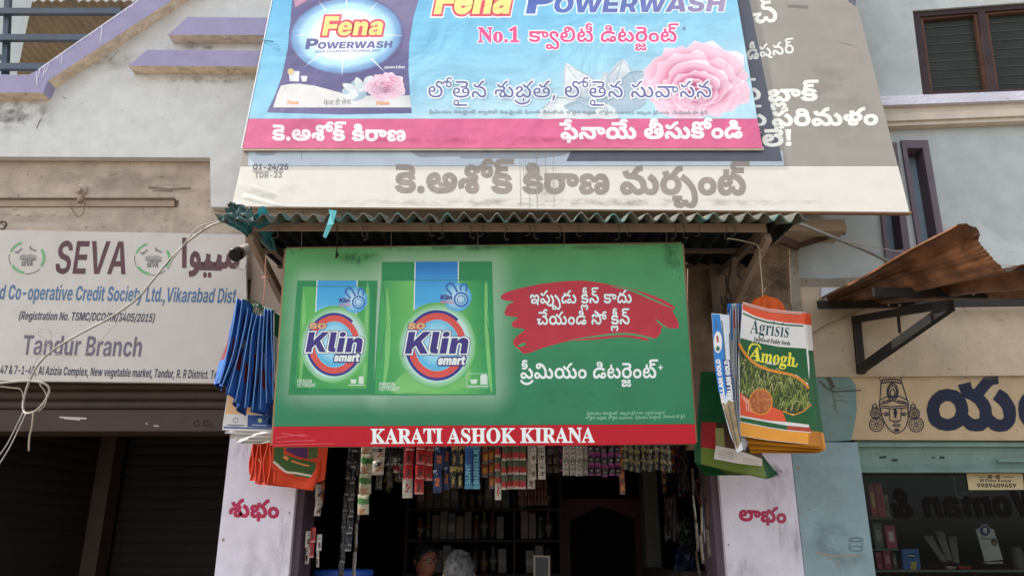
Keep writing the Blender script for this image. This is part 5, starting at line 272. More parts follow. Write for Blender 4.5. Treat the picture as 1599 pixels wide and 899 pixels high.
LINES = {
'old_name':['T6',983,[[255,0],[626,58],[9,86],[430,175],[103,270],[175,357],[165,415],[37,514],[47,629],[49,741],[476,802],[6,847],[113,901]]],
'old_ch':['T6',82,[[108,0]]],
'old_cond':['T6',293,[[223,0],[56,79],[42,156],[129,232]]],
'old_dee':['T6',191,[[23,0],[6,58],[223,112]]],
'old_p':['T6',76,[[123,0]]],
'old_black':['T6',173,[[161,0],[499,67],[103,115]]],
'old_parim':['T6',373,[[43,0],[201,76],[47,138],[52,249],[6,319]]],
'old_le':['T6',108,[[319,0],[615,76]]],
'old_date1':['I9',501,[[382,0],[1360,75],[1392,139],[1361,204],[1372,268],[1455,332],[1361,372],[1364,437]]],
'old_date2':['I9',397,[[411,0],[84,66],[384,137],[1392,203],[1361,268],[1371,332]]],
'f_fena':['I9',239,[[137,0],[614,60],[773,119],[507,181]]],
'f_P':['I9',65,[[375,0]]],
'f_ower':['I9',629,[[321,0],[459,75],[95,178],[384,242],[459,308],[2,412],[397,488],[161,557]]],
'f_power':['I9',694,[[375,0],[321,65],[459,139],[95,243],[384,306],[459,373],[2,477],[397,553],[161,621]]],
'f_deep':['I7',1563,[[84,0],[95,72],[95,133],[375,194],[73,285],[281,359],[95,416],[2,476],[300,551],[234,627],[300,674],[141,750],[411,852],[95,919],[73,980],[161,1053],[300,1128],[321,1204],[281,1281],[321,1338],[141,1415],[472,1490]]],
'f_jas':['I7',774,[[266,0],[507,58],[871,116],[766,172],[689,263],[773,290],[614,352],[1425,438],[384,532],[790,598],[871,659],[614,715]]],
'f_no1':['S',206,[[196,0],[1280,74],[1322,124],[2452,150]]],
'f_qual':['T6',693,[[139,0],[501,95],[203,144],[221,222],[187,332],[33,412],[281,494],[478,552],[6,556],[113,610]]],
'caret':['I7',49,[[1546,0]]],
'f_slog':['T6',1299,[[427,0],[342,112],[42,199],[55,303],[63,364],[46,399],[575,474],[38,479],[624,565],[427,622],[342,734],[42,821],[57,925],[63,1001],[169,1035],[57,1148],[42,1224]]],
'f_name':['T6',601,[[255,0],[626,58],[9,86],[430,175],[103,270],[175,357],[165,415],[37,514]]],
'f_buy':['T6',763,[[312,0],[158,76],[316,188],[226,348],[57,435],[63,511],[399,545],[6,630],[187,684]]],
'f_hindi':['D',439,[[47,0],[75,55],[44,77],[66,133],[61,184],[68,238],[54,290],[75,357],[44,357],[66,413]]],
'k_so':['I9',143,[[397,0],[321,69]]],
'k_klin':['I9',194,[[271,0],[751,73],[689,104],[773,132]]],
'k_smart':['I9',290,[[871,0],[766,56],[507,148],[852,206],[889,248]]],
'k_prem':['I7',498,[[375,0],[384,65],[95,130],[292,191],[234,284],[424,331],[292,405]]],
'k_det':['I7',604,[[84,0],[95,72],[411,133],[95,200],[384,260],[141,326],[95,401],[300,462],[411,538]]],
'k_l1':['T6',733,[[11,0],[248,73],[491,179],[35,224],[63,303],[211,366],[499,422],[122,424],[139,528],[40,623],[63,699]]],
'k_l2':['T6',647,[[296,0],[48,82],[6,214],[187,268],[432,376],[211,513],[499,569],[122,571]]],
'k_l3':['T6',763,[[231,0],[572,76],[199,76],[48,189],[6,320],[187,403],[33,482],[281,564],[478,622],[6,626],[113,680]]],
'plus':['I7',65,[[1400,0]]],
'k_name':['S',1174,[[168,0],[73,76],[238,141],[73,211],[257,276],[150,339],[73,404],[247,469],[142,527],[205,605],[168,683],[168,785],[150,861],[238,900],[73,971],[196,1036],[73,1109]]],
's_seva':['I7',275,[[397,0],[95,65],[456,126],[2,200]]],
's_urdu':['A',234,[[45,0],[1457,31],[1481,84],[1070,129]]],
's_coop':['I7',2579,[[597,0],[614,63],[597,122],[73,212],[790,286],[1392,347],[790,412],[843,473],[614,536],[852,596],[507,636],[889,694],[689,730],[980,757],[614,817],[73,903],[852,977],[614,1018],[597,1077],[689,1140],[889,1167],[397,1230],[790,1296],[586,1357],[689,1416],[614,1443],[889,1502],[998,1538],[281,1625],[889,1682],[597,1718],[1376,1781],[1375,1808],[456,1835],[689,1909],[727,1936],[507,1994],[852,2052],[507,2092],[578,2150],[507,2213],[597,2271],[84,2361],[689,2433],[871,2460],[889,2516],[1376,2552]]],
's_reg':['I7',2213,[[1380,0],[384,39],[614,105],[658,164],[689,227],[871,254],[889,310],[852,346],[507,387],[889,445],[689,481],[790,508],[773,569],[300,658],[790,734],[1376,796],[411,849],[397,916],[292,981],[73,1074],[1455,1148],[84,1187],[73,1259],[321,1333],[1455,1410],[384,1449],[384,1514],[1455,1580],[1371,1618],[1372,1683],[1359,1748],[1364,1812],[1455,1877],[1361,1916],[1359,1980],[1360,2045],[1364,2110],[1381,2174]]],
's_tan':['I7',726,[[411,0],[507,67],[773,125],[597,187],[915,249],[852,312],[65,379],[852,445],[507,486],[773,543],[586,606],[670,664]]],
's_addr':['I7',4409,[[1392,0],[1372,65],[1366,129],[1425,221],[1366,315],[1392,379],[1360,444],[1392,509],[1372,573],[1367,638],[1375,703],[2,756],[751,831],[2,888],[1022,962],[689,1019],[1022,1046],[689,1103],[507,1130],[73,1215],[790,1289],[766,1350],[843,1441],[751,1504],[614,1535],[993,1594],[1375,1652],[300,1706],[614,1782],[984,1842],[980,1953],[614,2013],[658,2072],[614,2135],[889,2195],[507,2231],[578,2289],[751,2352],[614,2383],[766,2469],[507,2560],[852,2618],[727,2659],[614,2716],[889,2776],[1375,2812],[411,2866],[507,2932],[773,2990],[597,3052],[915,3115],[852,3177],[1375,3218],[384,3272],[1376,3337],[384,3391],[84,3483],[689,3556],[871,3583],[889,3638],[852,3675],[689,3715],[586,3742],[889,3801],[1376,3837],[411,3891],[614,3958],[751,4017],[507,4048],[773,4106],[658,4168],[507,4231],[773,4289],[507,4351]]],
'p_shubham':['T6',230,[[55,0],[63,61],[46,96],[6,176]]],
'p_labham':['T6',247,[[167,0],[46,112],[6,193]]],
'y_ya':['T6',132,[[48,0]]],
'y_la':['T6',76,[[51,0]]],
'b_agr':['S',301,[[73,0],[715,65],[1398,114],[779,156],[1557,186],[779,229],[1557,258]]],
'b_imp':['S',981,[[150,0],[1120,39],[1317,121],[1398,177],[1280,219],[2558,270],[613,315],[484,360],[217,441],[319,503],[484,554],[484,610],[2618,665],[247,735],[613,793],[613,838],[484,883],[1557,938]]],
'b_A':['S',65,[[73,0]]],
'b_mogh':['S',238,[[1120,0],[1280,82],[715,133],[767,181]]],
'b_rgm':['I7',390,[[384,0],[141,66],[292,141],[1360,260],[1367,325]]],
'b_kell':['I9',718,[[384,0],[95,67],[281,130],[281,187],[2,245],[292,321],[141,441],[321,515],[281,589],[84,647]]],
'c_prem':['I9',730,[[292,0],[375,119],[852,184],[614,226],[766,284],[271,403],[915,476],[766,538],[507,630],[852,688]]],
'c_num':['I9',645,[[1374,0],[1374,64],[1367,129],[1374,193],[1372,258],[1359,322],[1374,387],[1372,451],[1364,516],[1374,580]]],
'g_wom':['I9',472,[[459,0],[790,104],[766,164],[507,257],[773,315],[1425,404]]],
'q':['I9',62,[[849,0]]],
'phonepe':['I7',432,[[375,0],[670,65],[790,127],[773,188],[614,250],[843,310],[614,372]]],
'sunsilk':['I9',455,[[397,0],[424,69],[300,139],[397,213],[234,281],[281,325],[271,383]]],
}
FD = {'g': GLYPHS, 'l': LINES}
EM = 100
_GC = {}
def glyph(fk, g, off=0):
    k = (fk, g, off)
    if k in _GC: return _GC[k]
    cs = []
    for fl in FD['g'][fk][g]:
        x = y = 0; c = []
        for i in range(0, len(fl), 2): x += fl[i]; y += fl[i+1]; c.append((x, y))
        cs.append(c)
    if off:
        r = []
        for c in cs:
            n = len(c); q = []
            for i in range(n):
                p0, p1, p2 = Vector(c[i-1]), Vector(c[i]), Vector(c[(i+1) % n])
                d0 = (p1-p0).normalized(); d1 = (p2-p1).normalized(); m = Vector((-d0.y-d1.y, d0.x+d1.x))
                if m.length < .2: m = Vector((-d1.y, d1.x))
                m.normalize(); s = 1/max(.5, m.dot(Vector((-d1.y, d1.x)))); q.append(tuple(p1 + m*off*s))
            r.append(q)
        cs = r
    _GC[k] = fill(cs); return _GC[k]
def text(F, key, x0, y0, x1, y1, mat, w, parent, h=None, shear=0, off=0, name='lettering', k=1, mirror=False, curve=None):
    """a written line with its baseline from (x0,y0) to (x1,y1) in photo pixels on frame F; h = pixels per em"""
    fk, wid, gl = FD['l'][key]; w = ply(w)
    Lx = math.hypot(x1-x0, y1-y0); h = h or Lx/wid*EM*k
    ux, uy = (x1-x0)/wid, (y1-y0)/wid; nx, ny = (y1-y0)/Lx, -(x1-x0)/Lx
    if mirror: ux, uy, x0, y0 = -ux, -uy, x1, y1
    v = []; f = []
    for e in gl:
        g, gx, gy = (e + [0])[:3]
        V, T = glyph(fk, g, off*EM/200)
        n = len(v)
        for p in V:
            X = gx+p[0]; Yv = (gy+p[1])/EM*h
            v.append(F.at(x0 + ux*X + nx*Yv + shear*Yv, y0 + uy*X + ny*Yv, w))
        f += [tuple(i+n for i in t) for t in T]
    return emit(name, v, f, mat, parent, F.M)

# ------------------------------------------------------------------ materials
def lin(h):
    if isinstance(h, str):
        h = h.lstrip('#'); c = [int(h[i:i+2], 16)/255 for i in (0, 2, 4)]
        return tuple(x/12.92 if x <= .04045 else ((x+.055)/1.055)**2.4 for x in c) + (1,)
    return tuple(h)[:3] + (1,)
_MC = {}
class N:
    def __init__(s, m): s.t = m.node_tree
    def __call__(s, ty, **kw):
        n = s.t.nodes.new('ShaderNode'+ty)
        for k, v in kw.items():
            if k.startswith('i_'): n.inputs[k[2:].replace('_', ' ')].default_value = v
            else: setattr(n, k, v)
        return n
    def L(s, a, b): s.t.links.new(a, b)
def ramp(n, stops):
    cr = n.color_ramp
    while len(cr.elements) < len(stops): cr.elements.new(.5)
    for e, (p, c) in zip(cr.elements, stops): e.position = p; e.color = lin(c)
def mat(name, col, rough=.65, spec=.35, dirt=0, ds=3.0, dcol='#4a3f34', bump=0, bs=60, metal=0, var=.06, streak=0, trans=0, coat=0, spots=0):
    if name in _MC: return _MC[name]
    m = bpy.data.materials.new(name); m.use_nodes = True; _MC[name] = m
    q = N(m); b = m.node_tree.nodes['Principled BSDF']
    b.inputs['Roughness'].default_value = rough; b.inputs['Specular IOR Level'].default_value = spec; b.inputs['Metallic'].default_value = metal
    if coat: b.inputs['Coat Weight'].default_value = coat; b.inputs['Coat Roughness'].default_value = .15
    tc = q('TexCoord')
    base = q('RGB'); base.outputs[0].default_value = lin(col); out = base.outputs[0]
    def mix(fac, a, bcol, amt):
        mx = q('MixRGB'); mm = q('Math', operation='MULTIPLY'); q.L(fac, mm.inputs[0]); mm.inputs[1].default_value = amt
        q.L(mm.outputs[0], mx.inputs[0]); q.L(a, mx.inputs[1]); mx.inputs[2].default_value = lin(bcol); return mx.outputs[0]
    if var:
        n = q('TexNoise'); n.inputs['Scale'].default_value = 9; n.inputs['Detail'].default_value = 6; q.L(tc.outputs['Object'], n.inputs['Vector'])
        hs = q('HueSaturation'); mr = q('MapRange'); mr.inputs['From Min'].default_value = .3; mr.inputs['From Max'].default_value = .7
        mr.inputs['To Min'].default_value = 1-var*1.5; mr.inputs['To Max'].default_value = 1+var
        q.L(n.outputs['Fac'], mr.inputs['Value']); q.L(mr.outputs[0], hs.inputs['Value']); q.L(out, hs.inputs['Color']); out = hs.outputs[0]
    if dirt:
        n = q('TexNoise'); n.inputs['Scale'].default_value = ds; n.inputs['Detail'].default_value = 9; n.inputs['Roughness'].default_value = .62; q.L(tc.outputs['Object'], n.inputs['Vector'])
        r = q('ValToRGB'); ramp(r, [(.45, (0, 0, 0)), (.75, (1, 1, 1))]); q.L(n.outputs['Fac'], r.inputs[0]); out = mix(r.outputs[0], out, dcol, dirt)
    if streak:
        mp = q('Mapping'); mp.inputs['Scale'].default_value = (14, 14, .9) if streak > 0 else (14, .9, 14); q.L(tc.outputs['Object'], mp.inputs['Vector'])
        n = q('TexNoise'); n.inputs['Scale'].default_value = 1.0; n.inputs['Detail'].default_value = 7; n.inputs['Roughness'].default_value = .65; q.L(mp.outputs[0], n.inputs['Vector'])
        r = q('ValToRGB'); ramp(r, [(.52, (0, 0, 0)), (.78, (1, 1, 1))]); q.L(n.outputs['Fac'], r.inputs[0]); out = mix(r.outputs[0], out, dcol, abs(streak))
    if spots:
        n = q('TexNoise'); n.inputs['Scale'].default_value = 38; n.inputs['Detail'].default_value = 3; q.L(tc.outputs['Object'], n.inputs['Vector'])
        r = q('ValToRGB'); ramp(r, [(.66, (0, 0, 0)), (.70, (1, 1, 1))]); q.L(n.outputs['Fac'], r.inputs[0]); out = mix(r.outputs[0], out, '#2a2420', spots)
    q.L(out, b.inputs['Base Color'])
    if bump:
        n = q('TexNoise'); n.inputs['Scale'].default_value = bs; n.inputs['Detail'].default_value = 6; q.L(tc.outputs['Object'], n.inputs['Vector'])
        bp = q('Bump'); bp.inputs['Strength'].default_value = bump; bp.inputs['Distance'].default_value = .01; q.L(n.outputs['Fac'], bp.inputs['Height']); q.L(bp.outputs[0], b.inputs['Normal'])
    if trans:
        tr = q('BsdfTranslucent'); q.L(out, tr.inputs['Color']); ms = q('MixShader'); ms.inputs[0].default_value = trans
        q.L(b.outputs[0], ms.inputs[1]); q.L(tr.outputs[0], ms.inputs[2]); q.L(ms.outputs[0], m.node_tree.nodes['Material Output'].inputs[0])
    return m
def vinyl_finish(m, b, q, tc, wrinkle=.4):
    """slight slack ripples and dust of printed flex"""
    n = q('TexNoise'); n.inputs['Scale'].default_value = 2.2; n.inputs['Detail'].default_value = 4; n.inputs['Distortion'].default_value = .6; q.L(tc.outputs['Object'], n.inputs['Vector'])
    mp = q('Mapping'); mp.inputs['Rotation'].default_value = (0, 0, .5); mp.inputs['Scale'].default_value = (1.2, 9, 1); q.L(tc.outputs['Object'], mp.inputs['Vector'])
    n2 = q('TexNoise'); n2.inputs['Scale'].default_value = 1.0; n2.inputs['Detail'].default_value = 3; q.L(mp.outputs[0], n2.inputs['Vector'])
    ad = q('Math', operation='MULTIPLY_ADD'); q.L(n2.outputs['Fac'], ad.inputs[0]); ad.inputs[1].default_value = .22; q.L(n.outputs['Fac'], ad.inputs[2])
    bp = q('Bump'); bp.inputs['Strength'].default_value = wrinkle; bp.inputs['Distance'].default_value = .045; q.L(ad.outputs[0], bp.inputs['Height']); q.L(bp.outputs[0], b.inputs['Normal'])
def print_mat(name, stops, F, p0, p1, radial=None, rough=.45, noise=0, ncol='#ffffff', nscale=40):
    """printed gradient on frame F: linear from photo pixel p0 to p1, or radial (centre p0, radii in pixels)"""
    if name in _MC: return _MC[name]
    m = bpy.data.materials.new(name); m.use_nodes = True; _MC[name] = m; q = N(m); b = m.node_tree.nodes['Principled BSDF']
    b.inputs['Roughness'].default_value = rough; b.inputs['Specular IOR Level'].default_value = .3
    tc = q('TexCoord'); mp = q('Mapping'); mp.vector_type = 'POINT'; q.L(tc.outputs['Object'], mp.inputs['Vector'])
    a = F.at(*p0); r = q('ValToRGB'); r.color_ramp.interpolation = 'EASE'; ramp(r, stops)
    if radial:
        rx = (F.at(p0[0]+radial[0], p0[1]) - a).length; ry = (F.at(p0[0], p0[1]+radial[1]) - a).length
        mp.inputs['Scale'].default_value = (1/rx, 1/ry, 0); mp.inputs['Location'].default_value = (-a.x/rx, -a.y/ry, 0)
        g = q('VectorMath', operation='LENGTH'); q.L(mp.outputs[0], g.inputs[0]); q.L(g.outputs['Value'], r.inputs[0])
    else:
        e = F.at(*p1); d = e-a; L2 = d.length_squared
        g = q('VectorMath', operation='DOT_PRODUCT'); q.L(mp.outputs[0], g.inputs[0]); g.inputs[1].default_value = (d.x/L2, d.y/L2, 0)
        mp.inputs['Location'].default_value = (-a.x, -a.y, 0); q.L(g.outputs['Value'], r.inputs[0])
    out = r.outputs[0]
    n = q('TexNoise'); n.inputs['Scale'].default_value = 7; n.inputs['Detail'].default_value = 8; q.L(tc.outputs['Object'], n.inputs['Vector'])
    hs = q('HueSaturation'); mr = q('MapRange'); mr.inputs['From Min'].default_value = .3; mr.inputs['From Max'].default_value = .7; mr.inputs['To Min'].default_value = .9; mr.inputs['To Max'].default_value = 1.03
    q.L(n.outputs['Fac'], mr.inputs['Value']); q.L(mr.outputs[0], hs.inputs['Value']); q.L(out, hs.inputs['Color']); out = hs.outputs[0]
    q.L(out, b.inputs['Base Color'])
    vinyl_finish(m, b, q, tc)
    return m
def slack(m, wr=.4):
    vinyl_finish(m, m.node_tree.nodes['Principled BSDF'], N(m), N(m)('TexCoord'), wr); return m
def ink(name, col, rough=.5, var=.05): return _MC[name] if name in _MC else slack(mat(name, col, rough, .3, var=var))
rnd = random.Random(7)
def stain(F, cx, cy, rx_, ry_, col, amt, parent, scale=9, w=.0012, lo=.42, hi=.68, stretch=(1, 1)):
    """a patch of grime with a broken edge lying on the surface"""
    m = bpy.data.materials.new('grime_patch'); m.use_nodes = True; q = N(m); b = m.node_tree.nodes['Principled BSDF']; b.inputs['Base Color'].default_value = lin(col); b.inputs['Roughness'].default_value = .9
    a = F.at(cx, cy); ex = (F.at(cx+rx_, cy)-a).length; ey = (F.at(cx, cy+ry_)-a).length
    tc = q('TexCoord'); mp = q('Mapping'); q.L(tc.outputs['Object'], mp.inputs['Vector']); mp.inputs['Scale'].default_value = (1/ex, 1/ey, 0); mp.inputs['Location'].default_value = (-a.x/ex, -a.y/ey, 0)
    ln = q('VectorMath', operation='LENGTH'); q.L(mp.outputs[0], ln.inputs[0]); fo = q('MapRange', interpolation_type='SMOOTHSTEP'); q.L(ln.outputs['Value'], fo.inputs['Value'])
    for k_, v_ in (('From Min', .15), ('From Max', 1), ('To Min', 1), ('To Max', 0)): fo.inputs[k_].default_value = v_
    m2 = q('Mapping'); q.L(tc.outputs['Object'], m2.inputs['Vector']); m2.inputs['Scale'].default_value = (stretch[0], stretch[1], 1)
    n = q('TexNoise'); n.inputs['Scale'].default_value = scale; n.inputs['Detail'].default_value = 8; n.inputs['Roughness'].default_value = .65; q.L(m2.outputs[0], n.inputs['Vector'])
    r = q('MapRange'); q.L(n.outputs['Fac'], r.inputs['Value'])
    for k_, v_ in (('From Min', lo), ('From Max', hi), ('To Min', 0), ('To Max', amt)): r.inputs[k_].default_value = v_
    mu = q('Math', operation='MULTIPLY'); q.L(fo.outputs[0], mu.inputs[0]); q.L(r.outputs[0], mu.inputs[1])
    t = q('BsdfTransparent'); ms = q('MixShader'); q.L(mu.outputs[0], ms.inputs[0]); q.L(t.outputs[0], ms.inputs[1]); q.L(b.outputs[0], ms.inputs[2]); q.L(ms.outputs[0], m.node_tree.nodes['Material Output'].inputs[0])
    return poly(F, ellipse(cx, cy, rx_, ry_, 24), m, w, 'stain', parent)
# ------------------------------------------------------------------ surfaces
WHITE = mat('white_plaster', '#d6d6d2', .9, .15, dirt=.2, ds=1.7, dcol='#a09a90', bump=.25, bs=55, streak=.08, spots=.25, var=.06)
BEAM = mat('dirty_cream_plaster', '#beae9e', .9, .15, dirt=.5, ds=2.6, dcol='#6d5b4c', bump=.35, bs=50, streak=-.25, spots=.4, var=.1)
LILAC = mat('lilac_paint', '#9c96b4', .7, .25, dirt=.12, ds=4, dcol='#6d6688', bump=.12, bs=40, var=.06)
EDGE = mat('weathered_edge_plaster', '#e8d6bf', .9, .1, dirt=.5, ds=14, dcol='#5d4a3a', bump=.5, bs=60, spots=.6)
PILL = mat('pale_lilac_limewash', '#d3cdd8', .85, .15, dirt=.1, ds=2.5, dcol='#8d8590', bump=.15, bs=45, spots=.25)
TEAL = mat('pale_blue_green_paint', '#889ea3', .75, .25, dirt=.3, ds=2.4, dcol='#6f7f7c', bump=.18, bs=45, spots=.3, streak=.12)
BEIGE = mat('beige_plaster', '#bbaa95', .9, .12, dirt=.2, ds=2.2, dcol='#8a7863', bump=.3, bs=45, spots=.35)
SIGNBG = mat('painted_sign_ground', '#b8a283', .8, .15, dirt=.22, ds=2, dcol='#8d7860', bump=.12, bs=40, spots=.15)
GREYW = mat('grey_wall_paint', '#b3b9b7', .85, .15, dirt=.15, ds=1.6, dcol='#98a0a0', bump=.15, bs=40, spots=.1, streak=.08)
BROWNW = mat('bare_brown_plaster', '#8d7763', .95, .1, dirt=.6, ds=2.4, dcol='#4b3b2f', bump=.5, bs=40, spots=.5, var=.12)
ROUGHC = mat('rough_cement', '#8f8678', .95, .1, dirt=.6, ds=6, dcol='#50473e', bump=1.0, bs=30, spots=.6)
SHUT = mat('brown_shutter_paint', '#3f2f26', .6, .35, dirt=.4, ds=5, dcol='#33271f', bump=.1, bs=60, var=.1)
SHUTD = mat('grimy_shutter_steel', '#231c18', .7, .2, dirt=.5, ds=4, dcol='#171210', var=.12)
TSHUT = mat('teal_shutter_paint', '#6d857c', .6, .35, dirt=.4, ds=5, dcol='#55665c', bump=.1, bs=50, var=.08, spots=.3)
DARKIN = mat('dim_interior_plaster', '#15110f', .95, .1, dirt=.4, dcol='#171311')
NAVY = mat('dark_navy_steel', '#3b4a5a', .5, .4, dirt=.3, ds=8, dcol='#22282e', var=.1)
TIN = mat('tan_tin_sheet', '#9a8d76', .6, .3, dirt=.4, ds=3, dcol='#6f634f', var=.08, metal=.1)
PAINTW = ink('white_paint_drips', '#d3d0dc', .6)
CREAM = mat('cream_moulding_paint', '#cfc3b2', .8, .2, dirt=.2, ds=5, dcol='#9c907f', bump=.1, bs=40)
LEDGE = mat('white_ledge_paint', '#d3d1dc', .75, .2, dirt=.2, ds=9, dcol='#9d9cab', bump=.4, bs=50, spots=.3)
PURPF = mat('plum_window_surround', '#6d6069', .7, .3, dirt=.15, ds=6, dcol='#453c42', var=.06)
WOODF = mat('dark_wood_frame', '#5b3d2d', .6, .3, dirt=.4, ds=7, dcol='#33211a', var=.1)
DKWOOD = mat('dark_stained_frame', '#38292a', .6, .3, dirt=.3, ds=7, dcol='#1e1617')
PANE = mat('window_glass', '#2b2d26', .4, .25, dirt=.3, ds=3, dcol='#22251f', var=.15)
PANEB = mat('bluish_window_glass', '#8fa1ad', .25, .5, dirt=.1, var=.06)
CEM = mat('dusty_concrete', '#8d8477', .95, .1, dirt=.4, ds=1.5, dcol='#6c6356', bump=.3, bs=30)
ROAD = mat('dusty_road', '#7d7468', .95, .1, dirt=.5, ds=.8, dcol='#5a5248', bump=.4, bs=20)

# ------------------------------------------------------------------ ground
def struct(o): o['kind'] = 'structure'; return o
struct(emit('road', [(-90, -90, 0), (90, -90, 0), (90, 3.0, 0), (-90, 3.0, 0)], [(0, 1, 2, 3)], ROAD, M=ID))
struct(MB().box((-30, 3.0, -.2), (30, 4.2, .12)).out('pavement', CEM))
struct(emit('ground', [(-200, -200, -.25), (200, -200, -.25), (200, 200, -.25), (-200, 200, -.25)], [(0, 1, 2, 3)], ROAD, M=ID))

FW = Frame((0, 4.4, 0))                                        # the shop fronts' common plane
FR = Frame(P(1340, 400, 4.47), yaw=math.radians(-4.5))         # upper wall on the right, turned a little
FS = Frame(P(385, 597, 4.375), yaw=math.radians(1.6))          # society signboard

# ------------------------------------------------------------------ building with the two left shops
bl = thing('shop_building', 'white shop building with lilac ledges above the two shops on the left', 'building', loc=(-1.2, 4.4, 0))
poly(FW, [(-600, 130), (60, 130), (75, 128), (300, -25), (300, -140), (1300, -140), (1300, 330), (329, 323), (328, 246), (-600, 242)], WHITE, 0, 'wall', bl, w0=-.055)
poly(FW, [(-600, 215), (1235, 215), (1235, 436), (-600, 436)], BEAM, -.06, 'beam', bl, w0=-.34)
FWb = Frame((0, 4.4, 0))
# coping: level on the left, climbing to the right
cop = poly(FW, [(-600, 117), (45, 117), (62, 108), (215, 0), (300, -60), (360, -60), (270, 0), (75, 126), (67, 145), (-600, 145)], LILAC, .085, 'coping', bl, w0=-.06, under=EDGE)
ribs(FW, [([(60, 109), (110, 74), (160, 39.5), (216, 1)], 2.0), ([(57, 112), (58, 134)], 1.6), ([(62, 108), (60, 120)], 1.2), ([(70, 104), (67, 119)], 1.4), ([(76, 100), (71, 114)], 1.2), ([(97, 84), (95.5, 100)], 1.2),
          ([(91, 88), (90, 93)], 1.2), ([(142, 53), (141, 59)], 1.2), ([(159, 42), (157, 66)], 1.6), ([(150, 46), (149, 51)], 1.0), ([(197, 15), (196, 20)], 1.0), ([(207, 8), (206, 14)], 1.0), ([(-90, 117.8), (45, 117.8)], 0.7)], 2, PAINTW, .0875, 'paint_drip', bl)
for pl, ed in (([(262, 55), (293, 27), (520, 29), (520, 55)], [(261, 55.4), (520, 55.4), (520, 67), (262, 67)]),
               ([(200, 103), (230, 78), (520, 81), (520, 105)], [(199.5, 103.4), (520, 105.4), (520, 117), (200.5, 115)])):
    poly(FW, pl, LILAC, .09, 'ledge', bl, w0=.001, under=EDGE)
# drawn cracks and stains that belong to the wall
grime_paint = mat('grime', '#5d554d', .9, .1)
for L_, w_ in (([(57, 201), (60, 194), (63, 188), (66, 184)], 1.5), ([(97, 150), (100, 153), (104, 154)], 1), ([(300, 68), (310, 70), (318, 73), (330, 76)], .8), ([(110, 110), (122, 101), (135, 92), (148, 84)], .7), ([(170, 97), (177, 89), (184, 80)], .9), ([(225, 116), (240, 124)], .7)): ribs(FW, [L_], w_, grime_paint, .0012, 'crack', bl)
for a in ((20, 178, 90, 34, '#5d564f', .8, 8), (330, 124, 130, 9, '#8d8378', .6, 14), (300, 74, 90, 7, '#8d8378', .5, 14), (170, 95, 90, 22, '#a59a8c', .5, 9)): stain(FW, *a[:6], bl, scale=a[6])
for L_, w_ in [([(232, 293), (262, 296), (298, 294)], 5), ([(238, 298), (270, 299)], 3), ([(232, 251), (240, 252)], 2.5), ([(120, 364), (140, 363), (178, 364)], 2.4), ([(20, 328), (28, 327)], 1.4), ([(170, 275), (182, 272)], 1.2), ([(104, 270), (112, 271)], 1.2)]: ribs(Frame((0, 4.46, 0)), [L_], w_*.8, mat('beam_soot', '#7d6e60', .9, dirt=.5, ds=30, dcol='#a08c7a'), .001, 'stain', bl)
for a in ((190, 280, 150, 26, '#7f6f61', .55, 5), (270, 296, 46, 9, '#6f6153', .7, 10), (60, 338, 150, 14, '#857566', .45, 7)): stain(Frame((0, 4.46, 0)), *a[:6], bl, scale=a[6], stretch=(.5, 1.4))
# upper terrace seen past the coping
FT = Frame((0, 6.6, 0))
poly(FT, [(-900, -160), (700, -160), (700, 260), (-900, 260)], GREYW, 0, 'terrace_wall', bl, w0=-.1)
mb = MB(); zc = 5.2
x = -4.2
L0 = PZ(52, -6, zc); L1 = PZ(26, 118, zc)
for i in range(60):
    xa = -4.4 + i*.062; r = .02
    def yl(X):   # the slanting left edge of the sheet
        t = (X-L1.x)/(L0.x-L1.x); return L1.y + (L0.y-L1.y)*max(-1.2, min(1, t)) if X < L0.x else 4.5
    y0 = max(4.5, yl(xa)); y1 = 6.58
    if y1 <= y0: continue
    n = 6
    for k in range(n):
        t0, t1 = k/n, (k+1)/n
        za, zb = zc + r*abs(math.sin(math.pi*t0)) - .02, zc + r*abs(math.sin(math.pi*t1)) - .02
        ya, yb_ = (min(6.5, max(4.5, yl(xa+.062*t_))) for t_ in (t0, t1)); mb.add([(xa+.062*t0, ya, za), (xa+.062*t1, yb_, zb), (xa+.062*t1, y1, zb), (xa+.062*t0, y1, za)], [(0, 1, 2, 3)])
mb.out('canopy_sheet', TIN, bl)
MB().bar(P(105, -12, 4.9), P(135, 40, 5.6), .05).out('canopy_beam', NAVY, bl)
rl = None
yy = 4.47
mb = MB()
for y0 in (-25, 18, 62, 106): pass
rail = MB().bar(P(-400, 60, yy), P(200, 60, yy), .03, .045)
rail = rail.out('railing', NAVY, bl)
for yp, xe in ((-20, 260), (20, 205), (105, 75)):
    if yp == 20: continue
    MB().bar(P(-400, yp, yy), P(xe, yp, yy), .03, .045).out('rail_bar', NAVY, rail)
MB().bar(P(-400, 19, yy), P(190, 19, yy), .03, .045).out('rail_bar', NAVY, rail)
MB().bar(P(8, 125, yy+.04), P(14, -30, yy+.04), .035).out('rail_post', NAVY, rail)
MB().bar(P(-30, 60, yy+.04), P(9, 98, yy+.04), .03).out('rail_brace', NAVY, rail)
# solid body behind the fronts so that no daylight leaks in
MB().box((-7, 4.75, 2.95), (1.6, 9, 3.9)).out('floor_slab', CEM, bl)
MB().box((-7, 9, 0), (4.6, 9.2, 3.9)).out('rear_wall', BEAM, bl)
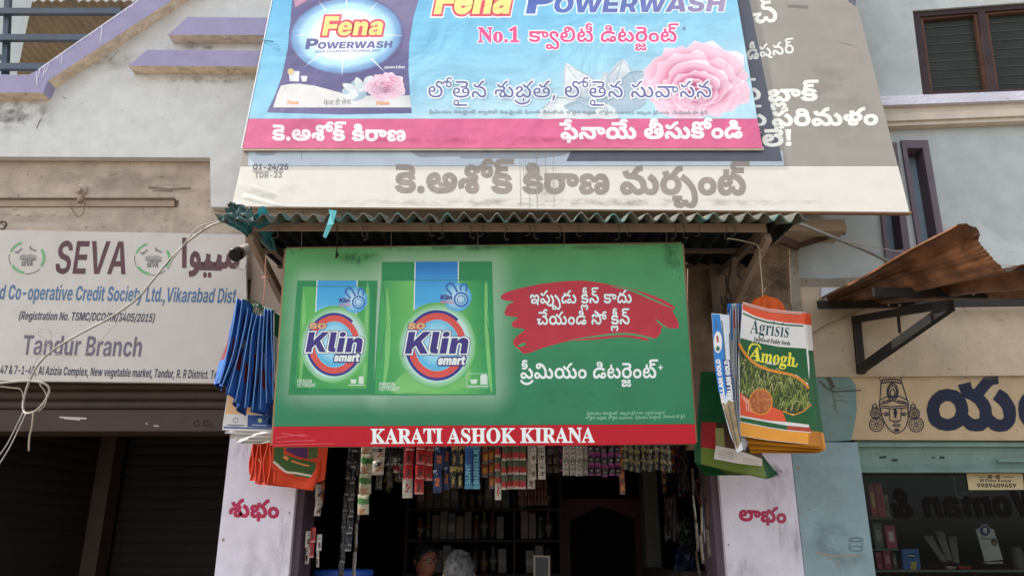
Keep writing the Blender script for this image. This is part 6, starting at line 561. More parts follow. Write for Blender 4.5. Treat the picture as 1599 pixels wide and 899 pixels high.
# pillars
zt = 2.75
MB().box((-1.562, 4.4, 0), (-1.174, 4.74, zt)).out('pillar', PILL, bl)
pr = MB().box((1.131, 4.4, 0), (1.536, 4.74, zt)).out('pillar', PILL, bl)
CRIM = ink('crimson_sign_paint', '#a8284e', .6)
pl_ = [o for o in bl.children if o.name == 'pillar'][0]
text(FW, 'p_shubham', 357, 806, 436, 808, CRIM, .002, pl_, k=1.12, off=5)
text(FW, 'p_labham', 1153, 812, 1228, 816, CRIM, .002, pr, k=1.1, off=5)
# brown plaster round the awning and the wall pieces behind the bags
poly(FW, [(393, 350), (452, 350), (465, 600), (466, 700), (366, 700), (385, 520), (394, 420)], mat('beige_shade_plaster', '#b3a294', .9, .12, dirt=.35, ds=3, dcol='#7d6a5a', bump=.3, bs=45, spots=.3), -.012, 'pier', bl, w0=-.055)
poly(FW, [(1075, 372), (1215, 372), (1233, 350), (1237, 436), (1240, 500), (1247, 600), (1247, 700), (1075, 700)], BROWNW, .03, 'side_wall', bl, w0=-.05)
poly(FW, [(1231, 352), (1243, 352), (1249, 440), (1256, 520), (1262, 600), (1258, 700), (1242, 700), (1241, 600), (1237, 500), (1234, 430)], ROUGHC, .036, 'rough_corner', bl, w0=-.05)
MB().box(tuple(P(1232, 360, 4.2)), tuple(Vector((P(1320, 345, 4.2).x, 4.395, P(1300, 343, 4.2).z)))).out('slab_end', BEIGE, bl)
MB().bar(P(1215, 372, 4.05), P(1245, 384, 4.3), .02, .05).bar(P(1245, 384, 4.3), P(1318, 362, 4.3), .02, .03).out('slab_iron', mat('rusty_iron', '#4a3128', .8, .3, dirt=.5, ds=9, dcol='#20150f'), bl)
# rolled shutter over the open shop
def half_rolls(name, x0, x1, y, zs, r, m, parent):
    mb = MB()
    for z in zs:
        n = 8; v = []
        for xx in (x0, x1):
            for k in range(n+1):
                a = -math.pi/2 + math.pi*k/n; v.append((xx, y - r*.7*math.cos(a), z + r*math.sin(a)))
        mb.add(v, [(k, k+1, n+2+k, n+1+k) for k in range(n)])
    return mb.out(name, m, parent, smooth=True)
s2 = MB().box((-1.17, 4.47, 2.55), (1.13, 4.6, 3.0)).out('shutter_box', SHUT, bl)
half_rolls('shutter_slat', -1.17, 1.13, 4.468, [2.58 + .055*i for i in range(7)], .027, SHUT, s2)
# left closed shop: shutter box, bar, and the recess with the side shutter
z0, z1, z2 = P(150, 673, 4.42).z, P(150, 640, 4.42).z, P(150, 592, 4.42).z
s1 = MB().box((-6.5, 4.445, z0), (-1.563, 4.62, z2)).out('shutter_box', SHUT, bl)
half_rolls('shutter_slat', -6.5, -1.563, 4.444, [z1 + (i+.5)*(z2-z1)/3 for i in range(3)], (z2-z1)/6.2, SHUT, s1)
bb = MB().box((-6.5, 4.405, z0-.004), (-1.564, 4.4445, z1)).out('bottom_bar', SHUT, s1)
bevel(bb, .006)
ribs(Frame((0, 4.405, 0)), [([(93, 651), (135, 653)], 2.6), ([(100, 653), (125, 655)], 2), ([(240, 664), (248, 665)], 1.8), ([(228, 660), (230, 662)], 2)], 2, mat('scraped_paint', '#b9b0a8', .8), .002, 'scrape', s1)
ribs(Frame((0, 4.405, 0)), [(ellipse(307, 661, 4, 4, 12), 2.4), (ellipse(322, 661, 4, 4, 12), 3), (ellipse(331, 664, 3, 3, 10), 2)], 2, mat('oil_mark', '#2b1f18', .8), .002, 'lock_mark', s1)
MB().box((-6.5, 4.63, 0), (-3.75, 6.2, 2.95)).out('alcove_wall', DARKIN, bl)
A0 = Vector((-3.05, 4.66, 0)); A1 = Vector((-2.87, 5.62, 0)); A2 = P(182, 760, 5.66); A2.z = 0
def slat_wall(a, b, zb, zt_, pitch, m, name):
    mb = MB(); d = (b-a).normalized(); nn = Vector((d.y, -d.x, 0))
    z = zb
    while z < zt_:
        pr_ = [(0, 0), (.006, pitch*.2), (.009, pitch*.5), (.006, pitch*.8), (0, pitch)]
        v = []
        for q in (a, b):
            for o_, h in pr_: v.append(q + nn*o_ + Vector((0, 0, z+h)))
        mb.add(v, [(k, 5+k, 6+k, k+1) for k in range(4)]); z += pitch
    return mb.out(name, m, bl, smooth=False)
slat_wall(A0, A1, .1, 2.5, .075, SHUTD, 'side_shutter')
MB().box((A1.x, 5.55, 0), (A2.x, 5.7, 2.6)).out('door_jamb', SHUT, bl)
slat_wall(Vector((A2.x+.002, 5.75, 0)), Vector((-1.62, 5.75, 0)), .1, 2.6, .075, SHUTD, 'rear_shutter')
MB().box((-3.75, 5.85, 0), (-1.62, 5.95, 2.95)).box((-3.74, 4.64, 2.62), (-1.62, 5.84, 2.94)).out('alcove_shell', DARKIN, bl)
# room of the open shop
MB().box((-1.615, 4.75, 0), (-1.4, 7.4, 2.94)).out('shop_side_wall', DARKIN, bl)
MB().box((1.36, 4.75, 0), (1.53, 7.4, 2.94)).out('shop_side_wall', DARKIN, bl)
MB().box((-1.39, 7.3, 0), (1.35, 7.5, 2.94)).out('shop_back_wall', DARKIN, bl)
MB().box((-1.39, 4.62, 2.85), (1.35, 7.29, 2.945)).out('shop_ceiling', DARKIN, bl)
struct(MB().box((-3.74, 4.2, -.1), (4.0, 9, .125)).out('shop_floor', mat('dark_floor', '#3a332e', .8)))
JAMB = mat('mauve_door_jamb', '#5a4a55', .6, .3, dirt=.3, ds=6, dcol='#352b30')
MB().box((-1.173, 4.44, .13), (-1.135, 4.7, 2.54)).out('shutter_channel', JAMB, bl)
MB().box((1.09, 4.44, .13), (1.13, 4.7, 2.54)).out('shutter_channel', JAMB, bl)

for a in ((1215, 430, 34, 110, '#3f3128', .9, 8), (1150, 480, 70, 90, '#5b4a3d', .7, 6)): stain(Frame((0, 4.37, 0)), *a[:6], bl, scale=a[6])
stain(FW, 400, 880, 62, 70, '#a59da6', .35, bl, scale=6, stretch=(1.6, .6)); stain(FW, 1215, 735, 22, 18, '#8a7f86', .7, bl, scale=14)
for x, y, rx_, ry_, c_, am in ((390, 705, 40, 22, '#a59c9f', .6), (440, 850, 14, 70, '#9a92a0', .5), (1215, 800, 30, 90, '#a2989c', .45), (1245, 850, 12, 60, '#8d8790', .5), (1160, 890, 40, 30, '#a2989c', .5)): stain(FW, x, y, rx_, ry_, c_, am, bl, scale=8, w=.0024, stretch=(2, .5))
CHIP = mat('chipped_plaster', '#9a8f84', .95, .1, dirt=.4, ds=40)
for x, y, s_ in ((349, 842, 3), (452, 800, 2), (1247, 730, 3.4), (1250, 800, 2.4), (1138, 850, 2), (1220, 735, 2.6)): poly(FW, [(x-s_, y), (x-s_*.3, y-s_*.9), (x+s_*.7, y-s_*.5), (x+s_*.4, y+s_*.8), (x-s_*.5, y+s_*1.1)], CHIP, .0028, 'chip', bl)
# ------------------------------------------------------------------ building on the right
br = thing('grey_building', 'grey building with a cream cornice and dark wooden window on the right', 'building', loc=(2.9, 4.4, 0))
big = [(1425, 17), (1441, 148.5), (1680, 139), (1680, -2)]
w1 = [(1365, 225), (1400, 222), (1424, 405), (1384, 410)]
w2 = [(1407, 219), (1449, 219), (1480, 404), (1437, 404)]
poly(FR, [(1236, 445), (1236, 330), (1180, -150), (2300, -150), (2300, 445)], GREYW, 0, 'wall', br, w0=-.16, holes=[big, w1, w2])
# big two-leaf window
wf = poly(FR, [(1425, 17), (1441, 148.5), (1680, 139), (1680, -2)], DKWOOD, -.015, 'window', br, w0=-.12,
          holes=[[(1437, 26), (1453, 145), (1545, 141.5), (1527, 19)], [(1538, 18), (1556, 141), (1672, 137), (1672, 8)]])
for h in ([(1437, 26), (1453, 145), (1545, 141.5), (1527, 19)], [(1538, 18), (1556, 141), (1672, 137), (1672, 8)]):
    a, b, c, d = h
    ins = [(a[0]+4.5, a[1]+5), (b[0]+4, b[1]-1), (c[0]-6, c[1]-1), (d[0]-6, d[1]+5)]
    sh = poly(FR, h, WOODF, -.03, 'sash', wf, w0=-.10, holes=[ins])
    poly(FR, ins, PANE, -.06, 'pane', sh, w0=-.075)
    ln = []
    for k in range(1, 9):
        t = k/8.6; ln.append([(ins[0][0]+(ins[1][0]-ins[0][0])*t, ins[0][1]+(ins[1][1]-ins[0][1])*t), (ins[3][0]+(ins[2][0]-ins[3][0])*t, ins[3][1]+(ins[2][1]-ins[3][1])*t)])
    ribs(FR, ln, .9, mat('grille_rod', '#4d4a40', .7), -.055, 'grille', sh)
# tall narrow windows
def tall(o, inn, name='window'):
    f = poly(FR, o, PURPF, .02, name, br, w0=-.15, holes=[inn])
    poly(FR, [(inn[0][0]-2, inn[0][1]-2), (inn[1][0]+2, inn[1][1]-2), (inn[2][0]+3, inn[2][1]+3), (inn[3][0]-2, inn[3][1]+3)], PANEB, -.105, 'pane', f, w0=-.12)
tall(w2, [(1416, 231), (1441, 231), (1468, 395), (1443, 395)])
tall(w1, [(1372, 236), (1392, 234), (1411, 389), (1388, 391)])
# ledge and cornice
poly(FR, [(1340, 151), (1362, 151), (2300, 115), (2300, 130), (1340, 166)], LEDGE, .10, 'ledge', br, w0=.001)
for a, b, d in ((166, 178, .065), (178.2, 190, .075), (190.2, 198, .055)):
    poly(FR, [(1340, a+1), (2300, a-38), (2300, b-38), (1340, b+1)], CREAM, d, 'cornice', br, w0=.0015)
# lower front
poly(FW, [(1244, 446), (2300, 446), (2300, 580), (1330, 588), (1262, 588)], BEIGE, .004, 'lintel', br, w0=-.2)
for a in ((1300, 520, 60, 60, '#7d6c5b', .8, 7), (1480, 582, 200, 14, '#80705d', .9, 12), (1540, 540, 90, 50, '#a8937b', .5, 6)): stain(FW, *a[:6], br, scale=a[6], w=.0062)
poly(FW, [(1236, 433), (1290, 435), (1340, 433), (1420, 436), (2300, 434), (2300, 447), (1236, 447)], ROUGHC, .008, 'cement_band', br, w0=-.15)
rect(FW, 1282, 449, 1322, 466, mat('white_tile', '#c7ccd2', .3, .5, dirt=.3), .012, 'wall_tile', br, w0=.004)
sgn = poly(FW, [(1326, 588.4), (2300, 580.4), (2300, 690), (1329, 686)], SIGNBG, -.012, 'sign_band', br, w0=-.1)
poly(FW, [(1267, 588.6), (1326, 588.6), (1336, 600), (1338, 640), (1333, 670), (1329, 687), (1275, 690)], mat('patchy_teal_paint', '#6d8785', .8, .2, dirt=.4, ds=8, dcol='#98937f', spots=.3), -.006, 'pillar_head', br, w0=-.1)
MB().box((1.54, 4.402, 0), (1.911, 4.74, P(1290, 690, 4.4).z)).out('pillar', TEAL, br)
for a in ((1300, 850, 50, 60, '#6d8088', .6, 6), (1290, 760, 45, 70, '#9fb0b2', .5, 5), (1330, 870, 40, 16, '#8d8a72', .6, 14)): stain(Frame((0, 4.402, 0)), *a[:6], br, scale=a[6])
mb = MB(); zA, zB = P(1400, 690, 4.42).z, P(1400, 737, 4.43).z
s3 = MB().box((1.913, 4.445, zB), (8, 4.6, zA+.02)).box((1.913, 4.425, zB), (8, 4.4445, zB+.018)).box((1.913, 4.42, zA-.025), (8, 4.4445, zA-.004)).out('shutter_box', TSHUT, br)
FT2 = Frame((0, 4.445, 0))
ribs(FT2, [([(1373, 714), (1384, 713)], 4), ([(1392, 718), (1402, 718)], 4), ([(1455, 714), (1460, 714)], 2.5), ([(1467, 714), (1475, 714)], 4)], 3, mat('dark_smear', '#2f3a36', .8), .002, 'smear', s3)
MB().bar(P(1558, 719, 4.42), P(1640, 719, 4.42), .015).out('handle', TSHUT, s3)
# display room behind glass
zg = zB
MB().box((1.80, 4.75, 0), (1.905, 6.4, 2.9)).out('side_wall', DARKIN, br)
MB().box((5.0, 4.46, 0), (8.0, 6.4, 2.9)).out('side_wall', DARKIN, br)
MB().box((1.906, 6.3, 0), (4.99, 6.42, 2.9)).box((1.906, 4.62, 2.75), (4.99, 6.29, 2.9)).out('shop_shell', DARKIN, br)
MB().box((1.7, 4.63, 2.91), (7, 9, 4.2)).out('floor_slab', CEM, br)
mg = bpy.data.materials.new('shop_glass'); mg.use_nodes = True
q = N(mg); gl = q('BsdfGlossy'); gl.inputs['Roughness'].default_value = .02; tr = q('BsdfTransparent'); ms = q('MixShader'); fr = q('Fresnel')
gl.inputs['Color'].default_value = (.16, .16, .16, 1); tr.inputs['Color'].default_value = (.78, .8, .79, 1)
q.L(fr.outputs[0], ms.inputs[0]); q.L(tr.outputs[0], ms.inputs[1]); q.L(gl.outputs[0], ms.inputs[2]); q.L(ms.outputs[0], mg.node_tree.nodes['Material Output'].inputs[0])
gp = MB().box((1.913, 4.5, .4), (4.99, 4.506, zg)).out('shop_window', mg, br)
text(Frame((0, 4.498, 0)), 'g_wom', 1395, 808, 1640, 806, mat('smoky_film_letters', '#191716', .95, .02), .001, gp, h=62, shear=-.25, mirror=True)
# painted sign on the right shop
INKN = ink('navy_sign_paint', '#141c33', .6, .1)
text(FW, 'y_ya', 1446, 668, 1588, 670, INKN, -.010, sgn, h=118, off=5)
text(FW, 'y_la', 1589, 670, 1668, 671, INKN, -.010, sgn, h=118, off=5)
def zz(L): return [(1340+a/5.29, 575+b/5.29) for a, b in L]
em = []
em += [zz(spline_ := [(p.x, p.y) for p in spline([Vector((185, 320, 0)), Vector((200, 400, 0)), Vector((240, 480, 0)), Vector((290, 525, 0)), Vector((335, 530, 0)), Vector((385, 495, 0)), Vector((412, 420, 0)), Vector((412, 325, 0))], 5)])]
em += [zz([(180, 270), (187, 180), (190, 95)]), zz([(355, 95), (385, 190), (410, 275)]), zz([(175, 90), (180, 70), (260, 58), (350, 66), (362, 92)]), zz([(190, 96), (270, 84), (356, 96)]), zz([(192, 122), (272, 112), (358, 122)])]
for k in range(9): em.append((zz([(200+k*18, 96-6*math.sin(k/8*3.1)), (201+k*18, 120-6*math.sin(k/8*3.1))]), 1.1))
for rx, ry in ((45, 72), (34, 56), (20, 36)): em.append(zz([(285+rx*math.sin(a), 195-ry*math.cos(a)+ (10 if rx < 30 else 0)) for a in [i*math.pi/9 for i in range(19)]]))
em += [zz([(268, 125), (275, 105), (286, 122), (275, 132), (268, 125)]), zz([(180, 262), (230, 235), (285, 225), (350, 232), (408, 262)]), zz([(178, 292), (240, 285), (285, 262), (340, 285), (412, 290)]), zz([(178, 268), (178, 325)]), zz([(412, 268), (414, 328)]), zz([(185, 306), (290, 316), (413, 303)]), zz([(182, 322), (290, 333), (414, 322)])]
for k in range(5): em.append((zz(ellipse(203+k*14, 276-k*3, 5, 5, 8) + [(208+k*14, 276-k*3)]), 1.0)); em.append((zz(ellipse(330+k*14, 266+k*3, 5, 5, 8) + [(335+k*14, 266+k*3)]), 1.0))
em += [zz([(258, 330), (262, 430), (352, 430), (358, 330)]), zz([(205, 375), (225, 362), (258, 372)]), (zz([(215, 385), (235, 376), (256, 382), (235, 390), (215, 385)]), 1.6), zz([(362, 372), (385, 362), (402, 374)]), (zz([(364, 384), (382, 377), (400, 384), (382, 390), (364, 384)]), 1.6),
       zz([(285, 432), (300, 445), (320, 446), (340, 434)]), zz([(285, 468), (305, 462), (318, 466), (332, 460), (350, 468)]), zz([(292, 472), (318, 482), (345, 472)])]
for cx_, cy_, r in ((147, 370, 44), (152, 462, 58), (463, 373, 44), (480, 463, 60)):
    em.append(zz(ellipse(cx_, cy_, r, r, 20) + [(cx_+r, cy_)])); em.append((zz(ellipse(cx_, cy_, r*.72, r*.72, 18) + [(cx_+r*.72, cy_)]), 1.0))
    for k in range(8):
        a = k*math.pi/4; em.append((zz([(cx_+r*.12*math.cos(a), cy_+r*.12*math.sin(a)), (cx_+r*.6*math.cos(a), cy_+r*.6*math.sin(a))]), 1.3))
for cx_ in (138, 454): em += [zz([(cx_-20, 335), (cx_-18, 305), (cx_, 288), (cx_+18, 305), (cx_+20, 335)]), (zz([(cx_-18, 318), (cx_+18, 318)]), 1.0)]
ribs(FW, em, 1.6, INKN, -.010, 'emblem', sgn)
ribs(FW, [(zz([(305, 335), (300, 365), (308, 410), (318, 365), (308, 335)]), 2.5), (zz([(310, 350), (309, 405)]), 3.4), (zz([(300, 508), (340, 508)]), 4.2)], 2, INKN, -.0085, 'emblem_mark', sgn)
# cobweb and twigs on the teal head
ribs(FW, [([(1279, 594), (1290, 604), (1303, 611), (1320, 610), (1345, 609)], 1.6), ([(1291, 588), (1296, 600), (1302, 618), (1305, 640)], .9), ([(1294, 589), (1299, 597), (1302, 605)], 4), ([(1302, 625), (1314, 624), (1325, 628)], .7), ([(1298, 604), (1312, 606), (1330, 602)], .6), ([(1304, 612), (1310, 618), (1322, 619)], .6), ([(1306, 640), (1309, 643)], 1.2)], 2, mat('old_cobweb', '#4f4a40', .9), .006, 'cobweb', br)
ribs(FW, [([(1275, 862), (1300, 868), (1340, 866)], 3), ([(1310, 872), (1312, 890)], 1.5)], 2, mat('peeled_patch', '#99907f', .9), .0012, 'peeling', br)
ribs(FW, [(ellipse(1337, 842, 11, 3, 14), 2.2), (ellipse(1337, 856, 10, 4, 14), 1.6), ([(1327, 846), (1326, 858)], 1.4), ([(1347, 846), (1346, 858)], 1.4)], 2, mat('pencil_scrawl', '#5f7078', .9), .0012, 'scrawl', br)
# ------------------------------------------------------------------ society signboard
FSG = FS
sb = thing('signboard', 'pale grey credit society signboard with maroon and blue lettering above the brown shutter', 'signboard', M=FS.M)
BOARD = mat('greyed_white_board', '#c6bfb7', .5, .3, dirt=.2, ds=2.2, dcol='#a59b91', var=.04, streak=.1)
pan = poly(FS, [(-420, 351), (383, 366), (388, 598.5), (-420, 589)], BOARD, .02, 'panel', sb, w0=-.012)
MAR = ink('maroon_vinyl', '#5a3a40'); BLU = ink('slate_blue_vinyl', '#4f6f93'); GRV = ink('grey_violet_vinyl', '#6a6470'); DKB = ink('dark_blue_vinyl', '#3a4152'); GRN = ink('sign_green', '#6ea873')
text(FS, 's_seva', 83, 427, 197, 428, MAR, .0215, sb, h=70, shear=.14)
text(FS, 's_urdu', 281, 418, 376, 420, MAR, .0215, sb, h=62)
ribs(FS, [([(303, 418), (346, 419)], 7)], 7, MAR, .0217, 'lettering', sb)
text(FS, 's_coop', -21, 466.5, 371, 473, BLU, .0215, sb, h=31, shear=.14)
text(FS, 's_reg', 28, 498.5, 241, 502.5, DKB, .0215, sb, h=17.5, shear=.2)
text(FS, 's_tan', 33, 553.5, 221, 556.5, GRV, .0215, sb, h=42, shear=.12)
text(FS, 's_addr', -6, 583, 372, 592, DKB, .0215, sb, h=18, shear=.12)
for ex in (42, 238):
    ey = 402 if ex < 100 else 404
    e = ring(FS, ex, ey, 28.5, 26, 3.2, GRN, .0215, 'emblem', sb, 200, 252)
    ring(FS, ex, ey, 28.5, 26, 4, GRN, .0215, 'arc', e, -32, 34); ring(FS, ex, ey, 28.5, 26, 4, GRN, .0215, 'arc', e, 100, 150); ring(FS, ex, ey, 28.5, 26, 1.1, GRV, .0215, 'arc', e, 44, 96); ring(FS, ex, ey, 28.5, 26, 1.1, GRV, .0215, 'arc', e, 154, 192)
    text(FS, 's_seva', ex-9.5, ey+13, ex+9, ey+13, DKB, .0216, e, h=9.5, shear=.14)
    text(FS, 's_urdu', ex+3, ey-15, ex+14, ey-9, GRV, .0216, e, h=6.5); text(FS, 's_urdu', ex-17, ey-6, ex-7, ey-13, GRV, .0216, e, h=6.5); poly(FS, [(ex-12, ey-3), (ex-6, ey-5), (ex, ey-4), (ex+6, ey-6), (ex+14, ey-3), (ex+15, ey+2), (ex+6, ey+4), (ex-2, ey+3), (ex-11, ey+3)], mat('emblem_hand_grey', '#9a968f', .6), .0214, 'hands', e)
    ribs(FS, [[(ex-10, ey), (ex-3, ey+2), (ex+4, ey+1), (ex+13, ey+2)], [(ex-9, ey+3), (ex, ey+5), (ex+8, ey+5), (ex+14, ey+3)], [(ex-6, ey+1), (ex+2, ey+4), (ex+9, ey+3)]], 1.5, mat('emblem_grey', '#7c7c78', .6), .0216, 'hands', e)

# ------------------------------------------------------------------ old banner leaning back over the awning
TILT = math.radians(9)
F2 = Frame(P(362, 322, 3.98), yaw=0, tilt=TILT)
ob = thing('banner', 'large weathered beige and white shop banner behind the blue detergent banner', 'banner', M=F2.M)
FLEXW = mat('faded_white_flex', '#d9d4c8', .5, .3, dirt=.12, ds=3, dcol='#b5ab9b', bump=.06, bs=7, var=.03, streak=.1)
FLEXB = mat('faded_taupe_flex', '#9a938a', .45, .35, dirt=.15, ds=2.5, dcol='#8b8378', var=.04, streak=.08)
SLATE = ink('slate_print_and_shadow', '#62646d', .5); PALEB = ink('pale_blue_grey_print', '#b9c4cc', .5); MIDG = ink('mid_grey_print', '#9a9da3', .5)
WOODFR = mat('raw_wood_batten', '#a28468', .8, .2, dirt=.4, ds=9, dcol='#5b4331')
TOPY = -60
lx = lambda y: 362 + (430-362)*(322-y)/322
rx = lambda y: 1420 - (1420-1337)*(331-y)/331
# slack sheet with tucked corners
def flex_sheet(F, c, w, nx, ny, mats, name, parent, fn, wav):
    """sheet between four photo corners (tl, tr, br, bl), rippled outwards by wav(s,t)"""
    v = []; f = []; mi = []
    cu = [Vector(F.uv(*p, w)) for p in c]
    for j in range(ny+1):
        for i in range(nx+1):
            s = i/nx; t = j/ny
            a = cu[3].lerp(cu[2], s); b = cu[0].lerp(cu[1], s); p = a.lerp(b, t); v.append((p.x, p.y, w + wav(s, t)))
    for j in range(ny):
        for i in range(nx): a = j*(nx+1)+i; f.append((a, a+1, a+nx+2, a+nx+1)); mi.append(fn((i+.5)/nx, (j+.5)/ny))
    return emit(name, v, f, mats, parent, F.M, mi, True)
ty2 = (322-262)/(322-TOPY)
def wav2(s, t):
    k = max(0, .18-s)/.18*max(0, .3-t)/.3
    return .010*k*math.sin((s*40 + t*26)*1.0)*1.0
yl2 = 322 - 64
poly(F2, [(lx(yl2), yl2+2), (rx(yl2+3), yl2+1.5), (rx(331), 331), (362, 322)], FLEXW, 0, 'white_strip', ob, w0=-.014)
flex_sheet(F2, [(392, 285), (480, 290), (478, 321), (366, 320.5)], .001, 60, 24, FLEXW, 'tucked_corner', ob, lambda s, t: 0,
           lambda s, t: -.0025*s-.001*t+.0075*max(0, math.sin((1-t)*13 - s*9 + .6))*(1-s)**1.4*(1-t*.9)*min(1, 6*s+.25))
poly(F2, [(lx(TOPY), TOPY), (rx(TOPY), TOPY), (rx(yl2+1), yl2+1.2), (lx(yl2), yl2+1.7)], FLEXB, 0, 'taupe_field', ob, w0=-.014)
poly(F2, [(388, 236), (1222, 236), (1224, 258.6), (388, 259)], PALEB, .0012, 'print', ob)
poly(F2, [(397, 236), (436, 236), (428, 242), (412, 244), (400, 241)], MIDG, .0022, 'print', ob)
poly(F2, [(640, 236), (893, 236), (880, 243), (840, 248), (722, 248), (716, 244), (655, 246)], MIDG, .0022, 'print', ob)
poly(F2, [(470, 236), (472, 236), (471.5, 249), (470, 249)], MIDG, .0022, 'print', ob)
poly(F2, [(893, 233), (1217, 233), (1222, 252), (884, 252)], SLATE, .0022, 'print', ob)
poly(F2, [(1125, -60), (1158, -60), (1200, 150), (1222, 252), (1180, 252), (1150, 120)], SLATE, .0012, 'print', ob)  # slate band painted along the blue banner's cast shadow, deepening it
poly(F2, [(1318, -10), (1335, -10), (1337.5, 11), (1326, 4)], SLATE, .0012, 'print', ob)
WHP = ink('white_print', '#eae8de', .5); TAUP = ink('taupe_letter_print', '#968c82', .5); DKP = ink('dark_grey_print', '#6b6b6d', .5)
text(F2, 'old_name', 617, 300, 1165, 304, TAUP, .0016, ob, h=60, off=5)
text(F2, 'old_date1', 394, 265.5, 450, 265.5, DKP, .0016, ob, h=13, shear=.12)
ribs(F2, [([(393, 267.5), (443, 267.5)], 1)], 1, DKP, .0017, 'lettering', ob)
text(F2, 'old_date2', 397, 278, 441, 278, TAUP, .0016, ob, h=13, shear=.06)
text(F2, 'old_ch', 1176, 38, 1216, 34, WHP, .0034, ob, h=50); text(F2, 'old_dee', 1140, 96, 1186, 92, WHP, .0034, ob, h=32)
text(F2, 'old_cond', 1166, 92, 1241, 83, WHP, .0034, ob, h=28)
text(F2, 'old_p', 1150, 158, 1190, 156, WHP, .0034, ob, h=40); text(F2, 'old_black', 1199, 159, 1277, 157, WHP, .0034, ob, h=37, off=4)
text(F2, 'old_p', 1158, 198, 1199, 196, WHP, .0034, ob, h=38); text(F2, 'old_parim', 1205, 197, 1372, 195, WHP, .0034, ob, h=38, off=4); text(F2, 'old_le', 1190, 229, 1239, 227, WHP, .0034, ob, h=37, off=4)
ribs(F2, [([(1230, 10), (1238, 10), (1262, 12)], 5)], 5, mat('scuffed_label', '#7b7770', .8), .002, 'torn_label', ob)
ribs(F2, [([(812+dx, 238), (812+dx, 262), (813+dx, 262+L)], wd) for dx, L, wd in ((0, 60, .8), (9, 40, .7), (14, 64, .7), (26, 66, .9), (40, 30, .8), (52, 62, .8), (5, 20, .7))], .6, mat('rain_streak', '#a09a8e', .8), .0036, 'stain', ob)
for a, b, wd in ((-8, 0, 2.6), (0, 3, 1.4), (6, 12, 3.2), (10, 20, 1.6), (14, 45, 3.4), (8, 48, 1.2), (10, 55, 1.6), (8, 90, 2.6), (12, 95, 1.0), (16, 30, 1.0)): ribs(F2, [([(p.x, p.y) for p in spline([Vector((1296+a, 66+b, 0)), Vector((1312+a, 64+b, 0)), Vector((1330+a, 68+b, 0)), Vector((1346+a, 74+b, 0))], 4)], wd)], 2, mat('soot_scuff', '#9a9187', .9, dirt=.8, ds=40, dcol='#a89f92'), .0016, 'stain', ob)
for a, b in (((362, 323.5), (1421, 332.5)),):
    MB().bar(F2.world(*a, -.02), F2.world(*b, -.02), .03, .02).out('batten', WOODFR, ob)
MB().bar(F2.world(lx(300)+6, 300, -.035), F2.world(lx(TOPY)+6, TOPY, -.035), .025, .03).out('batten', WOODFR, ob)
MB().bar(F2.world(rx(300)-6, 300, -.035), F2.world(rx(TOPY)-6, TOPY, -.035), .025, .03).out('batten', WOODFR, ob)

# ------------------------------------------------------------------ blue detergent banner
BW = .024                                                     # face of this banner, in front of the old one
fb = thing('banner', 'sky blue detergent banner with a pink rose, a purple pack and a pink foot strip', 'banner', M=F2.M)
class Lift:                                                     # frame helper measuring on the raised face
    def __init__(s, F, w): s.F = F; s.M = F.M; s.w = w
    def uv(s, px, py, w=0): return s.F.uv(px, py, s.w + w)
    def at(s, px, py, w=0):
        u, v = s.uv(px, py, w); return Vector((u, v, s.w + w))
class Flat(Lift):
    def at(s, px, py, w=0):
        u, v = s.uv(px, py, w); return Vector((u, v, s.w + w))
B1 = Flat(F2, BW)
def bpoly(pts, m, w, name, parent=fb, **k):
    if k.get('w0') is None: w = ply(w)
    cs = [clean([B1.uv(p[0], p[1], w) for p in (closed_spline(pts, k['smooth']) if k.get('smooth') else pts)])]
    if k.get('holes'): cs += [clean([B1.uv(p[0], p[1], w) for p in h]) for h in k['holes']]
    return polyuv(F2, cs, m, BW+w, name, parent, k.get('w0'))
SKYB = print_mat('sky_blue_flex', [(0, '#b4d6e2'), (.25, '#95cae0'), (.55, '#7fc0de'), (1, '#6cb4da')], B1, (700, 190), (640, -40), rough=.4)
l1 = lambda y: 379 + (427-379)*(233-y)/233
r1 = lambda y: 1190.5 - (1190.5-1151)*(232-y)/232
bpoly([(l1(-70), -70), (r1(-70), -70), (r1(185.4), 185.4), (l1(185.4), 185.4)], SKYB, 0, 'blue_field', w0=F2 and .003-BW)
PINK = slack(mat('pink_flex', '#d2668a', .4, .35, var=.06, streak=.1, dcol='#b85578'), .3)
bpoly([(l1(185.6), 185.6), (r1(185.6), 185.6), (1190.5, 231), (379, 231.5)], PINK, 0, 'pink_strip', w0=.003-BW)
MB().bar(F2.world(378, 233, BW-.010), F2.world(1192, 232.5, BW-.010), .012, .02).out('bottom_frame', mat('cream_frame_tube', '#d8cbb6', .6, dirt=.2), fb)
MB().bar(F2.world(l1(233)-1.2, 233, BW-.012), F2.world(l1(-70)-1.2, -70, BW-.012), .006, .018).out('side_frame', mat('white_hem', '#e3e6e6', .6), fb)
ribs(B1, [([(1168, 226), (1180, 214), (1189, 206)], 1.2), ([(1174, 229), (1188, 222)], 1.0), ([(1177, 213), (1187, 200)], 1)], 1, mat('crease_pink', '#d77394', .5), .001, 'crease', fb)
def btext(key, *a, **k):
    m = a[4]; w = a[5]
    return text(B1, key, a[0], a[1], a[2], a[3], m, w, fb, **k)
W1 = ink('banner_white', '#eef1f0', .45); RED1 = ink('logo_coral_red', '#d9566a', .45); YEL = ink('logo_pale_yellow', '#f0df8a', .45); PUR = ink('slate_purple_print', '#6c6a9a', .45); PNK = ink('deep_pink_print', '#e0588c', .45)
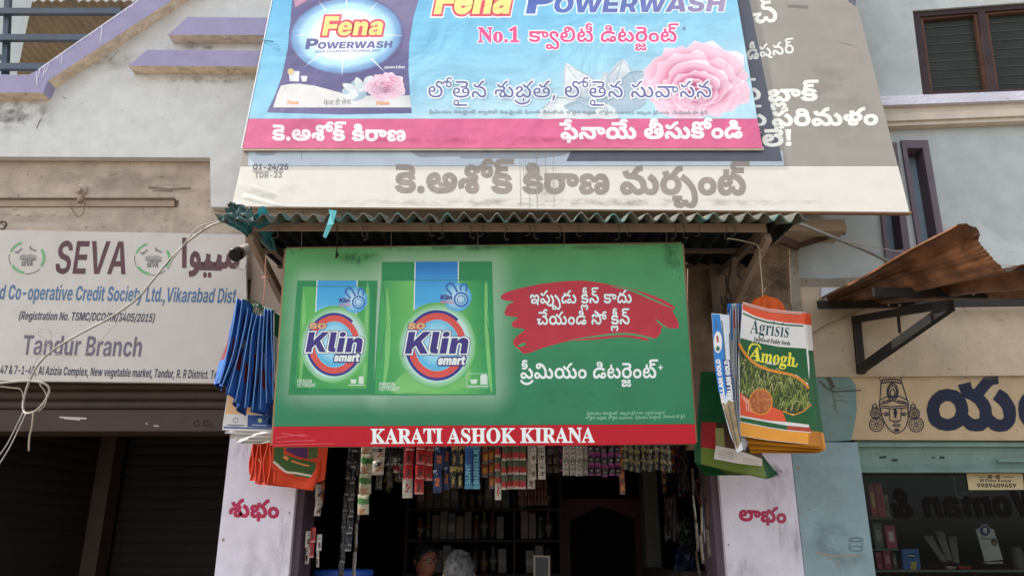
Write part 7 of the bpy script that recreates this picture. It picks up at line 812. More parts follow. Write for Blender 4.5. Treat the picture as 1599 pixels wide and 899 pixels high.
# big logo, cut by the top of the picture
btext('f_fena', 676, 21.5, 796, 21, W1, .0016, h=62, shear=.2, off=22)
btext('f_fena', 676, 21.5, 796, 21, RED1, .0024, h=62, shear=.2, off=15)
btext('f_fena', 676, 21.5, 796, 21, YEL, .0032, h=62, shear=.2, off=3)
GLOW = ink('pale_glow_print', '#e4f3f8', .45)
BLP = print_mat('blue_to_mauve_print', [(0, '#5a6fb4'), (.55, '#6a74b0'), (1, '#a08fae')], B1, (815, 10), (1132, 10))
btext('f_P', 818, 22, 866, 21.5, GLOW, .0016, h=64, shear=.2, off=8); btext('f_ower', 862, 20.5, 1131, 18.5, GLOW, .0016, h=36, shear=.2, off=8)
btext('f_P', 818, 22, 866, 21.5, BLP, .0026, h=64, shear=.2); btext('f_ower', 862, 20.5, 1131, 18.5, BLP, .0026, h=36, shear=.2)
btext('f_no1', 746, 66, 812, 66, W1, .0010, h=33, off=12); btext('f_no1', 746, 66, 812, 66, PNK, .0018, h=33, off=5)
btext('f_qual', 825, 66, 1058, 66, W1, .0010, h=34, off=9); btext('f_qual', 825, 66, 1058, 66, PNK, .0018, h=34, off=0)
btext('caret', 1065, 55, 1072, 55, PUR, .0018, h=18)
# lily and rose behind the slogan
LIL = [print_mat('lily_petal_a', [(0, '#e0e4e2'), (.5, '#ccd5d9'), (1, '#9db0bc')], B1, (890, 105), (935, 160)), print_mat('lily_petal_b', [(0, '#dde3e4'), (1, '#93a9b8')], B1, (970, 95), (940, 160)), ink('lily_shade', '#a9bcc8'), ink('lily_white', '#d9dfde')]
fl = bpoly([(842, 185), (848, 168), (868, 152), (905, 152), (940, 165), (930, 184.5), (880, 185)], LIL[3], .0010, 'lily', smooth=4)
def petal(pts, m, w, par): return bpoly(pts, m, w, 'petal', parent=par, smooth=4)
petal([(880, 130), (883, 100), (900, 108), (925, 122), (936, 140), (934, 160), (905, 158), (888, 148)], LIL[0], .0016, fl)
petal([(944, 150), (948, 120), (972, 93), (984, 108), (992, 135), (980, 152), (958, 160)], LIL[1], .0017, fl)
petal([(950, 160), (966, 128), (985, 112), (1005, 112), (1000, 135), (985, 155), (965, 165)], LIL[2], .0020, fl)
petal([(936, 160), (938, 125), (946, 112), (952, 130), (950, 160)], LIL[0], .0022, fl)
petal([(880, 166), (905, 156), (935, 160), (950, 172), (925, 178), (895, 174)], LIL[2], .0024, fl)
petal([(950, 165), (975, 154), (1000, 152), (1008, 163), (985, 175), (960, 175)], LIL[2], .0024, fl)
petal([(930, 172), (945, 163), (960, 170), (965, 184.5), (935, 184.5)], LIL[3], .0027, fl)
RC = ['#efb3c4', '#f3c6d2', '#e89bb2', '#f6d7de', '#dd7f9d', '#e48fa9']
def rose(cx_, cy_, R, par, w0, name, lim=None, tag_=''):
    """printed rose: rings of overlapping petals, each ring running from a deep base to a pale lip"""
    def cl(p):
        x, y = p
        if lim: y = min(y, lim[1]); x = min(x, lim[0](y))
        return x, y
    head = None; r = random.Random(11); w = w0
    rings_ = [(1.0, 4, .35, '#f0c8d4', '#dd94ad'), (.80, 4, 1.2, '#efc4d1', '#d28099'), (.60, 3, .2, '#eebfcd', '#c87290'), (.44, 3, 1.3, '#ebb8c8', '#bf6485'), (.30, 3, .5, '#e6afc1', '#b4567a'), (.18, 2, .2, '#e0a5b9', '#a94a70'), (.09, 2, 1.1, '#d998ae', '#9d3f66')]
    lips = []
    for k, (f_, n_, a0, lip, base_) in enumerate(rings_):
        Ro = R*f_; m = print_mat('rose_ring%d%s' % (k, tag_), [(0, base_), (.55, base_), (.86, lip), (1, '#f6e3e9')], B1, (cx_, cy_ + R*.04*k), None, radial=(Ro*1.04, Ro*.76))
        for i in range(n_):
            a = a0 + i*2*math.pi/n_ + r.uniform(-.3, .3); half = math.pi/n_*1.42; arc = []
            for t in range(15):
                u = -1 + 2*t/14; th = a + half*u; rr = Ro*(.72 + .28*(1-abs(u)**2.6) + .035*math.sin(u*4+i*2+k)) * r.uniform(.86, 1.04)
                arc.append(cl((cx_ + rr*math.cos(th), cy_ + R*.04*k + rr*.74*math.sin(th))))
            w += .00022
            o = bpoly(arc + [cl((cx_, cy_ + R*.04*k))], m, w, name if head is None else 'petal', parent=head or par)
            if head is None: head = o
            lips.append((w, arc[2:-2]))
    for ww, arc in lips[::1]:
        ribs(B1, [([(x, y) for x, y in arc], max(.35, R*.008))], 1, ink('rose_lip', '#f3dde4', .45), ww + .00011, 'lip', head)
    return head
ribs(B1, [([(880, 130), (883, 101), (900, 108), (925, 122), (936, 140)], 1), ([(886, 104), (905, 130), (925, 152)], .8), ([(944, 148), (948, 121), (972, 94), (984, 108), (992, 132)], 1), ([(971, 97), (962, 125), (952, 150)], .8), ([(938, 150), (939, 126), (946, 113), (952, 130)], .9), ([(952, 158), (967, 129), (985, 113), (1004, 112)], 1), ([(846, 170), (868, 153), (905, 152), (938, 163)], 1), ([(882, 166), (906, 157), (935, 161), (950, 171)], .9), ([(900, 160), (925, 168), (950, 172)], .7)], 1, ink('lily_vein', '#8ea3b0'), .0034, 'petal_edges', fl)
rose(1086, 128, 92, fb, .0012, 'rose', (lambda y: r1(y)-.8, 184.6))
btext('f_slog', 667, 153, 1112, 153, W1, .0108, h=38, off=8); btext('f_slog', 667, 153, 1112, 153, PUR, .0116, h=38, off=-3)
FGP = mat('faint_grey_print', '#8b98a2', .5)
for k_, a_, b_ in (('k_l3', 670, 742), ('f_qual', 746, 815), ('f_buy', 819, 880), ('f_slog', 884, 990), ('k_l1', 994, 1045), ('k_l2', 1049, 1105)): btext(k_, a_, 176.5 + (a_-670)*.004, b_, 176.5 + (b_-670)*.004, FGP, .0100, h=6.6)
btext('f_name', 425, 219, 634, 220.5, W1, .0012, h=34, off=3); btext('f_buy', 875, 217.5, 1160, 215.5, W1, .0012, h=36, off=3)
# printed purple pack on the left
PK = print_mat('faded_purple_pack', [(0, '#746d92'), (.5, '#625c86'), (1, '#7f7899')], B1, (430, 175), (600, 0))
pk = bpoly([(460, -60), (456, 0), (453.4, 35), (449.4, 75), (440, 120), (428, 152), (416.6, 176), (530, 179), (643, 177), (640.3, 149.5), (637.7, 107), (639, 67), (645.7, 27), (653.7, 0), (660, -60)], PK, .0008, 'printed_pack')
bpoly([(459, 0), (460, -60), (500, -60), (488, -4), (461, 12)], ink('faded_rose_print', '#b98aa6'), .0014, 'pack_corner', parent=pk)
BUR = print_mat('burst_glow', [(0, '#f4f7f6'), (.52, '#eef6f8'), (.74, '#b5dfee'), (.9, '#7fa7cf'), (1, '#645e88')], B1, (541, 54), None, radial=(90, 63))
bpoly(ellipse(541, 54, 90, 63, 64), BUR, .0016, 'burst', parent=pk)
RAY = ink('burst_ray', '#e6eef4')
for a, b, c, d, wd in ((541, -15, 541, 6, 2.4), (535, 95, 534, 120, 2.4), (458, 56, 480, 55, 1.6), (605, 55, 632, 56, 1.6), (475, 105, 500, 85, 2.2), (580, 92, 603, 115, 2.4), (497, 2, 510, 18, 2), (578, 16, 590, 4, 2)):
    dx, dy = c-a, d-b; L = math.hypot(dx, dy); nx_, ny_ = -dy/L*wd/2, dx/L*wd/2; o_ = (a, b) if math.hypot(a-541, b-54) > math.hypot(c-541, d-54) else (c, d); i_ = (c, d) if o_ == (a, b) else (a, b)
    bpoly([(i_[0]+nx_, i_[1]+ny_), (i_[0]-nx_, i_[1]-ny_), o_], RAY, .0024, 'ray', parent=pk)
def ptext(key, *a, **k): return text(B1, key, a[0], a[1], a[2], a[3], a[4], a[5], pk, **k)
ptext('f_fena', 501, 56, 597, 55, RED1, .0028, h=41, shear=.2, off=16); ptext('f_fena', 501, 56, 597, 55, YEL, .0036, h=41, shear=.2, off=0)
ptext('f_P', 475, 77.5, 496, 77, PUR, .0030, h=23, shear=.2); ptext('f_ower', 495, 76.8, 612, 74.8, PUR, .0030, h=14.5, shear=.2)
ptext('f_deep', 491, 83, 594, 81, PUR, .0030, h=5.6, shear=.2); ptext('f_jas', 599, 107.5, 632, 107, W1, .0016, h=6, shear=.25)
bpoly([(451, 113), (457, 111), (467.6, 111.5), (466.5, 127.5), (452.5, 127)], ink('cup_print', '#d9dbe0'), .0016, 'printed_jar', parent=pk)
bpoly(ellipse(454, 112, 5, 5, 16), ink('lemon_print', '#d2bd86'), .0022, 'printed_lemon', parent=pk)
bpoly([(470, 119), (480, 119), (478.5, 127.5), (471.5, 127.5)], ink('cup_print', '#d9dbe0'), .0016, 'printed_cup', parent=pk)
bpoly([(426.5, 168), (433, 147), (438.7, 134), (452, 131.5), (466.8, 131), (490.8, 134), (514.8, 140.5), (539, 147), (580, 150), (640, 149), (641.8, 168)], mat('powder_print', '#dedad6', .5, .3, spots=.35, var=.04), .0018, 'printed_powder', parent=pk)
ptext('f_fena', 448, 163, 466, 163, ink('faded_orange_print', '#e3a77e'), .0026, h=8, shear=.2, off=6)
ptext('f_hindi', 506, 165, 548, 163, ink('pack_dark_print', '#77777d'), .0026, h=11, off=2)
fl2 = bpoly([(534, 142), (545, 133), (556, 124), (566, 130), (572, 140), (570, 152), (556, 158), (545, 154)], LIL[2], .0028, 'printed_lily', parent=pk, smooth=4)
for pts in ([(535, 131), (549, 132), (560, 143), (552, 146), (540, 140)], [(556, 121), (566, 128), (568, 142), (558, 143), (554, 132)], [(570, 122), (582, 119), (580, 132), (568, 134)], [(537, 150), (550, 145), (560, 148), (550, 156)]): petal(pts, LIL[3], .0034, fl2)
rose(602, 136, 33, pk, .0042, 'printed_rose', None, 's')
ptext('f_fena', 587, 164, 607, 163, ink('faded_orange_print', '#e3a77e'), .0070, h=8, shear=.2, off=6)
# tie cord through an eyelet on the left edge
MB().tube(spline([F2.world(409, 62, BW+.004), F2.world(418, 64, BW+.012), F2.world(427, 65, BW+.004)], 5), .0035).out('tie_cord', mat('blue_cord', '#5b8fae', .7), fb)

# ------------------------------------------------------------------ green banner hung under the awning
F3 = Frame(P(425, 697, 3.66), yaw=math.radians(-.35), tilt=math.radians(-1.6))
gb = thing('banner', 'green detergent banner with two printed packs and a red name strip at its foot', 'banner', M=F3.M)
GFL = print_mat('green_flex', [(0, '#2f7a55'), (.3, '#35835a'), (.75, '#4c9560'), (1, '#5fa566')], F3, (760, 690), (740, 380), rough=.5)
def add_halo(m, F, boxes, col, amt):
    """printed white glow round the two packs"""
    q = N(m); b = m.node_tree.nodes['Principled BSDF']; out = b.inputs['Base Color'].links[0].from_socket; tc = q('TexCoord')
    for (x0, y0, x1, y1), reach in boxes:
        a = F.at(x0, y1); e = F.at(x1, y0); c = (a+e)/2; hx_, hy_ = (e.x-a.x)/2, (e.y-a.y)/2
        s1_ = q('VectorMath', operation='SUBTRACT'); q.L(tc.outputs['Object'], s1_.inputs[0]); s1_.inputs[1].default_value = (c.x, c.y, 0)
        ab = q('VectorMath', operation='ABSOLUTE'); q.L(s1_.outputs[0], ab.inputs[0]); s2_ = q('VectorMath', operation='SUBTRACT'); q.L(ab.outputs[0], s2_.inputs[0]); s2_.inputs[1].default_value = (hx_, hy_, 9)
        mxx = q('VectorMath', operation='MAXIMUM'); q.L(s2_.outputs[0], mxx.inputs[0]); mxx.inputs[1].default_value = (0, 0, 0); ln = q('VectorMath', operation='LENGTH'); q.L(mxx.outputs[0], ln.inputs[0])
        mr = q('MapRange', interpolation_type='SMOOTHSTEP'); mr.inputs['From Min'].default_value = 0; mr.inputs['From Max'].default_value = reach; mr.inputs['To Min'].default_value = amt; mr.inputs['To Max'].default_value = 0; q.L(ln.outputs['Value'], mr.inputs['Value'])
        mx = q('MixRGB'); q.L(mr.outputs[0], mx.inputs[0]); q.L(out, mx.inputs[1]); mx.inputs[2].default_value = lin(col); out = mx.outputs[0]
    q.L(out, b.inputs['Base Color'])
add_halo(GFL, F3, [((468, 442, 588, 606), .13), ((604, 415, 765, 606), .15)], '#b4ccb6', .5)
gpoly = lambda pts, m, w, name, parent=gb, **k: poly(F3, pts, m, w, name, parent, **k)
gl_ = lambda y: 447 + (425-447)*(y-388)/309
gr_ = lambda y: 1065 + (1087-1065)*(y-380)/312
gpoly([(447, 388), (520, 387.6), (600, 386.4), (700, 383.6), (800, 383.2), (900, 381.6), (1000, 381.4), (1065, 380), (gr_(661), 661.5), (gl_(665), 665.5)], GFL, 0, 'green_field', w0=-.018)
RSTR = mat('red_name_strip', '#b91c29', .5, .2, var=.05, streak=-.08, dcol='#a82833'); slack(RSTR)
gpoly([(gl_(665.5), 665.8), (gr_(661.8), 661.8), (1087, 692), (1000, 693.2), (900, 694.8), (760, 695), (600, 697), (500, 696.4), (425, 697)], RSTR, 0, 'red_strip', w0=-.018)
ribs(F3, [([(430, 684), (450, 680), (478, 678)], .9), ([(432, 690), (456, 688), (492, 687)], .8), ([(440, 676), (468, 680), (480, 681)], .8), ([(428, 695), (470, 693), (520, 692)], .8)], .8, mat('red_crease', '#d8626b', .4), .0008, 'crease', gb)
LG = [print_mat('pack_green', [(0, '#3d9a52'), (.5, '#5fb45c'), (1, '#39985a')], F3, (455, 600), (592, 440)), print_mat('pack_green_big', [(0, '#43a05a'), (.45, '#78c268'), (.62, '#6aba62'), (1, '#2f9458')], F3, (590, 560), (772, 540))]
DG = ink('pack_dark_green', '#2f8a54', .45); BLS = print_mat('pack_blue_strip', [(0, '#8fd0ec'), (.35, '#4fb0e4'), (1, '#2f7fcb')], F3, (680, 500), (683, 408)); WHG = ink('pack_white', '#e6efe8', .45)
RNG = ink('pack_red_ring', '#d8574e', .4); NBL = ink('pack_navy_blue', '#343a86', .4); IND = ink('pack_indigo', '#41357c', .4)
def pack(outer, inner, strip, fold, cx_, cy_, rx_, ry_, th, T, sm, w):
    p = gpoly(outer, DG, w, 'printed_pack')
    gpoly(inner, LG[0] if rx_ < 46 else LG[1], w+.0008, 'pack_face', parent=p)
    (a, b, c, d) = strip
    gpoly([(a[0]-1.5, a[1]), (b[0]+1.5, b[1]), (c[0]+1.5, c[1]), (d[0]-1.5, d[1])], WHG, w+.0014, 'strip_edge', parent=p)
    gpoly(strip, BLS, w+.0020, 'blue_strip', parent=p)
    ribs(F3, fold, 1.0, mat('pack_fold_print', '#2c7f58', .4), w+.0024, 'fold', p)
    gpoly(ellipse(cx_, cy_, rx_*1.22, ry_*1.22, 64), print_mat('ring_halo%d' % int(rx_), [(0, '#e2f4f6'), (.55, '#8fd2e6'), (.8, '#c6e6e0'), (.92, '#92ca9a'), (1, '#66b660')], F3, (cx_, cy_), None, radial=(rx_*1.22, ry_*1.22)), w+.0028, 'ring_glow', parent=p)
    ring(F3, cx_, cy_, rx_, ry_, th*.42, NBL, w+.0036, 'navy_ring', p, 195, 312); ring(F3, cx_, cy_, rx_, ry_, th*.42, NBL, w+.0036, 'navy_ring', p, 20, 165)
    ring(F3, cx_, cy_, rx_-th*.42, ry_-th*.42, th, RNG, w+.0040, 'red_ring', p, 190, 350); ring(F3, cx_, cy_, rx_-th*.42, ry_-th*.42, th, RNG, w+.0040, 'red_ring', p, 25, 172)
    gpoly(ellipse(cx_, cy_, rx_-th*1.5, ry_-th*1.5, 48), print_mat('ring_face%d' % int(rx_), [(0, '#eef8f8'), (.6, '#9ad6ea'), (1, '#5fb9df')], F3, (cx_, cy_-4), None, radial=(rx_-th*1.5, ry_-th*1.5)), w+.0044, 'ring_face', parent=p)
    def tx(key, x0, y0, x1, y1, h, off, m, dw, sh=.18): return text(F3, key, x0, y0, x1, y1, m, w+dw, p, h=h, shear=sh, off=off)
    (s0, s1, sy_, sh_), (k0, k1, ky_, kh_), (m0, m1, my_, mh_) = T
    tx('k_so', s0, sy_, s1, sy_, sh_, 14, IND, .0052); tx('k_so', s0, sy_, s1, sy_, sh_, 3, ink('pack_gold', '#e3b37a'), .0058)
    tx('k_klin', k0, ky_, k1, ky_, kh_, 13, IND, .0052); tx('k_klin', k0, ky_, k1, ky_, kh_, 9, WHG, .0058); tx('k_klin', k0, ky_, k1, ky_, kh_, 0, IND, .0064)
    tx('k_smart', m0, my_, m1, my_, mh_, 26, IND, .0060); tx('k_smart', m0, my_, m1, my_, mh_, 4, WHG, .0068)
    return p
p1 = pack([(464, 438), (589.5, 438), (586, 530), (583.6, 616.4), (450, 616.4), (457, 530)], [(472, 447), (580, 447), (577, 530), (573, 607), (459, 607), (466, 530)], [(496, 438), (557, 438), (555.5, 500), (493, 500)],
     [[(472, 447), (580, 447)], [(472, 447), (466, 530), (459, 607)], [(580, 447), (577, 530), (573, 607)], [(459, 607), (573, 607)]], 522, 537.6, 44, 49.5, 9.5,
     ((482, 509, 513, 12), (475, 566, 549.6, 43), (521, 560, 564, 18)), 0, .0022)
p2 = pack([(596.4, 408.8), (768.4, 408), (769.2, 437.4), (772, 530), (774.5, 616.4), (583, 616.8), (589, 530), (595.6, 437.4)], [(596, 437.6), (769, 437.4), (771.5, 530), (773.5, 614.5), (585, 615), (590.5, 530)], [(649, 408.8), (715, 408.3), (714.4, 500), (647, 500)],
     [([(596, 437.5), (769, 437.2)], 1.2), ([(598, 440), (604, 500), (594, 560)], .8), ([(767, 440), (760, 500), (770, 560)], .8)], 682.4, 539, 50, 55, 10.5,
     ((636, 663, 513.5, 13), (630, 731, 552, 47), (683, 725, 569, 19.5)), 0, .0030)
sheen_ink = ink('pack_sheen', '#7cc070', .4)
for pts in ([(604, 446), (610, 500), (607, 570), (599, 610), (597, 608), (601, 560), (602, 500)], [(757, 446), (761, 446), (763, 520), (769, 608), (764, 600), (757, 520)], [(640, 575), (680, 604), (640, 612), (610, 611)], [(700, 604), (735, 575), (728, 604)]): gpoly(pts, sheen_ink, .0042, 'sheen', parent=p2, smooth=2)
for pts in ([(474, 450), (478, 520), (470, 596), (467, 590), (471, 520)], [(572, 450), (576, 450), (574, 530), (568, 600), (567, 560)]): gpoly(pts, sheen_ink, .0034, 'sheen', parent=p1, smooth=2)
SMW = ink('pack_small_white', '#cfe3d2', .45)
for p, a in ((p1, (464, 487, 597.7, 464, 493, 604, 8)), (p2, (592, 617, 603, 592, 624.5, 609.6, 8.6))):
    text(F3, 'k_prem', a[0], a[2], a[1], a[2], SMW, .0066, p, h=a[6]); text(F3, 'k_det', a[3], a[5], a[4], a[5], SMW, .0066, p, h=a[6])
for p, x0, y0, s in ((p1, 544, 587, 1.0), (p2, 730, 584, 1.32)):
    gpoly([(x0+3, y0+5), (x0+13, y0+5), (x0+11.5, y0+11.5), (x0+4.5, y0+11.5)] if s < 1.2 else [(x0+4, y0+8), (x0+16, y0+8), (x0+14, y0+15), (x0+6, y0+15)], SMW, .0066, 'tub_mark', parent=p)
    gpoly([(x0+16, y0+2), (x0+18, y0), (x0+22, y0), (x0+24, y0+2), (x0+24, y0+12), (x0+16, y0+12)] if s < 1.2 else [(x0+20, y0+3), (x0+22, y0), (x0+29, y0), (x0+31, y0+3), (x0+31, y0+16), (x0+20, y0+16)], SMW, .0066, 'bottle_mark', parent=p)
    ribs(F3, [([(x0, y0+14*s), (x0+25*s, y0+14*s)], 1.4)] + ([([(x0-1, y0+21), (x0-1, y0-1), (x0+32, y0-1), (x0+32, y0+21), (x0-1, y0+21)], .7)] if s > 1.2 else []), 1.2, SMW, .0068, 'icon_line', p)
MBL = ink('magnet_blue', '#3b6fb3', .4)
for p, x0, y0, kx, s in ((p1, 560, 472, 529, 1.0), (p2, 720, 467.5, 687, 1.12)):
    gpoly(ellipse(x0-6, y0-4, 20*s, 20*s, 32), print_mat('mini_glow%d' % x0, [(0, '#d3e9f4'), (.5, '#a5d3ea'), (1, '#55aedd')], F3, (x0-6, y0-4), None, radial=(20*s, 20*s)), .0062, 'mini_glow', parent=p)
    ring(F3, x0, y0, 10.5*s, 10.5*s, 2.6*s, MBL, .0070, 'mini_drum', p); ring(F3, x0, y0, 6*s, 6*s, 1.2*s, MBL, .0070, 'mini_drum', p)
    ring(F3, x0-15*s, y0-17*s, 7*s, 7*s, 3.2*s, MBL, .0070, 'magnet', p, 120, 345); ring(F3, x0+4*s, y0-18*s, 5.5*s, 5*s, 2.8*s, MBL, .0070, 'magnet', p, 175, 378)
    ribs(F3, [([(x0-17.6*s, y0-12.4*s), (x0-13*s, y0-6*s)], 3*s), ([(x0-9.4*s, y0-18.4*s), (x0-5*s, y0-10*s)], 3*s), ([(x0-.9*s, y0-17.6*s), (x0-.5*s, y0-12*s)], 2.6*s), ([(x0+8*s, y0-16.8*s), (x0+6.4*s, y0-11*s)], 2.6*s)], 2, MBL, .0068, 'magnet_field', p)
    text(F3, 'k_klin', kx, y0, kx+17*s, y0, IND, .0074, p, h=9*s, shear=.18, off=4)
    ribs(F3, [([(kx, y0+2.6), (kx+18*s, y0+2.6)], 1.0), ([(kx, y0+5.2), (kx+20*s, y0+5.2)], 1.0)], 1, RNG, .0074, 'mini_line', p)
# red brush mark and its lines
BR = [(782, 463.6), (794, 455), (846, 443), (907, 438), (951, 444), (992.5, 452.6), (1034, 467), (1054, 479.5), (1050, 484.5), (1057, 498), (1060, 510), (1051, 512.6), (1034, 511), (1032, 519), (1023, 528), (1005, 524), (1013, 532), (975, 526), (931, 530), (885, 533), (848, 543), (817.5, 552), (801.6, 537), (806.5, 525), (820, 514), (801.6, 511), (800, 503), (809, 495.5), (792, 493), (788, 488), (793, 476), (803, 471), (787, 468.5)]
gpoly(BR, ink('brush_red', '#b8323f', .45), .0012, 'brush_mark', smooth=3)
GSL = ink('banner_green_gap', '#479a68', .45)
def taper(pts, wmax):
    L = spline([Vector((x, y, 0)) for x, y in pts], 6); n = len(L); return L
def slash(pts, wmax, name='brush_gap'):
    L = taper(pts, wmax); n = len(L); up = []; dn = []
    for i, p in enumerate(L):
        d = (L[min(i+1, n-1)]-L[max(i-1, 0)]).normalized(); t = i/(n-1); h = wmax/2*math.sin(math.pi*min(1, t*1.02))**.7
        up.append((p.x-d.y*h, p.y+d.x*h)); dn.append((p.x+d.y*h, p.y-d.x*h))
    gpoly(up + dn[::-1], GSL, .0022, name)
slash([(952, 446.5), (985, 453), (1020, 468), (1052, 482)], 3); slash([(885, 532), (930, 525), (975, 521), (1010, 526), (1024, 531)], 3.2); slash([(1024, 498), (1032, 506), (1044, 513)], 3); slash([(800, 538), (808, 545), (817, 552)], 2.4); slash([(808, 541), (816, 538), (822, 536)], 5)
WG = ink('banner_text_white', '#e9efec', .45)
text(F3, 'k_l1', 827, 474, 987, 473, ink('text_edge', '#4c3f52'), .0030, gb, h=29, off=4); text(F3, 'k_l1', 827, 474, 987, 473, WG, .0036, gb, h=29)
text(F3, 'k_l2', 838, 507, 984, 506, ink('text_edge', '#4c3f52'), .0030, gb, h=29, off=4); text(F3, 'k_l2', 838, 507, 984, 506, WG, .0036, gb, h=29)
text(F3, 'k_l3', 812, 591, 1026, 590, WG, .0012, gb, h=34); text(F3, 'plus', 1027, 578, 1036, 578, WG, .0012, gb, h=16)
FNT = mat('faint_green_print', '#8fbd9d', .5)
for k_, a_, b_, y_ in (('k_l3', 916, 964, 647), ('k_l1', 968, 1004, 646.5), ('f_qual', 1007, 1038, 646.3), ('f_slog', 914, 988, 654), ('k_l3', 992, 1032, 653), ('k_l2', 1035, 1070, 652)): text(F3, k_, a_, y_, b_, y_-.4, FNT, .0012, gb, h=6)
text(F3, 'k_name', 579, 692, 928, 690, WG, .0012, gb, h=33, off=3)
for L_, w_ in [([(526, 391), (525, 400)], 2.6), ([(453, 388), (458, 396)], 1.3), ([(552, 398), (549, 412)], 1.1), ([(562, 400), (560, 414)], 1), ([(543, 395), (540, 404)], 1.2), ([(1056, 383), (1058, 391)], 1.2), ([(1060, 410), (1062, 416)], 1.6), ([(1061, 431), (1062, 437)], 1.6)]: ribs(F3, [L_], w_, mat('oily_smudge', '#3f7350', .7), .0012, 'stain', gb)
MB().bar(F3.world(448, 390, -.03), F3.world(1064, 382, -.03), .02).bar(F3.world(427, 695, -.03), F3.world(1085, 690, -.03), .02).bar(F3.world(448, 390, -.03), F3.world(427, 695, -.03), .02).bar(F3.world(1064, 382, -.03), F3.world(1085, 690, -.03), .02).out('wood_frame', WOODFR, gb)

for a in ((560, 402, 60, 14, '#3d6a4a', .6, 16), (1050, 400, 20, 40, '#3c5a44', .6, 10), (470, 600, 40, 60, '#2c6a48', .35, 6), (900, 615, 160, 30, '#3a7a58', .3, 5), (760, 387, 320, 6, '#3c5a44', .6, 12)): stain(F3, *a[:6], gb, scale=a[6], w=.009)
TIE = mat('tie_wire', '#6a6058', .6)
for x in (470, 610, 745, 880, 1040):
    y = 388 - (x-447)*.0129
    MB().tube(spline([F3.world(x, y+4, .004), F3.world(x+1, y-3, .006), P(x+1, 366, 3.60), P(x, 358, 3.565)], 4), .0018, 5).out('tie', TIE, gb)
for a in ((900, 316, 520, 9, '#a39a8c', .6, 14), (420, 300, 70, 20, '#b5ad9f', .5, 9), (1300, 150, 70, 120, '#857e76', .25, 5), (850, 285, 40, 35, '#aaa396', .5, 12)): stain(F2, *a[:6], ob, scale=a[6], w=.0022, stretch=(.6, 1.3))
for a in ((760, 222, 400, 8, '#b45577', .5, 12), (470, 205, 80, 26, '#b45577', .35, 5), (700, 150, 260, 40, '#8fb3c4', .35, 5)): stain(F2, *a[:6], fb, scale=a[6], w=BW+.0021)
# ------------------------------------------------------------------ corrugated awning over the open shop
aw = thing('awning', 'corrugated grey awning with an iron front bar over the open shop', 'awning', loc=(0, 4.3, 3.1))
SHEET = mat('mossy_cement_sheet', '#67675f', .95, .1, dirt=.6, ds=5, dcol='#2f3430', bump=.5, bs=40, var=.15, spots=.3)
q = N(SHEET); b_ = SHEET.node_tree.nodes['Principled BSDF']; lk = b_.inputs['Base Color'].links[0].from_socket
tc = q('TexCoord'); n_ = q('TexNoise'); n_.inputs['Scale'].default_value = 7; n_.inputs['Detail'].default_value = 5; q.L(tc.outputs['Object'], n_.inputs['Vector'])
r_ = q('ValToRGB'); ramp(r_, [(.56, (0, 0, 0)), (.62, (1, 1, 1))]); q.L(n_.outputs['Fac'], r_.inputs[0]); mx = q('MixRGB'); q.L(r_.outputs[0], mx.inputs[0]); q.L(lk, mx.inputs[1]); mx.inputs[2].default_value = lin('#2f6f73'); 
mm_ = q('Math', operation='MULTIPLY'); q.L(r_.outputs[0], mm_.inputs[0]); mm_.inputs[1].default_value = .55; q.L(mm_.outputs[0], mx.inputs[0]); q.L(mx.outputs[0], b_.inputs['Base Color'])
fz = P(800, 341, 3.55).z; bz = P(1165, 412, 4.38).z
X0, X1 = P(352, 341, 3.55).x, P(1243, 345, 3.55).x
nx = 400; v = []; f = []; wl = .0785
f0z = P(800, 338, 3.40).z; rows = [(3.40, f0z), (3.57, fz+.002), (3.9, fz+(bz-fz)*.42), (4.38, bz)]
for side in (0, 1):
    for y, t in rows:
        for i in range(nx+1):
            x = X0 + (X1-X0)*i/nx
            z = t + .020*math.cos(2*math.pi*(x-X0)/wl) + (-.007 if side else 0)
            if y < 3.5: z += .004*math.sin(x*23) + .003*math.sin(x*57)
            v.append((x, y + (.006*math.sin(x*31) if y < 3.5 else 0), z))
R = nx+1
for side in (0, 1):
    for j in range(3):
        for i in range(nx):
            a = side*4*R + j*R + i; qd = (a, a+1, a+R+1, a+R); f.append(qd if side == 0 else qd[::-1])
for i in range(nx): a = i; f.append((a, a+4*R, a+4*R+1, a+1)); a = 3*R+i; f.append((a, a+1, a+4*R+1, a+4*R))
for j in range(3):
    a = j*R; f.append((a, a+R, a+5*R, a+4*R)); a = j*R+nx; f.append((a, a+4*R, a+5*R, a+R))
emit('corrugated_sheet', v, f, [SHEET, mat('shaded_sheet_underside', '#2a2f31', .9, .1, dirt=.4, ds=6, dcol='#0c0d0d', var=.1)], aw, midx=[1 if 4*nx <= k < 6*nx else 0 for k in range(len(f))], smooth=True)  # underside behind the front strip coloured darker to deepen its shade
IRON = mat('weathered_iron_bar', '#9a8676', .7, .3, dirt=.5, ds=9, dcol='#54443a', var=.1, spots=.3)
IRON2 = mat('dusty_iron_angle', '#6f5f54', .7, .3, dirt=.5, ds=9, dcol='#3a2f29', var=.1)
fbx = MB().bar(P(396, 354, 3.545), P(1196, 356, 3.545), .012, .042).out('front_bar', IRON, aw)
xl, xr = P(398, 358, 3.56).x, P(1193, 358, 3.56).x
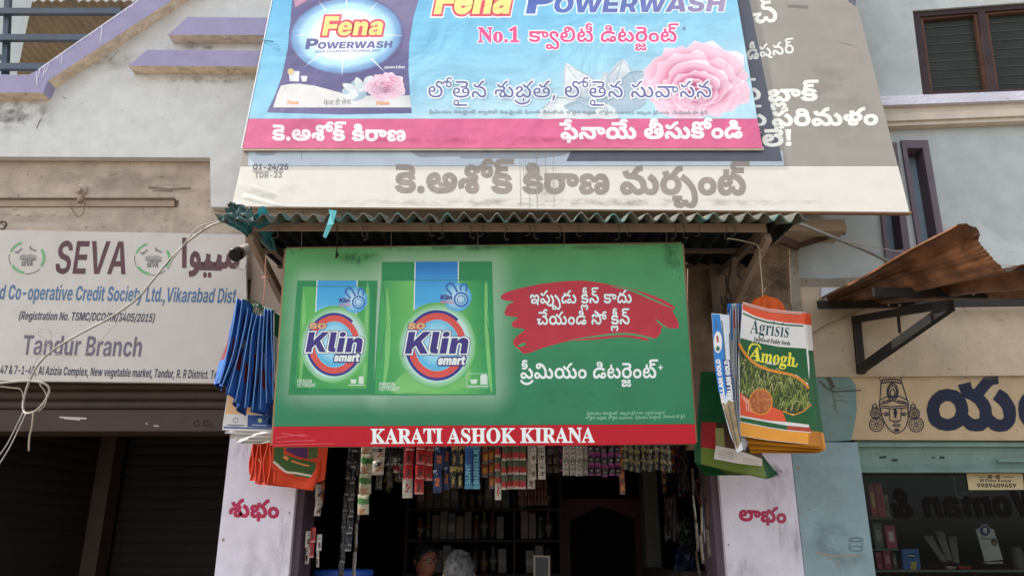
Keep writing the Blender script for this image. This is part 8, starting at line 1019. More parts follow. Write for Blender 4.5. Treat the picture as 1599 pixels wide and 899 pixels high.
for x in (xl, xr):
    zf = P(1193, 360, 3.56).z; zb = bz-.06; zlo = P(1105, 515, 4.37).z
    bk = MB().bar((x, 3.56, zf), (x, 4.36, zb), .032, .036).out('bracket', IRON2, aw)
    MB().bar((x+(.02 if x > 0 else -.02), 3.57, zf-.03), (x-(.03 if x > 0 else -.03), 4.36, zlo), .030, .045).out('strut', IRON, bk)
    MB().bar((x-(.02 if x > 0 else -.02), 4.0, zb-.03), (x-(.02 if x > 0 else -.02), 4.34, zlo+.03), .028, .036).out('strut', IRON2, bk)
    MB().bar((x-(.06 if x > 0 else -.06), 4.35, zb+.02), (x-(.06 if x > 0 else -.06), 4.35, zlo-.02), .035, .04).out('wall_post', IRON2, bk)
MB().bar((X0+.03, 4.0, (fz+bz)/2-.03), (X1-.03, 4.0, (fz+bz)/2-.03), .03, .02).bar((X0+.03, 4.34, bz-.03), (X1-.03, 4.34, bz-.03), .03, .02).out('purlin', IRON2, aw)
# hooks along the front bar
HK = mat('grey_wire', '#5d544e', .6, .4, metal=.4, dirt=.3)
hx = [433, 573, 566, 672, 690, 735, 753, 789, 826, 835, 874, 902, 966, 980, 1054, 1068, 1091, 1133, 1147]
hx = sorted(hx); words = ['first', 'second', 'third', 'fourth', 'fifth', 'sixth', 'seventh', 'eighth', 'ninth', 'tenth', 'eleventh', 'twelfth', 'thirteenth', 'fourteenth', 'fifteenth', 'sixteenth', 'seventeenth', 'eighteenth', 'nineteenth', 'twentieth', 'twenty-first', 'twenty-second', 'twenty-third', 'twenty-fourth']
for i, x in enumerate(hx):
    L = [9, 6, 12, 5, 10][i % 5]
    k = (-1)**i
    pts = [P(x-1, 352, 3.532), P(x+2, 357, 3.530), P(x, 363, 3.534), P(x+k*1.5, 363+L*.5, 3.536), P(x-k*.5, 363+L*.8, 3.532), P(x-k*4, 363+L, 3.53), P(x-k*6, 363+L*.82, 3.53)]
    o = MB().tube(spline(pts, 4), .0017, 6).out('wire_hook', HK, smooth=True)
    tag(o, 'grey wire hook on the awning bar, %s hook counted from the left' % words[i], 'hook', 'wire hooks along the awning bar')
o = MB().tube(spline([P(526, 352, 3.53), P(527, 372, 3.535), P(525.5, 392, 3.60)], 6), .0022, 6).tube(spline([P(525, 392, 3.60), P(527, 397, 3.60), P(524, 403, 3.60)], 3), [.004]*3+[.007]*2+[.004]*2, 6).out('hanging_string', mat('black_string', '#1d1b1a', .9), smooth=True)
tag(o, 'black string with a knot hanging in front of the green banner', 'string')
# teal tarpaulin scraps
TARP = mat('teal_tarpaulin', '#2b7c83', .45, .4, dirt=.55, ds=9, dcol='#2d3a3a', bump=.6, bs=25, var=.25, trans=.25)
def cloth(name, quads_px, Yf, m, nx=24, ny=14, amp=.02, seed=1, parent=None):
    """crumpled scrap between four corner points given as (px,py,Y): tl tr br bl"""
    r = random.Random(seed); c = [P(*p) for p in quads_px]; v = []; f = []
    ph = [(r.uniform(2, 9), r.uniform(2, 9), r.uniform(0, 6), r.uniform(.3, 1)) for _ in range(7)]
    for j in range(ny+1):
        for i in range(nx+1):
            s, t = i/nx, j/ny; p = c[0].lerp(c[1], s).lerp(c[3].lerp(c[2], s), t)
            d = sum(a*math.sin(kx*s*3 + ky*t*3 + o) for kx, ky, o, a in ph)/3
            e = math.sin(ph[0][0]*s*4 + ph[1][2]) * .5
            v.append(p + Vector((d*amp*.4*(1 if 0 < i < nx else .6), d*amp, e*amp*.6)))
    for j in range(ny):
        for i in range(nx): a = j*(nx+1)+i; f.append((a, a+1, a+nx+2, a+nx+1))
    o = emit(name, v, f, m, parent, None, None, True)
    return o
o = cloth('tarpaulin_scrap', [(341, 343, 3.42), (416, 326, 3.39), (432, 396, 3.8), (384, 366, 3.62)], 0, TARP, 40, 22, .03, 3); tag(o, 'torn teal tarpaulin scrap over the left corner of the awning', 'tarpaulin')
o = cloth('tarpaulin_scrap', [(362, 318, 3.45), (392, 325, 3.41), (398, 348, 3.38), (345, 344, 3.40)], 0, mat('grimy_tarpaulin', '#3d5f5e', .6, .3, dirt=.6, ds=12, dcol='#4a3f36', bump=.6, bs=25, var=.2), 24, 12, .03, 8); tag(o, 'grimy bunched tarpaulin fold under the corner of the white banner', 'tarpaulin')
v = [P(513, 327, 3.39), P(526, 329, 3.39), P(523, 340, 3.385), P(517, 343, 3.385), P(519, 352, 3.38), P(510, 352, 3.38), P(509, 372, 3.38), P(504, 369, 3.38), P(516, 334, 3.375), P(521, 350, 3.37)]
o = emit('plastic_ribbon', v, [(0, 1, 2, 3), (3, 2, 4, 5), (5, 4, 6, 7), (8, 2, 9, 5)], mat('pale_teal_plastic', '#69c4c8', .4, .4, trans=.3)); tag(o, 'torn pale teal plastic ribbon tied to the awning edge', 'ribbon')
# ------------------------------------------------------------------ brown translucent awning of the right shop
ra = thing('awning', 'brown rusty corrugated awning on black iron brackets over the right shop', 'awning', loc=(2.6, 4.38, 2.9))
BRN = mat('brown_fibreglass_sheet', '#84593c', .3, .5, dirt=.8, ds=7, dcol='#3f271b', var=.35, trans=.26, streak=.35, spots=.25, bump=.15, bs=20)
front = [(1495, 351), (1499, 348.5), (1508, 349), (1518, 352), (1526, 357), (1530, 364), (1528, 371), (1530, 379), (1537, 388), (1541, 393), (1546, 397), (1552, 404), (1562, 414), (1573, 424), (1580, 422), (1588, 416), (1600, 412), (1612, 414), (1622, 424), (1632, 438), (1645, 447), (1660, 446), (1672, 436), (1690, 430), (1705, 440), (1720, 456)]
fr_ = [P(p.x, p.y, 2.92) for p in spline([Vector((x, y, 0)) for x, y in front], 3)]
zr = P(1275, 469, 4.38).z
rows = 22; v = []; f = []; rr_ = random.Random(5); rag = [rr_.uniform(-.004, .006) for _ in fr_]
for side in (0, 1):
    for j in range(rows+1):
        t = j/rows
        for i, p in enumerate(fr_):
            zrear = zr + .018*math.sin(i*.3); rib = .007*math.sin(i*1.25)
            v.append((p.x, 2.92 + (4.38-2.92)*t + (rag[i] if j == 0 else 0), p.z*(1-t) + zrear*t + rib*(.12+.88*t) - (.004 if side else 0) + .008*math.sin(t*7+i*.2)*t*(1-t)*3))
n = len(fr_)
for side in (0, 1):
    for j in range(rows):
        for i in range(n-1):
            a = side*(rows+1)*n + j*n + i; qd = (a, a+1, a+n+1, a+n); f.append(qd)
off_ = (rows+1)*n
for i in range(n-1): f.append((i, i+1, i+1+off_, i+off_))
for j in range(rows): f.append((j*n, j*n+n, j*n+n+off_, j*n+off_))
emit('corrugated_sheet', v, f, BRN, ra, smooth=True)
BLK = mat('black_iron', '#1f1d1d', .6, .35, dirt=.3, ds=8, dcol='#3b342e', var=.1, bump=.2, bs=60)
MB().bar(P(1277, 476, 4.30), P(1720, 470, 4.30), .02, .045).out('rear_bar', BLK, ra)
MB().bar(P(1364, 456, 3.62), P(1720, 461, 3.62), .025, .045).out('front_bar', BLK, ra)
bx = P(1336, 497, 4.39)
end = P(1484, 474, 3.50)
bk = MB().bar(P(1334, 499, 4.375), end, .035, .038).out('bracket', BLK, ra)
MB().bar(P(1337, 496, 4.38), P(1345, 583, 4.38), .042, .03).out('wall_leg', BLK, bk)
MB().bar(P(1343, 577, 4.36), end + Vector((0, 0, -.01)), .035, .045).out('strut', BLK, bk)
MB().bar(P(1402, 484, 3.93), P(1405, 520, 3.97), .014).out('tie_rod', BLK, bk)
ribs(FW, [([(1330, 505), (1331, 540), (1336, 582)], 5), ([(1344, 515), (1347, 530), (1346, 560)], 5)], 5, mat('black_paint_smear', '#24211f', .8), .0062, 'paint_smear', ra)
for px, py in ((1387, 476), (1404, 476), (1495, 459), (1519, 459)):
    MB().lathe(P(px, py, 3.6 if py < 470 else 4.285), [(.0075, 0), (.0075, .006), (.004, .009)], 8, axis=(0, -1, 0)).out('bolt', mat('bright_bolt', '#a89d90', .4, metal=.6), ra)
# ------------------------------------------------------------------ cables, lamp, camera and batten on the left front
WIRE = mat('white_sunlit_cable', '#9d978e', .5, .3, dirt=.5, ds=30, dcol='#6f675f')
pts = [P(352, 345, 3.60), P(330, 352, 3.62), P(300, 372, 3.66), P(268, 402, 3.7), P(240, 436, 3.72), P(212, 468, 3.75), P(170, 497, 3.78), P(125, 521, 3.8), P(85, 545, 3.82), P(62, 566, 3.83), P(47, 592, 3.84), P(38, 620, 3.85), P(36, 637, 3.84), P(41, 645, 3.82), P(56, 641, 3.80), P(70, 626, 3.78), P(77, 609, 3.77), P(70, 599, 3.76), P(48, 595, 3.76), P(10, 597, 3.75), P(-40, 604, 3.75)]
o = MB().tube(spline(pts, 6), .0054, 8).out('power_cable', WIRE, smooth=True); tag(o, 'thick white cable drooping and looping in front of the society signboard', 'cable')
TW = mat('thin_grey_wire', '#a89f94', .6, .3)
thin = [([(348, 343), (310, 355), (290, 378), (272, 402), (262, 420)], 3.63, .0035, 'thin wire running beside the top of the looping white cable', WIRE),
        ([(205, 470), (185, 500), (163, 525), (140, 548), (110, 556), (85, 552)], 3.76, .0016, 'fine stray wire hanging below the white cable over the branch name', TW),
        ([(80, 548), (70, 530), (60, 522), (63, 514), (74, 513), (80, 522), (76, 538), (66, 548), (54, 566), (44, 590)], 3.80, .0016, 'fine wire curled in a loop over the branch name', TW),
        ([(36, 644), (24, 668), (10, 695), (-12, 725)], 3.82, .003, 'slack pale cord running down left from the cable loop', WIRE),
        ([(40, 646), (28, 672), (14, 700), (-5, 730)], 3.80, .003, 'second pale cord running down left beside its twin', WIRE),
        ([(52, 645), (50, 665), (46, 682), (45, 704)], 3.80, .004, 'frayed brown string dangling from the cable loop', mat('frayed_string', '#9a8a78', .9)),
        ([(-30, 600), (15, 605), (34, 610), (36, 640)], 3.78, .002, 'fine wire under the cable loop at the shutter', TW),
        ([(62, 600), (72, 615), (70, 632), (60, 642)], 3.775, .0022, 'short wire twisted inside the cable loop', TW)]
for px, Y, r, lab, m in thin:
    o = MB().tube(spline([P(x, y, Y) for x, y in px], 5), r, 6).out('thin_wire', m, smooth=True); tag(o, lab, 'wire')
bt = thing('tube_light', 'painted tube light batten on the dirty beam above the society signboard', 'light fitting', loc=P(130, 316, 4.44))
FB = Frame((0, 4.46, 0))
rect(FB, -90, 311, 272, 322, mat('painted_batten', '#a5917f', .8, .2, dirt=.3, ds=6, dcol='#7d6b5c'), .012, 'batten', bt, w0=.001)
rect(FB, -90, 308.5, 272, 310.6, mat('dark_conduit', '#6d5b4d', .8, .2), .022, 'conduit', bt, w0=.001)
MB().box(tuple(P(270, 322.5, 4.455)), (P(273.5, 309, 4.41).x, 4.459, P(273, 308, 4.41).z)).out('end_cap', mat('dark_cap', '#5c4b40', .7), bt)
bh = thing('lamp_holder', 'empty bulb holder with a wire loop on the dirty beam', 'bulb holder', loc=P(126, 310, 4.42))
MB().lathe(P(128, 297, 4.455), [(.035, 0), (.035, .012), (.022, .02), (.018, .05)], 16, axis=(0, -1, -.25)).out('rose', BEAM, bh, smooth=False)
MB().lathe(P(128, 307, 4.40), [(.017, 0), (.02, .01), (.02, .03), (.015, .045), (.012, .046)], 14, axis=(0, -.25, -1)).out('socket', mat('tan_socket', '#8c7866', .5), bh)
MB().tube(spline([P(110, 312, 4.41), P(112, 325, 4.40), P(121, 338, 4.40), P(130, 332, 4.40), P(133, 315, 4.41)], 5), .003, 6).out('wire_loop', mat('brown_wire', '#7d6b5a', .7), bh, smooth=True)
o = MB().tube(spline([P(-8, 352, 4.40), P(4, 346, 4.38), P(10, 350, 4.38), P(4, 358, 4.38), P(-6, 356, 4.40)], 4), .006, 6).tube(spline([P(0, 348, 4.38), P(9, 354, 4.36), P(2, 362, 4.38)], 3), .003, 5).out('wire_knot', mat('sooty_wire', '#4c4038', .8), smooth=True); tag(o, 'dark knotted wire end under the beam at the left', 'wire')
cc = thing('spot_lamp', 'small pale tubular lamp with a dark face on a wall arm beside the signboard', 'lamp', loc=P(386, 392, 4.38))
MB().tube(spline([P(394, 378, 4.39), P(390, 386, 4.30), P(386, 388, 4.22)], 4), .008, 8).out('arm', mat('cream_arm', '#b5aba0', .6), cc, smooth=True)
a = P(391, 386, 4.24); d = (P(367, 398, 4.08) - a)
MB().lathe(a, [(.012, 0), (.026, .012), (.031, .05), (.034, d.length*.8), (.036, d.length*.82), (.036, d.length), (.031, d.length+.001)], 18, axis=d).out('housing', mat('cream_lamp_body', '#a79c92', .5), cc, smooth=True)
MB().lathe(a + d.normalized()*(d.length-.002), [(.0385, -.045), (.0385, .004), (.034, .007), (.012, .009)], 18, axis=d).out('lens', mat('dark_lens', '#0c0c0c', .3, .3), cc, smooth=True)
o = MB().tube(spline([P(388, 385, 4.3), P(380, 420, 4.34), P(352, 400, 4.36), P(335, 372, 4.37)], 5), .002, 5).out('thin_wire', TW, smooth=True); tag(o, 'thin wire running up from the small lamp to the beam', 'wire')
o = MB().tube(spline([P(1236, 345, 3.8), P(1262, 355, 3.9), P(1310, 374, 4.1), P(1350, 390, 4.2), P(1390, 408, 4.3), P(1425, 412, 4.32)], 5), .010, 8).out('grey_cable', mat('grey_conduit', '#85827c', .6, dirt=.3), smooth=True); tag(o, 'grey cable sloping from the awning to the brown sheet on the right', 'cable')
o = MB().tube(spline([P(1300, 370, 4.1), P(1345, 382, 4.2), P(1390, 390, 4.25), P(1430, 396, 4.3)], 5), .003, 5).out('thin_wire', TW, smooth=True); tag(o, 'thin grey wire in front of the narrow windows', 'wire')
o = MB().tube(spline([P(1262, 525, 4.37), P(1290, 507, 4.37), P(1330, 490, 4.37), P(1350, 482, 4.37)], 5), .004, 5).out('thin_wire', mat('brown_wire', '#7d6b5a', .7), smooth=True); tag(o, 'brown wire slanting across the beige wall beside the seed bags', 'wire')
o = MB().tube([P(1545, 413, 3.2), P(1570, 414, 3.2), P(1640, 415, 3.2)], .0025, 5).out('thin_wire', TW, smooth=True); tag(o, 'thin wire stretched level behind the brown sheet ridge', 'wire')
# ------------------------------------------------------------------ hanging bags
def bagmat(name, col, **k): return mat(name, col, k.get('rough', .45), .4, dirt=k.get('dirt', .15), ds=14, dcol=k.get('dcol', '#2a3550'), bump=.25, bs=26, var=.1, trans=k.get('trans', .12))
def curtain(name, A, B, mats, parent=None, nu=6, nv=None, th=.0025, bulge=.0, fn=None, M=None, wav=0, ph=0, puff=0):
    """a limp bag: the sheet between edge A and edge B (world points), with thickness"""
    A = spline(A, 6); B = spline(B, 6); n = len(A); v = []; f = []; mi = []
    g = []
    for j in range(n):
        row = []
        for i in range(nu+1):
            s = i/nu; p = A[j].lerp(B[j], s); row.append(p)
        g.append(row)
    nrm = (B[n//2]-A[n//2]).cross(A[-1]-A[0]).normalized()
    for side in (0, 1):
        for j in range(n):
            for i in range(nu+1):
                s, t = i/nu, j/(n-1)
                d = bulge*math.sin(math.pi*s)*math.sin(math.pi*min(1, t*1.1)) + wav*math.sin(s*7+t*5+ph)*t
                pf = puff*(math.sin(math.pi*s)*math.sin(math.pi*t))**.7*(1+.35*math.sin(s*9+t*11+ph)) if 0 < s < 1 and 0 < t < 1 else 0
                v.append(g[j][i] + nrm*(d + (th+pf if side else -pf)))
    W = nu+1; K = n*W
    for side in (0, 1):
        for j in range(n-1):
            for i in range(nu):
                a = side*K + j*W + i; qd = (a, a+1, a+W+1, a+W); f.append(qd if side else qd[::-1]); mi.append(fn((i+.5)/nu, (j+.5)/(n-1)) if fn else 0)
    for j in range(n-1):
        for i in (0, nu): a = j*W+i; f.append((a, a+W, a+W+K, a+K)); mi.append(fn(0 if i == 0 else 1, .5) if fn else 0)
    for i in range(nu):
        for j in (0, n-1): a = j*W+i; f.append((a, a+1, a+1+K, a+K)); mi.append(fn((i+.5)/nu, 0 if j == 0 else 1) if fn else 0)
    return emit(name, v, f, mats, parent, M, mi, True)
BLB = bagmat('blue_bag_plastic', '#2c62b0', dcol='#16305e'); BLE = bagmat('light_blue_hem', '#6f9bd4'); RPR = bagmat('dark_red_bag_print', '#7c2f38'); WPR = bagmat('white_bag_print', '#cdd3d6'); GPR = bagmat('green_bag_print', '#2f6a45')
edges = [[(371, 465), (366, 500), (356, 548), (339, 596)], [(379, 466), (374, 505), (364, 555), (347, 603)], [(388, 480), (382, 515), (371, 562), (357, 614)], [(395, 489), (389, 520), (380, 572), (368, 628)],
         [(402, 491), (394, 525), (389, 580), (383, 637)], [(408, 491), (404, 530), (400, 585), (395, 641)], [(414, 481), (411, 525), (409, 580), (407, 640)], [(419, 482), (417, 525), (416, 580), (417, 630)], [(424, 483), (425, 530), (427, 580), (427, 624)]]
for i, e in enumerate(edges):
    Y = 3.72 + .006*i
    A = [P(x, y, Y) for x, y in e]
    dx = .012*(i-5); B = [a + Vector((.026 + dx*k + .012*math.sin(i*2.3+k*4), .09 + .06*k, -.012 + .05*k*math.sin(i*1.9))) for k, a in zip((0, .5, .9, 1.0), A)]
    fold = 5*(-1)**i
    o = thing('shopping_bag', 'blue plastic shopping bag with a light hem, %s from the left in its bunch' % words[i], 'bag', loc=A[-1], group='blue shopping bags hanging on the left')
    pr = random.Random(i*3+1); c0 = pr.uniform(.45, .65)
    curtain('bag_body', A, B, [BLB, RPR, WPR], o, 14, th=.003, bulge=.02, wav=.016, ph=i*1.7, puff=.013, fn=lambda s, t, c=c0, k=i: (1 if (abs(t-c-.12) < .10 and .15 < s < .8) else (2 if abs(t-c+.06) < .06 and .25 < s < .75 and k % 2 == 0 else 0)))
    MB().tube(spline([a + Vector((-.001, -.003, 0)) for a in A], 5), .0026, 6).out('hem', BLE, o, smooth=True)
    MB().tube(spline([A[0] + Vector((.01, .03, 0)), P(399, 474, 3.78) + Vector((0, .01*i, .012)), P(404+i, 478, 3.78) + Vector((0, .012*i, 0)), A[0] + Vector((.03, .07, -.01))], 5), .0028, 5).out('handle', GPR, o, smooth=True)
A = [P(428, 487, 3.74), P(428, 530, 3.74), P(429, 580, 3.74), P(431, 622, 3.74)]; B = [P(442, 497, 3.8), P(447, 540, 3.8), P(444, 590, 3.8), P(443, 625, 3.8)]
o = tag(curtain('shopping_bag', A, B, [WPR, GPR, bagmat('orange_bag_print', '#c4552f'), mat('dark_bag_print', '#2c3438', .5)], None, 8, bulge=.012, fn=lambda s, t: 1 if t < .28 else (2 if t > .74 and t < .86 else (3 if .42 < t < .62 and .2 < s < .7 and int(t*40) % 2 else 0))), 'white and green printed bag at the right end of the blue bunch', 'bag', 'blue shopping bags hanging on the left')
STR = mat('pink_twine', '#e0a48f', .8)
o = MB().tube(spline([P(415, 400, 3.60), P(414, 430, 3.68), P(413, 455, 3.74), P(411, 476, 3.80)], 4), .003, 6).tube([P(409, 433, 3.685), P(420, 432, 3.685)], .0025, 5).out('twine', STR, smooth=True); tag(o, 'pale pink twine holding up the blue bags', 'string')
# printed calendars / white bags below
FP = Frame(P(350, 672, 3.92), yaw=math.radians(4))
ORG = mat('pale_orange_print', '#e0ae7c', .5, dirt=.15, ds=6, dcol='#f0dccb'); WPA = mat('white_paper_bag', '#d8d5d3', .6, dirt=.1); NVB = ink('navy_band', '#35528f', .5)
wb = thing('printed_bag', 'white printed bag with an orange panel and a navy logo band below the blue bunch', 'bag', M=FP.M, group='white printed bags hanging on the left')
poly(FP, [(356, 610), (440, 610), (436, 672), (425, 674), (347, 671), (348, 660)], WPA, 0, 'bag_body', wb, w0=-.003)
poly(FP, [(356.5, 612), (438, 612), (436, 647), (352, 646)], ORG, .001, 'orange_panel', wb)
poly(FP, [(387, 647.5), (436, 648.5), (435, 668), (386, 666)], NVB, .001, 'navy_band', wb); poly(FP, [(349, 665.5), (436, 668.2), (436, 670.5), (349, 668)], NVB, .0012, 'navy_band', wb)
ring(FP, 368, 656, 4.2, 4.2, 1, ink('dark_logo_print', '#4a5068'), .001, 'logo', wb); ribs(FP, [([(355, 663), (381, 664)], 1.6), ([(362, 666), (373, 666.4)], 1)], 1.5, ink('dark_logo_print', '#4a5068'), .0012, 'logo_line', wb)
poly(FP, ellipse(406, 656, 3.6, 3.6, 20), ink('pale_green_print', '#b9d6a0'), .0022, 'logo', wb); ribs(FP, [([(393, 663), (416, 664)], 1.6), ([(420, 660), (427, 660)], 3)], 1.5, ink('pale_blue_print', '#a8bcd8'), .002, 'logo_line', wb)
for i, (x0, y0, x1, y1) in enumerate(((352, 677, 428, 678), (358, 684, 428, 683), (367, 690, 428, 687), (376, 693, 428, 691))):
    Y = 3.945+.018*i
    A = [P(356, 622, Y), P(354+i*2, 645, Y), P(x0+2, y0-10, Y), P(x0, y0, Y-.01)]; B = [P(432, 622, Y), P(432, 645, Y), P(430, y1-10, Y), P(x1, y1, Y)]
    o = curtain('printed_bag', A, B, WPA, None, 10, bulge=.01, wav=.012, ph=i*2); tag(o, 'plain white bag with a drooping lower edge, %s behind the orange panel bag' % words[i], 'bag', 'white printed bags hanging on the left')
# orange bags
OBM = bagmat('orange_bag_cloth', '#d8441c', dcol='#8a2a12', rough=.7); OBM2 = bagmat('orange_bag_cloth_dark', '#c03a1a', dcol='#7a2412', rough=.7)
FO = Frame(P(434, 757, 4.02), yaw=math.radians(10))
og = thing('cloth_bag', 'orange cloth bag with a green and purple printed panel, front one of its bunch', 'bag', M=FO.M, group='orange cloth bags hanging at the left pillar')
poly(FO, [(427, 628), (514, 628), (512, 700), (507, 748), (489, 756), (440, 737), (424, 732)], OBM, 0, 'bag_body', og, w0=-.004)
poly(FO, [(430, 640), (498, 640), (492, 748), (460, 742), (427, 722)], ink('panel_green', '#3d5a2c', .7), .0012, 'printed_panel', og)
poly(FO, [(444, 640), (499, 640), (494, 722), (466, 716), (443, 708)], OBM, .002, 'printed_panel', og)
poly(FO, [(446, 640), (482, 640), (480, 716), (464, 712), (447, 704)], ink('panel_purple', '#53305f', .7), .003, 'printed_panel', og)
poly(FO, [(483, 640), (499, 640), (496, 714), (481, 717)], mat('panel_foliage', '#4c5a36', .7, dirt=.6, ds=50, dcol='#8a8a5a', var=.2), .003, 'printed_panel', og)
ribs(FO, [([(427, 720), (442, 733), (448, 737), (462, 738), (490, 743.5)], 3.6)], 3.6, ink('panel_cream', '#cfc4ae', .7), .004, 'panel_stripe', og)
ribs(FO, [([(455, 719), (470, 724), (483, 727)], 2.6), ([(443, 712), (450, 717)], 5)], 3, ink('panel_light_orange', '#d98a4a', .7), .004, 'panel_mark', og)
for i in range(7):
    Y = 4.045+.022*i
    xl_ = [429, 420, 413, 406, 399, 393, 389][i]; yb = [757, 757, 756, 756, 755, 750, 741][i]; rb = [(489, 766), (489, 764), (480, 763), (470, 761), (458, 759), (446, 757), (436, 754)][i]
    jig = [(0, 0), (-2, 3), (2, -2), (-3, 2), (1, 0), (-2, 2), (2, 0)][i]
    A = [P(xl_+12, 632, Y), P(xl_+5+jig[0], 690, Y), P(xl_+jig[1]+1, 722, Y-.004), P(xl_+jig[0], yb, Y-.006)]; B = [P(506, 632, Y+.01), P(503, 690, Y+.01), P(500-i*4, 735, Y+.01), P(rb[0], rb[1], Y)]
    o = thing('cloth_bag', 'plain orange cloth bag, %s behind the printed orange bag on the left' % words[i], 'bag', loc=A[-1], group='orange cloth bags hanging at the left pillar')
    curtain('bag_body', A, B, [OBM if i % 2 == 0 else OBM2], o, 10, th=.004, bulge=.006, wav=.012, ph=i, puff=.008)
    MB().tube(spline([a + Vector((-.001, -.004, 0)) for a in A], 4), .003, 5).out('piping', bagmat('red_orange_piping', '#e0523a'), o, smooth=True)
    if i in (1, 3, 4): MB().bar(A[2] + Vector((.012, -.006, .02)), A[2] + Vector((.03, -.006, -.005)), .008, .003).out('tag', mat('bag_tag', '#d8b79c', .6), o)
# seed bags on the right
FB1 = Frame(P(1160, 480, 3.60), yaw=math.radians(5))
sg = thing('seed_bag', 'printed paddy seed bag with a white name band and rice field picture, frontmost', 'bag', M=FB1.M, group='seed bags hanging on the right')
WSG = mat('white_laminate', '#dcdad6', .35, .4, var=.03); ORH = ink('orange_red_print', '#d9532d', .35); DGR = ink('deep_green_print', '#1d5a2c', .35); YOR = mat('yellow_orange_laminate', '#e59a2e', .4, .4, dirt=.25, ds=8, dcol='#c97a1e', var=.05, streak=-.12); ORL = ink('orange_line_print', '#d98a2e', .35)
bpo = lambda pts, m, w, name, parent=sg, **k: poly(FB1, pts, m, w, name, parent, **k)
bpo([(1160, 471), (1176, 476), (1200, 482), (1226, 485), (1257.5, 487.5), (1262, 545), (1270, 610), (1282, 694), (1240, 691), (1200, 687), (1156, 680), (1154, 620), (1153, 560)], WSG, 0, 'bag_body', w0=-.004)
bpo([(1160, 472), (1176, 477), (1200, 483), (1226, 486), (1257, 488.5), (1258.5, 506), (1226, 504), (1196, 500), (1174, 491), (1159.5, 483)], ORH, .001, 'orange_header')
ribs(FB1, [([(1160, 475), (1178, 481), (1202, 487), (1228, 489.5), (1257, 491.5)], .8), ([(1160, 489), (1176, 496), (1196, 502.5), (1226, 507), (1258, 509)], 2.4)], 1, DGR, .0022, 'header_line', sg)
ribs(FB1, [([(1160, 474), (1178, 480), (1202, 486), (1228, 488.5), (1257, 490.5)], .8), ([(1160, 486), (1176, 493), (1196, 499), (1226, 504), (1258, 506.5)], 1.2)], 1, WSG, .0024, 'header_line', sg)
bpo([(1156, 527), (1180, 534), (1215, 541), (1259, 544), (1264, 600), (1244, 585), (1200, 575), (1178, 565), (1163, 548), (1155, 540)], DGR, .001, 'green_band')
RICE = mat('rice_field_print', '#38431f', .4, .3, dirt=.8, ds=30, dcol='#1e2813', var=.25)
bpo([(1154, 538), (1163, 550), (1178, 567), (1202, 578), (1244, 588), (1264, 602), (1269, 640), (1262, 650), (1240, 646), (1200, 640), (1156, 640)], RICE, .0014, 'rice_picture')
for c_, nb, sd_, wz in (('#3c4a1e', 120, 2, .0020), ('#66782f', 150, 3, .0026), ('#8d9848', 110, 5, .0034), ('#b5b074', 50, 9, .0042)):
    r = random.Random(sd_); L = []
    for k in range(nb):
        x = r.uniform(1157, 1262); lo = 556 + max(0, x-1165)*.42; y = r.uniform(lo, 634); s = r.uniform(5, 13); b = r.uniform(-.5, 1)
        if sd_ == 9 and r.random() < .5: x = r.uniform(1157, 1225)
        q0 = [Vector((x-b*s*.5, min(646, y+s), 0)), Vector((x-b*s*.1, y+s*.1, 0)), Vector((x+b*s*.5, y-s*.35, 0)), Vector((x+b*s*1.0, y+s*.05, 0))]
        q0 = [p for p in q0 if p.x < 1266]
        if len(q0) > 2: L.append(([(p.x, p.y) for p in spline(q0, 3)], r.uniform(.5, 1.1)))
    ribs(FB1, L, 1, mat('rice_blade_'+c_[1:], c_, .5), wz, 'rice_print', sg)
ribs(FB1, [([(p.x, p.y) for p in spline([Vector((x, y, 0)) for x, y in [(1154, 536), (1163, 551), (1180, 568), (1204, 578), (1236, 585), (1252, 594), (1263, 606)]], 4)], 4.2)], 4, ORL, .0058, 'orange_curve', sg)
bpo([(1155, 612), (1168, 622), (1186, 642), (1204, 634), (1222, 642), (1240, 648), (1255, 642), (1268, 632), (1273, 662), (1200, 656), (1156, 648)], ORH, .0058, 'orange_base')
bpo([(1222, 642), (1240, 648), (1256, 640), (1269, 630), (1274, 664), (1252, 661), (1228, 658)], DGR, .0066, 'green_corner')
ribs(FB1, [([(1222, 641), (1238, 648), (1254, 642), (1268, 630)], 2)], 2, ORL, .0074, 'orange_curve', sg)
for k in range(4): ribs(FB1, [[(1158+k*4, 617+k*2.6), (1165+k*3.6, 628+k*2), (1166+k*3.4, 641+k*1)]], 1.1, ink('pale_pink_print', '#ecc3b0', .4), .0066, 'arc_line', sg)
bpo(ellipse(1188, 627, 18.5, 20.5, 40), ORL, .0074, 'grain_rim'); bpo(ellipse(1188, 627, 16.5, 18.5, 40), mat('paddy_grain_print', '#a0522a', .5, dirt=.9, ds=60, dcol='#d59a5a', var=.2), .0082, 'grain_disc')
bpo([(1156, 651), (1200, 659), (1229, 664), (1229, 671), (1200, 667), (1156, 658)], DGR, .0066, 'green_stripe'); bpo([(1229, 664), (1274, 668), (1275, 675), (1229, 671)], ink('brown_red_print', '#a8442a', .4), .0066, 'brown_stripe')
bpo([(1156, 658.5), (1200, 667.5), (1229, 672), (1275, 676), (1281.5, 693.5), (1240, 690.5), (1200, 686.5), (1156, 679.5)], YOR, .0012, 'yellow_foot')
ribs(FB1, [([(1156, 658), (1200, 667), (1229, 671.5), (1275, 675.5)], 1.2)], 1, WSG, .0074, 'foot_line', sg)
TDK = ink('dark_teal_print', '#31504e', .4)
text(FB1, 'b_agr', 1171, 520, 1232, 527, TDK, .0012, sg, h=33); text(FB1, 'b_imp', 1177, 532, 1234, 539, ink('dark_text_print', '#33373a'), .0016, sg, h=9, off=4)
YLW = ink('lemon_yellow_print', '#e8df4a', .4)
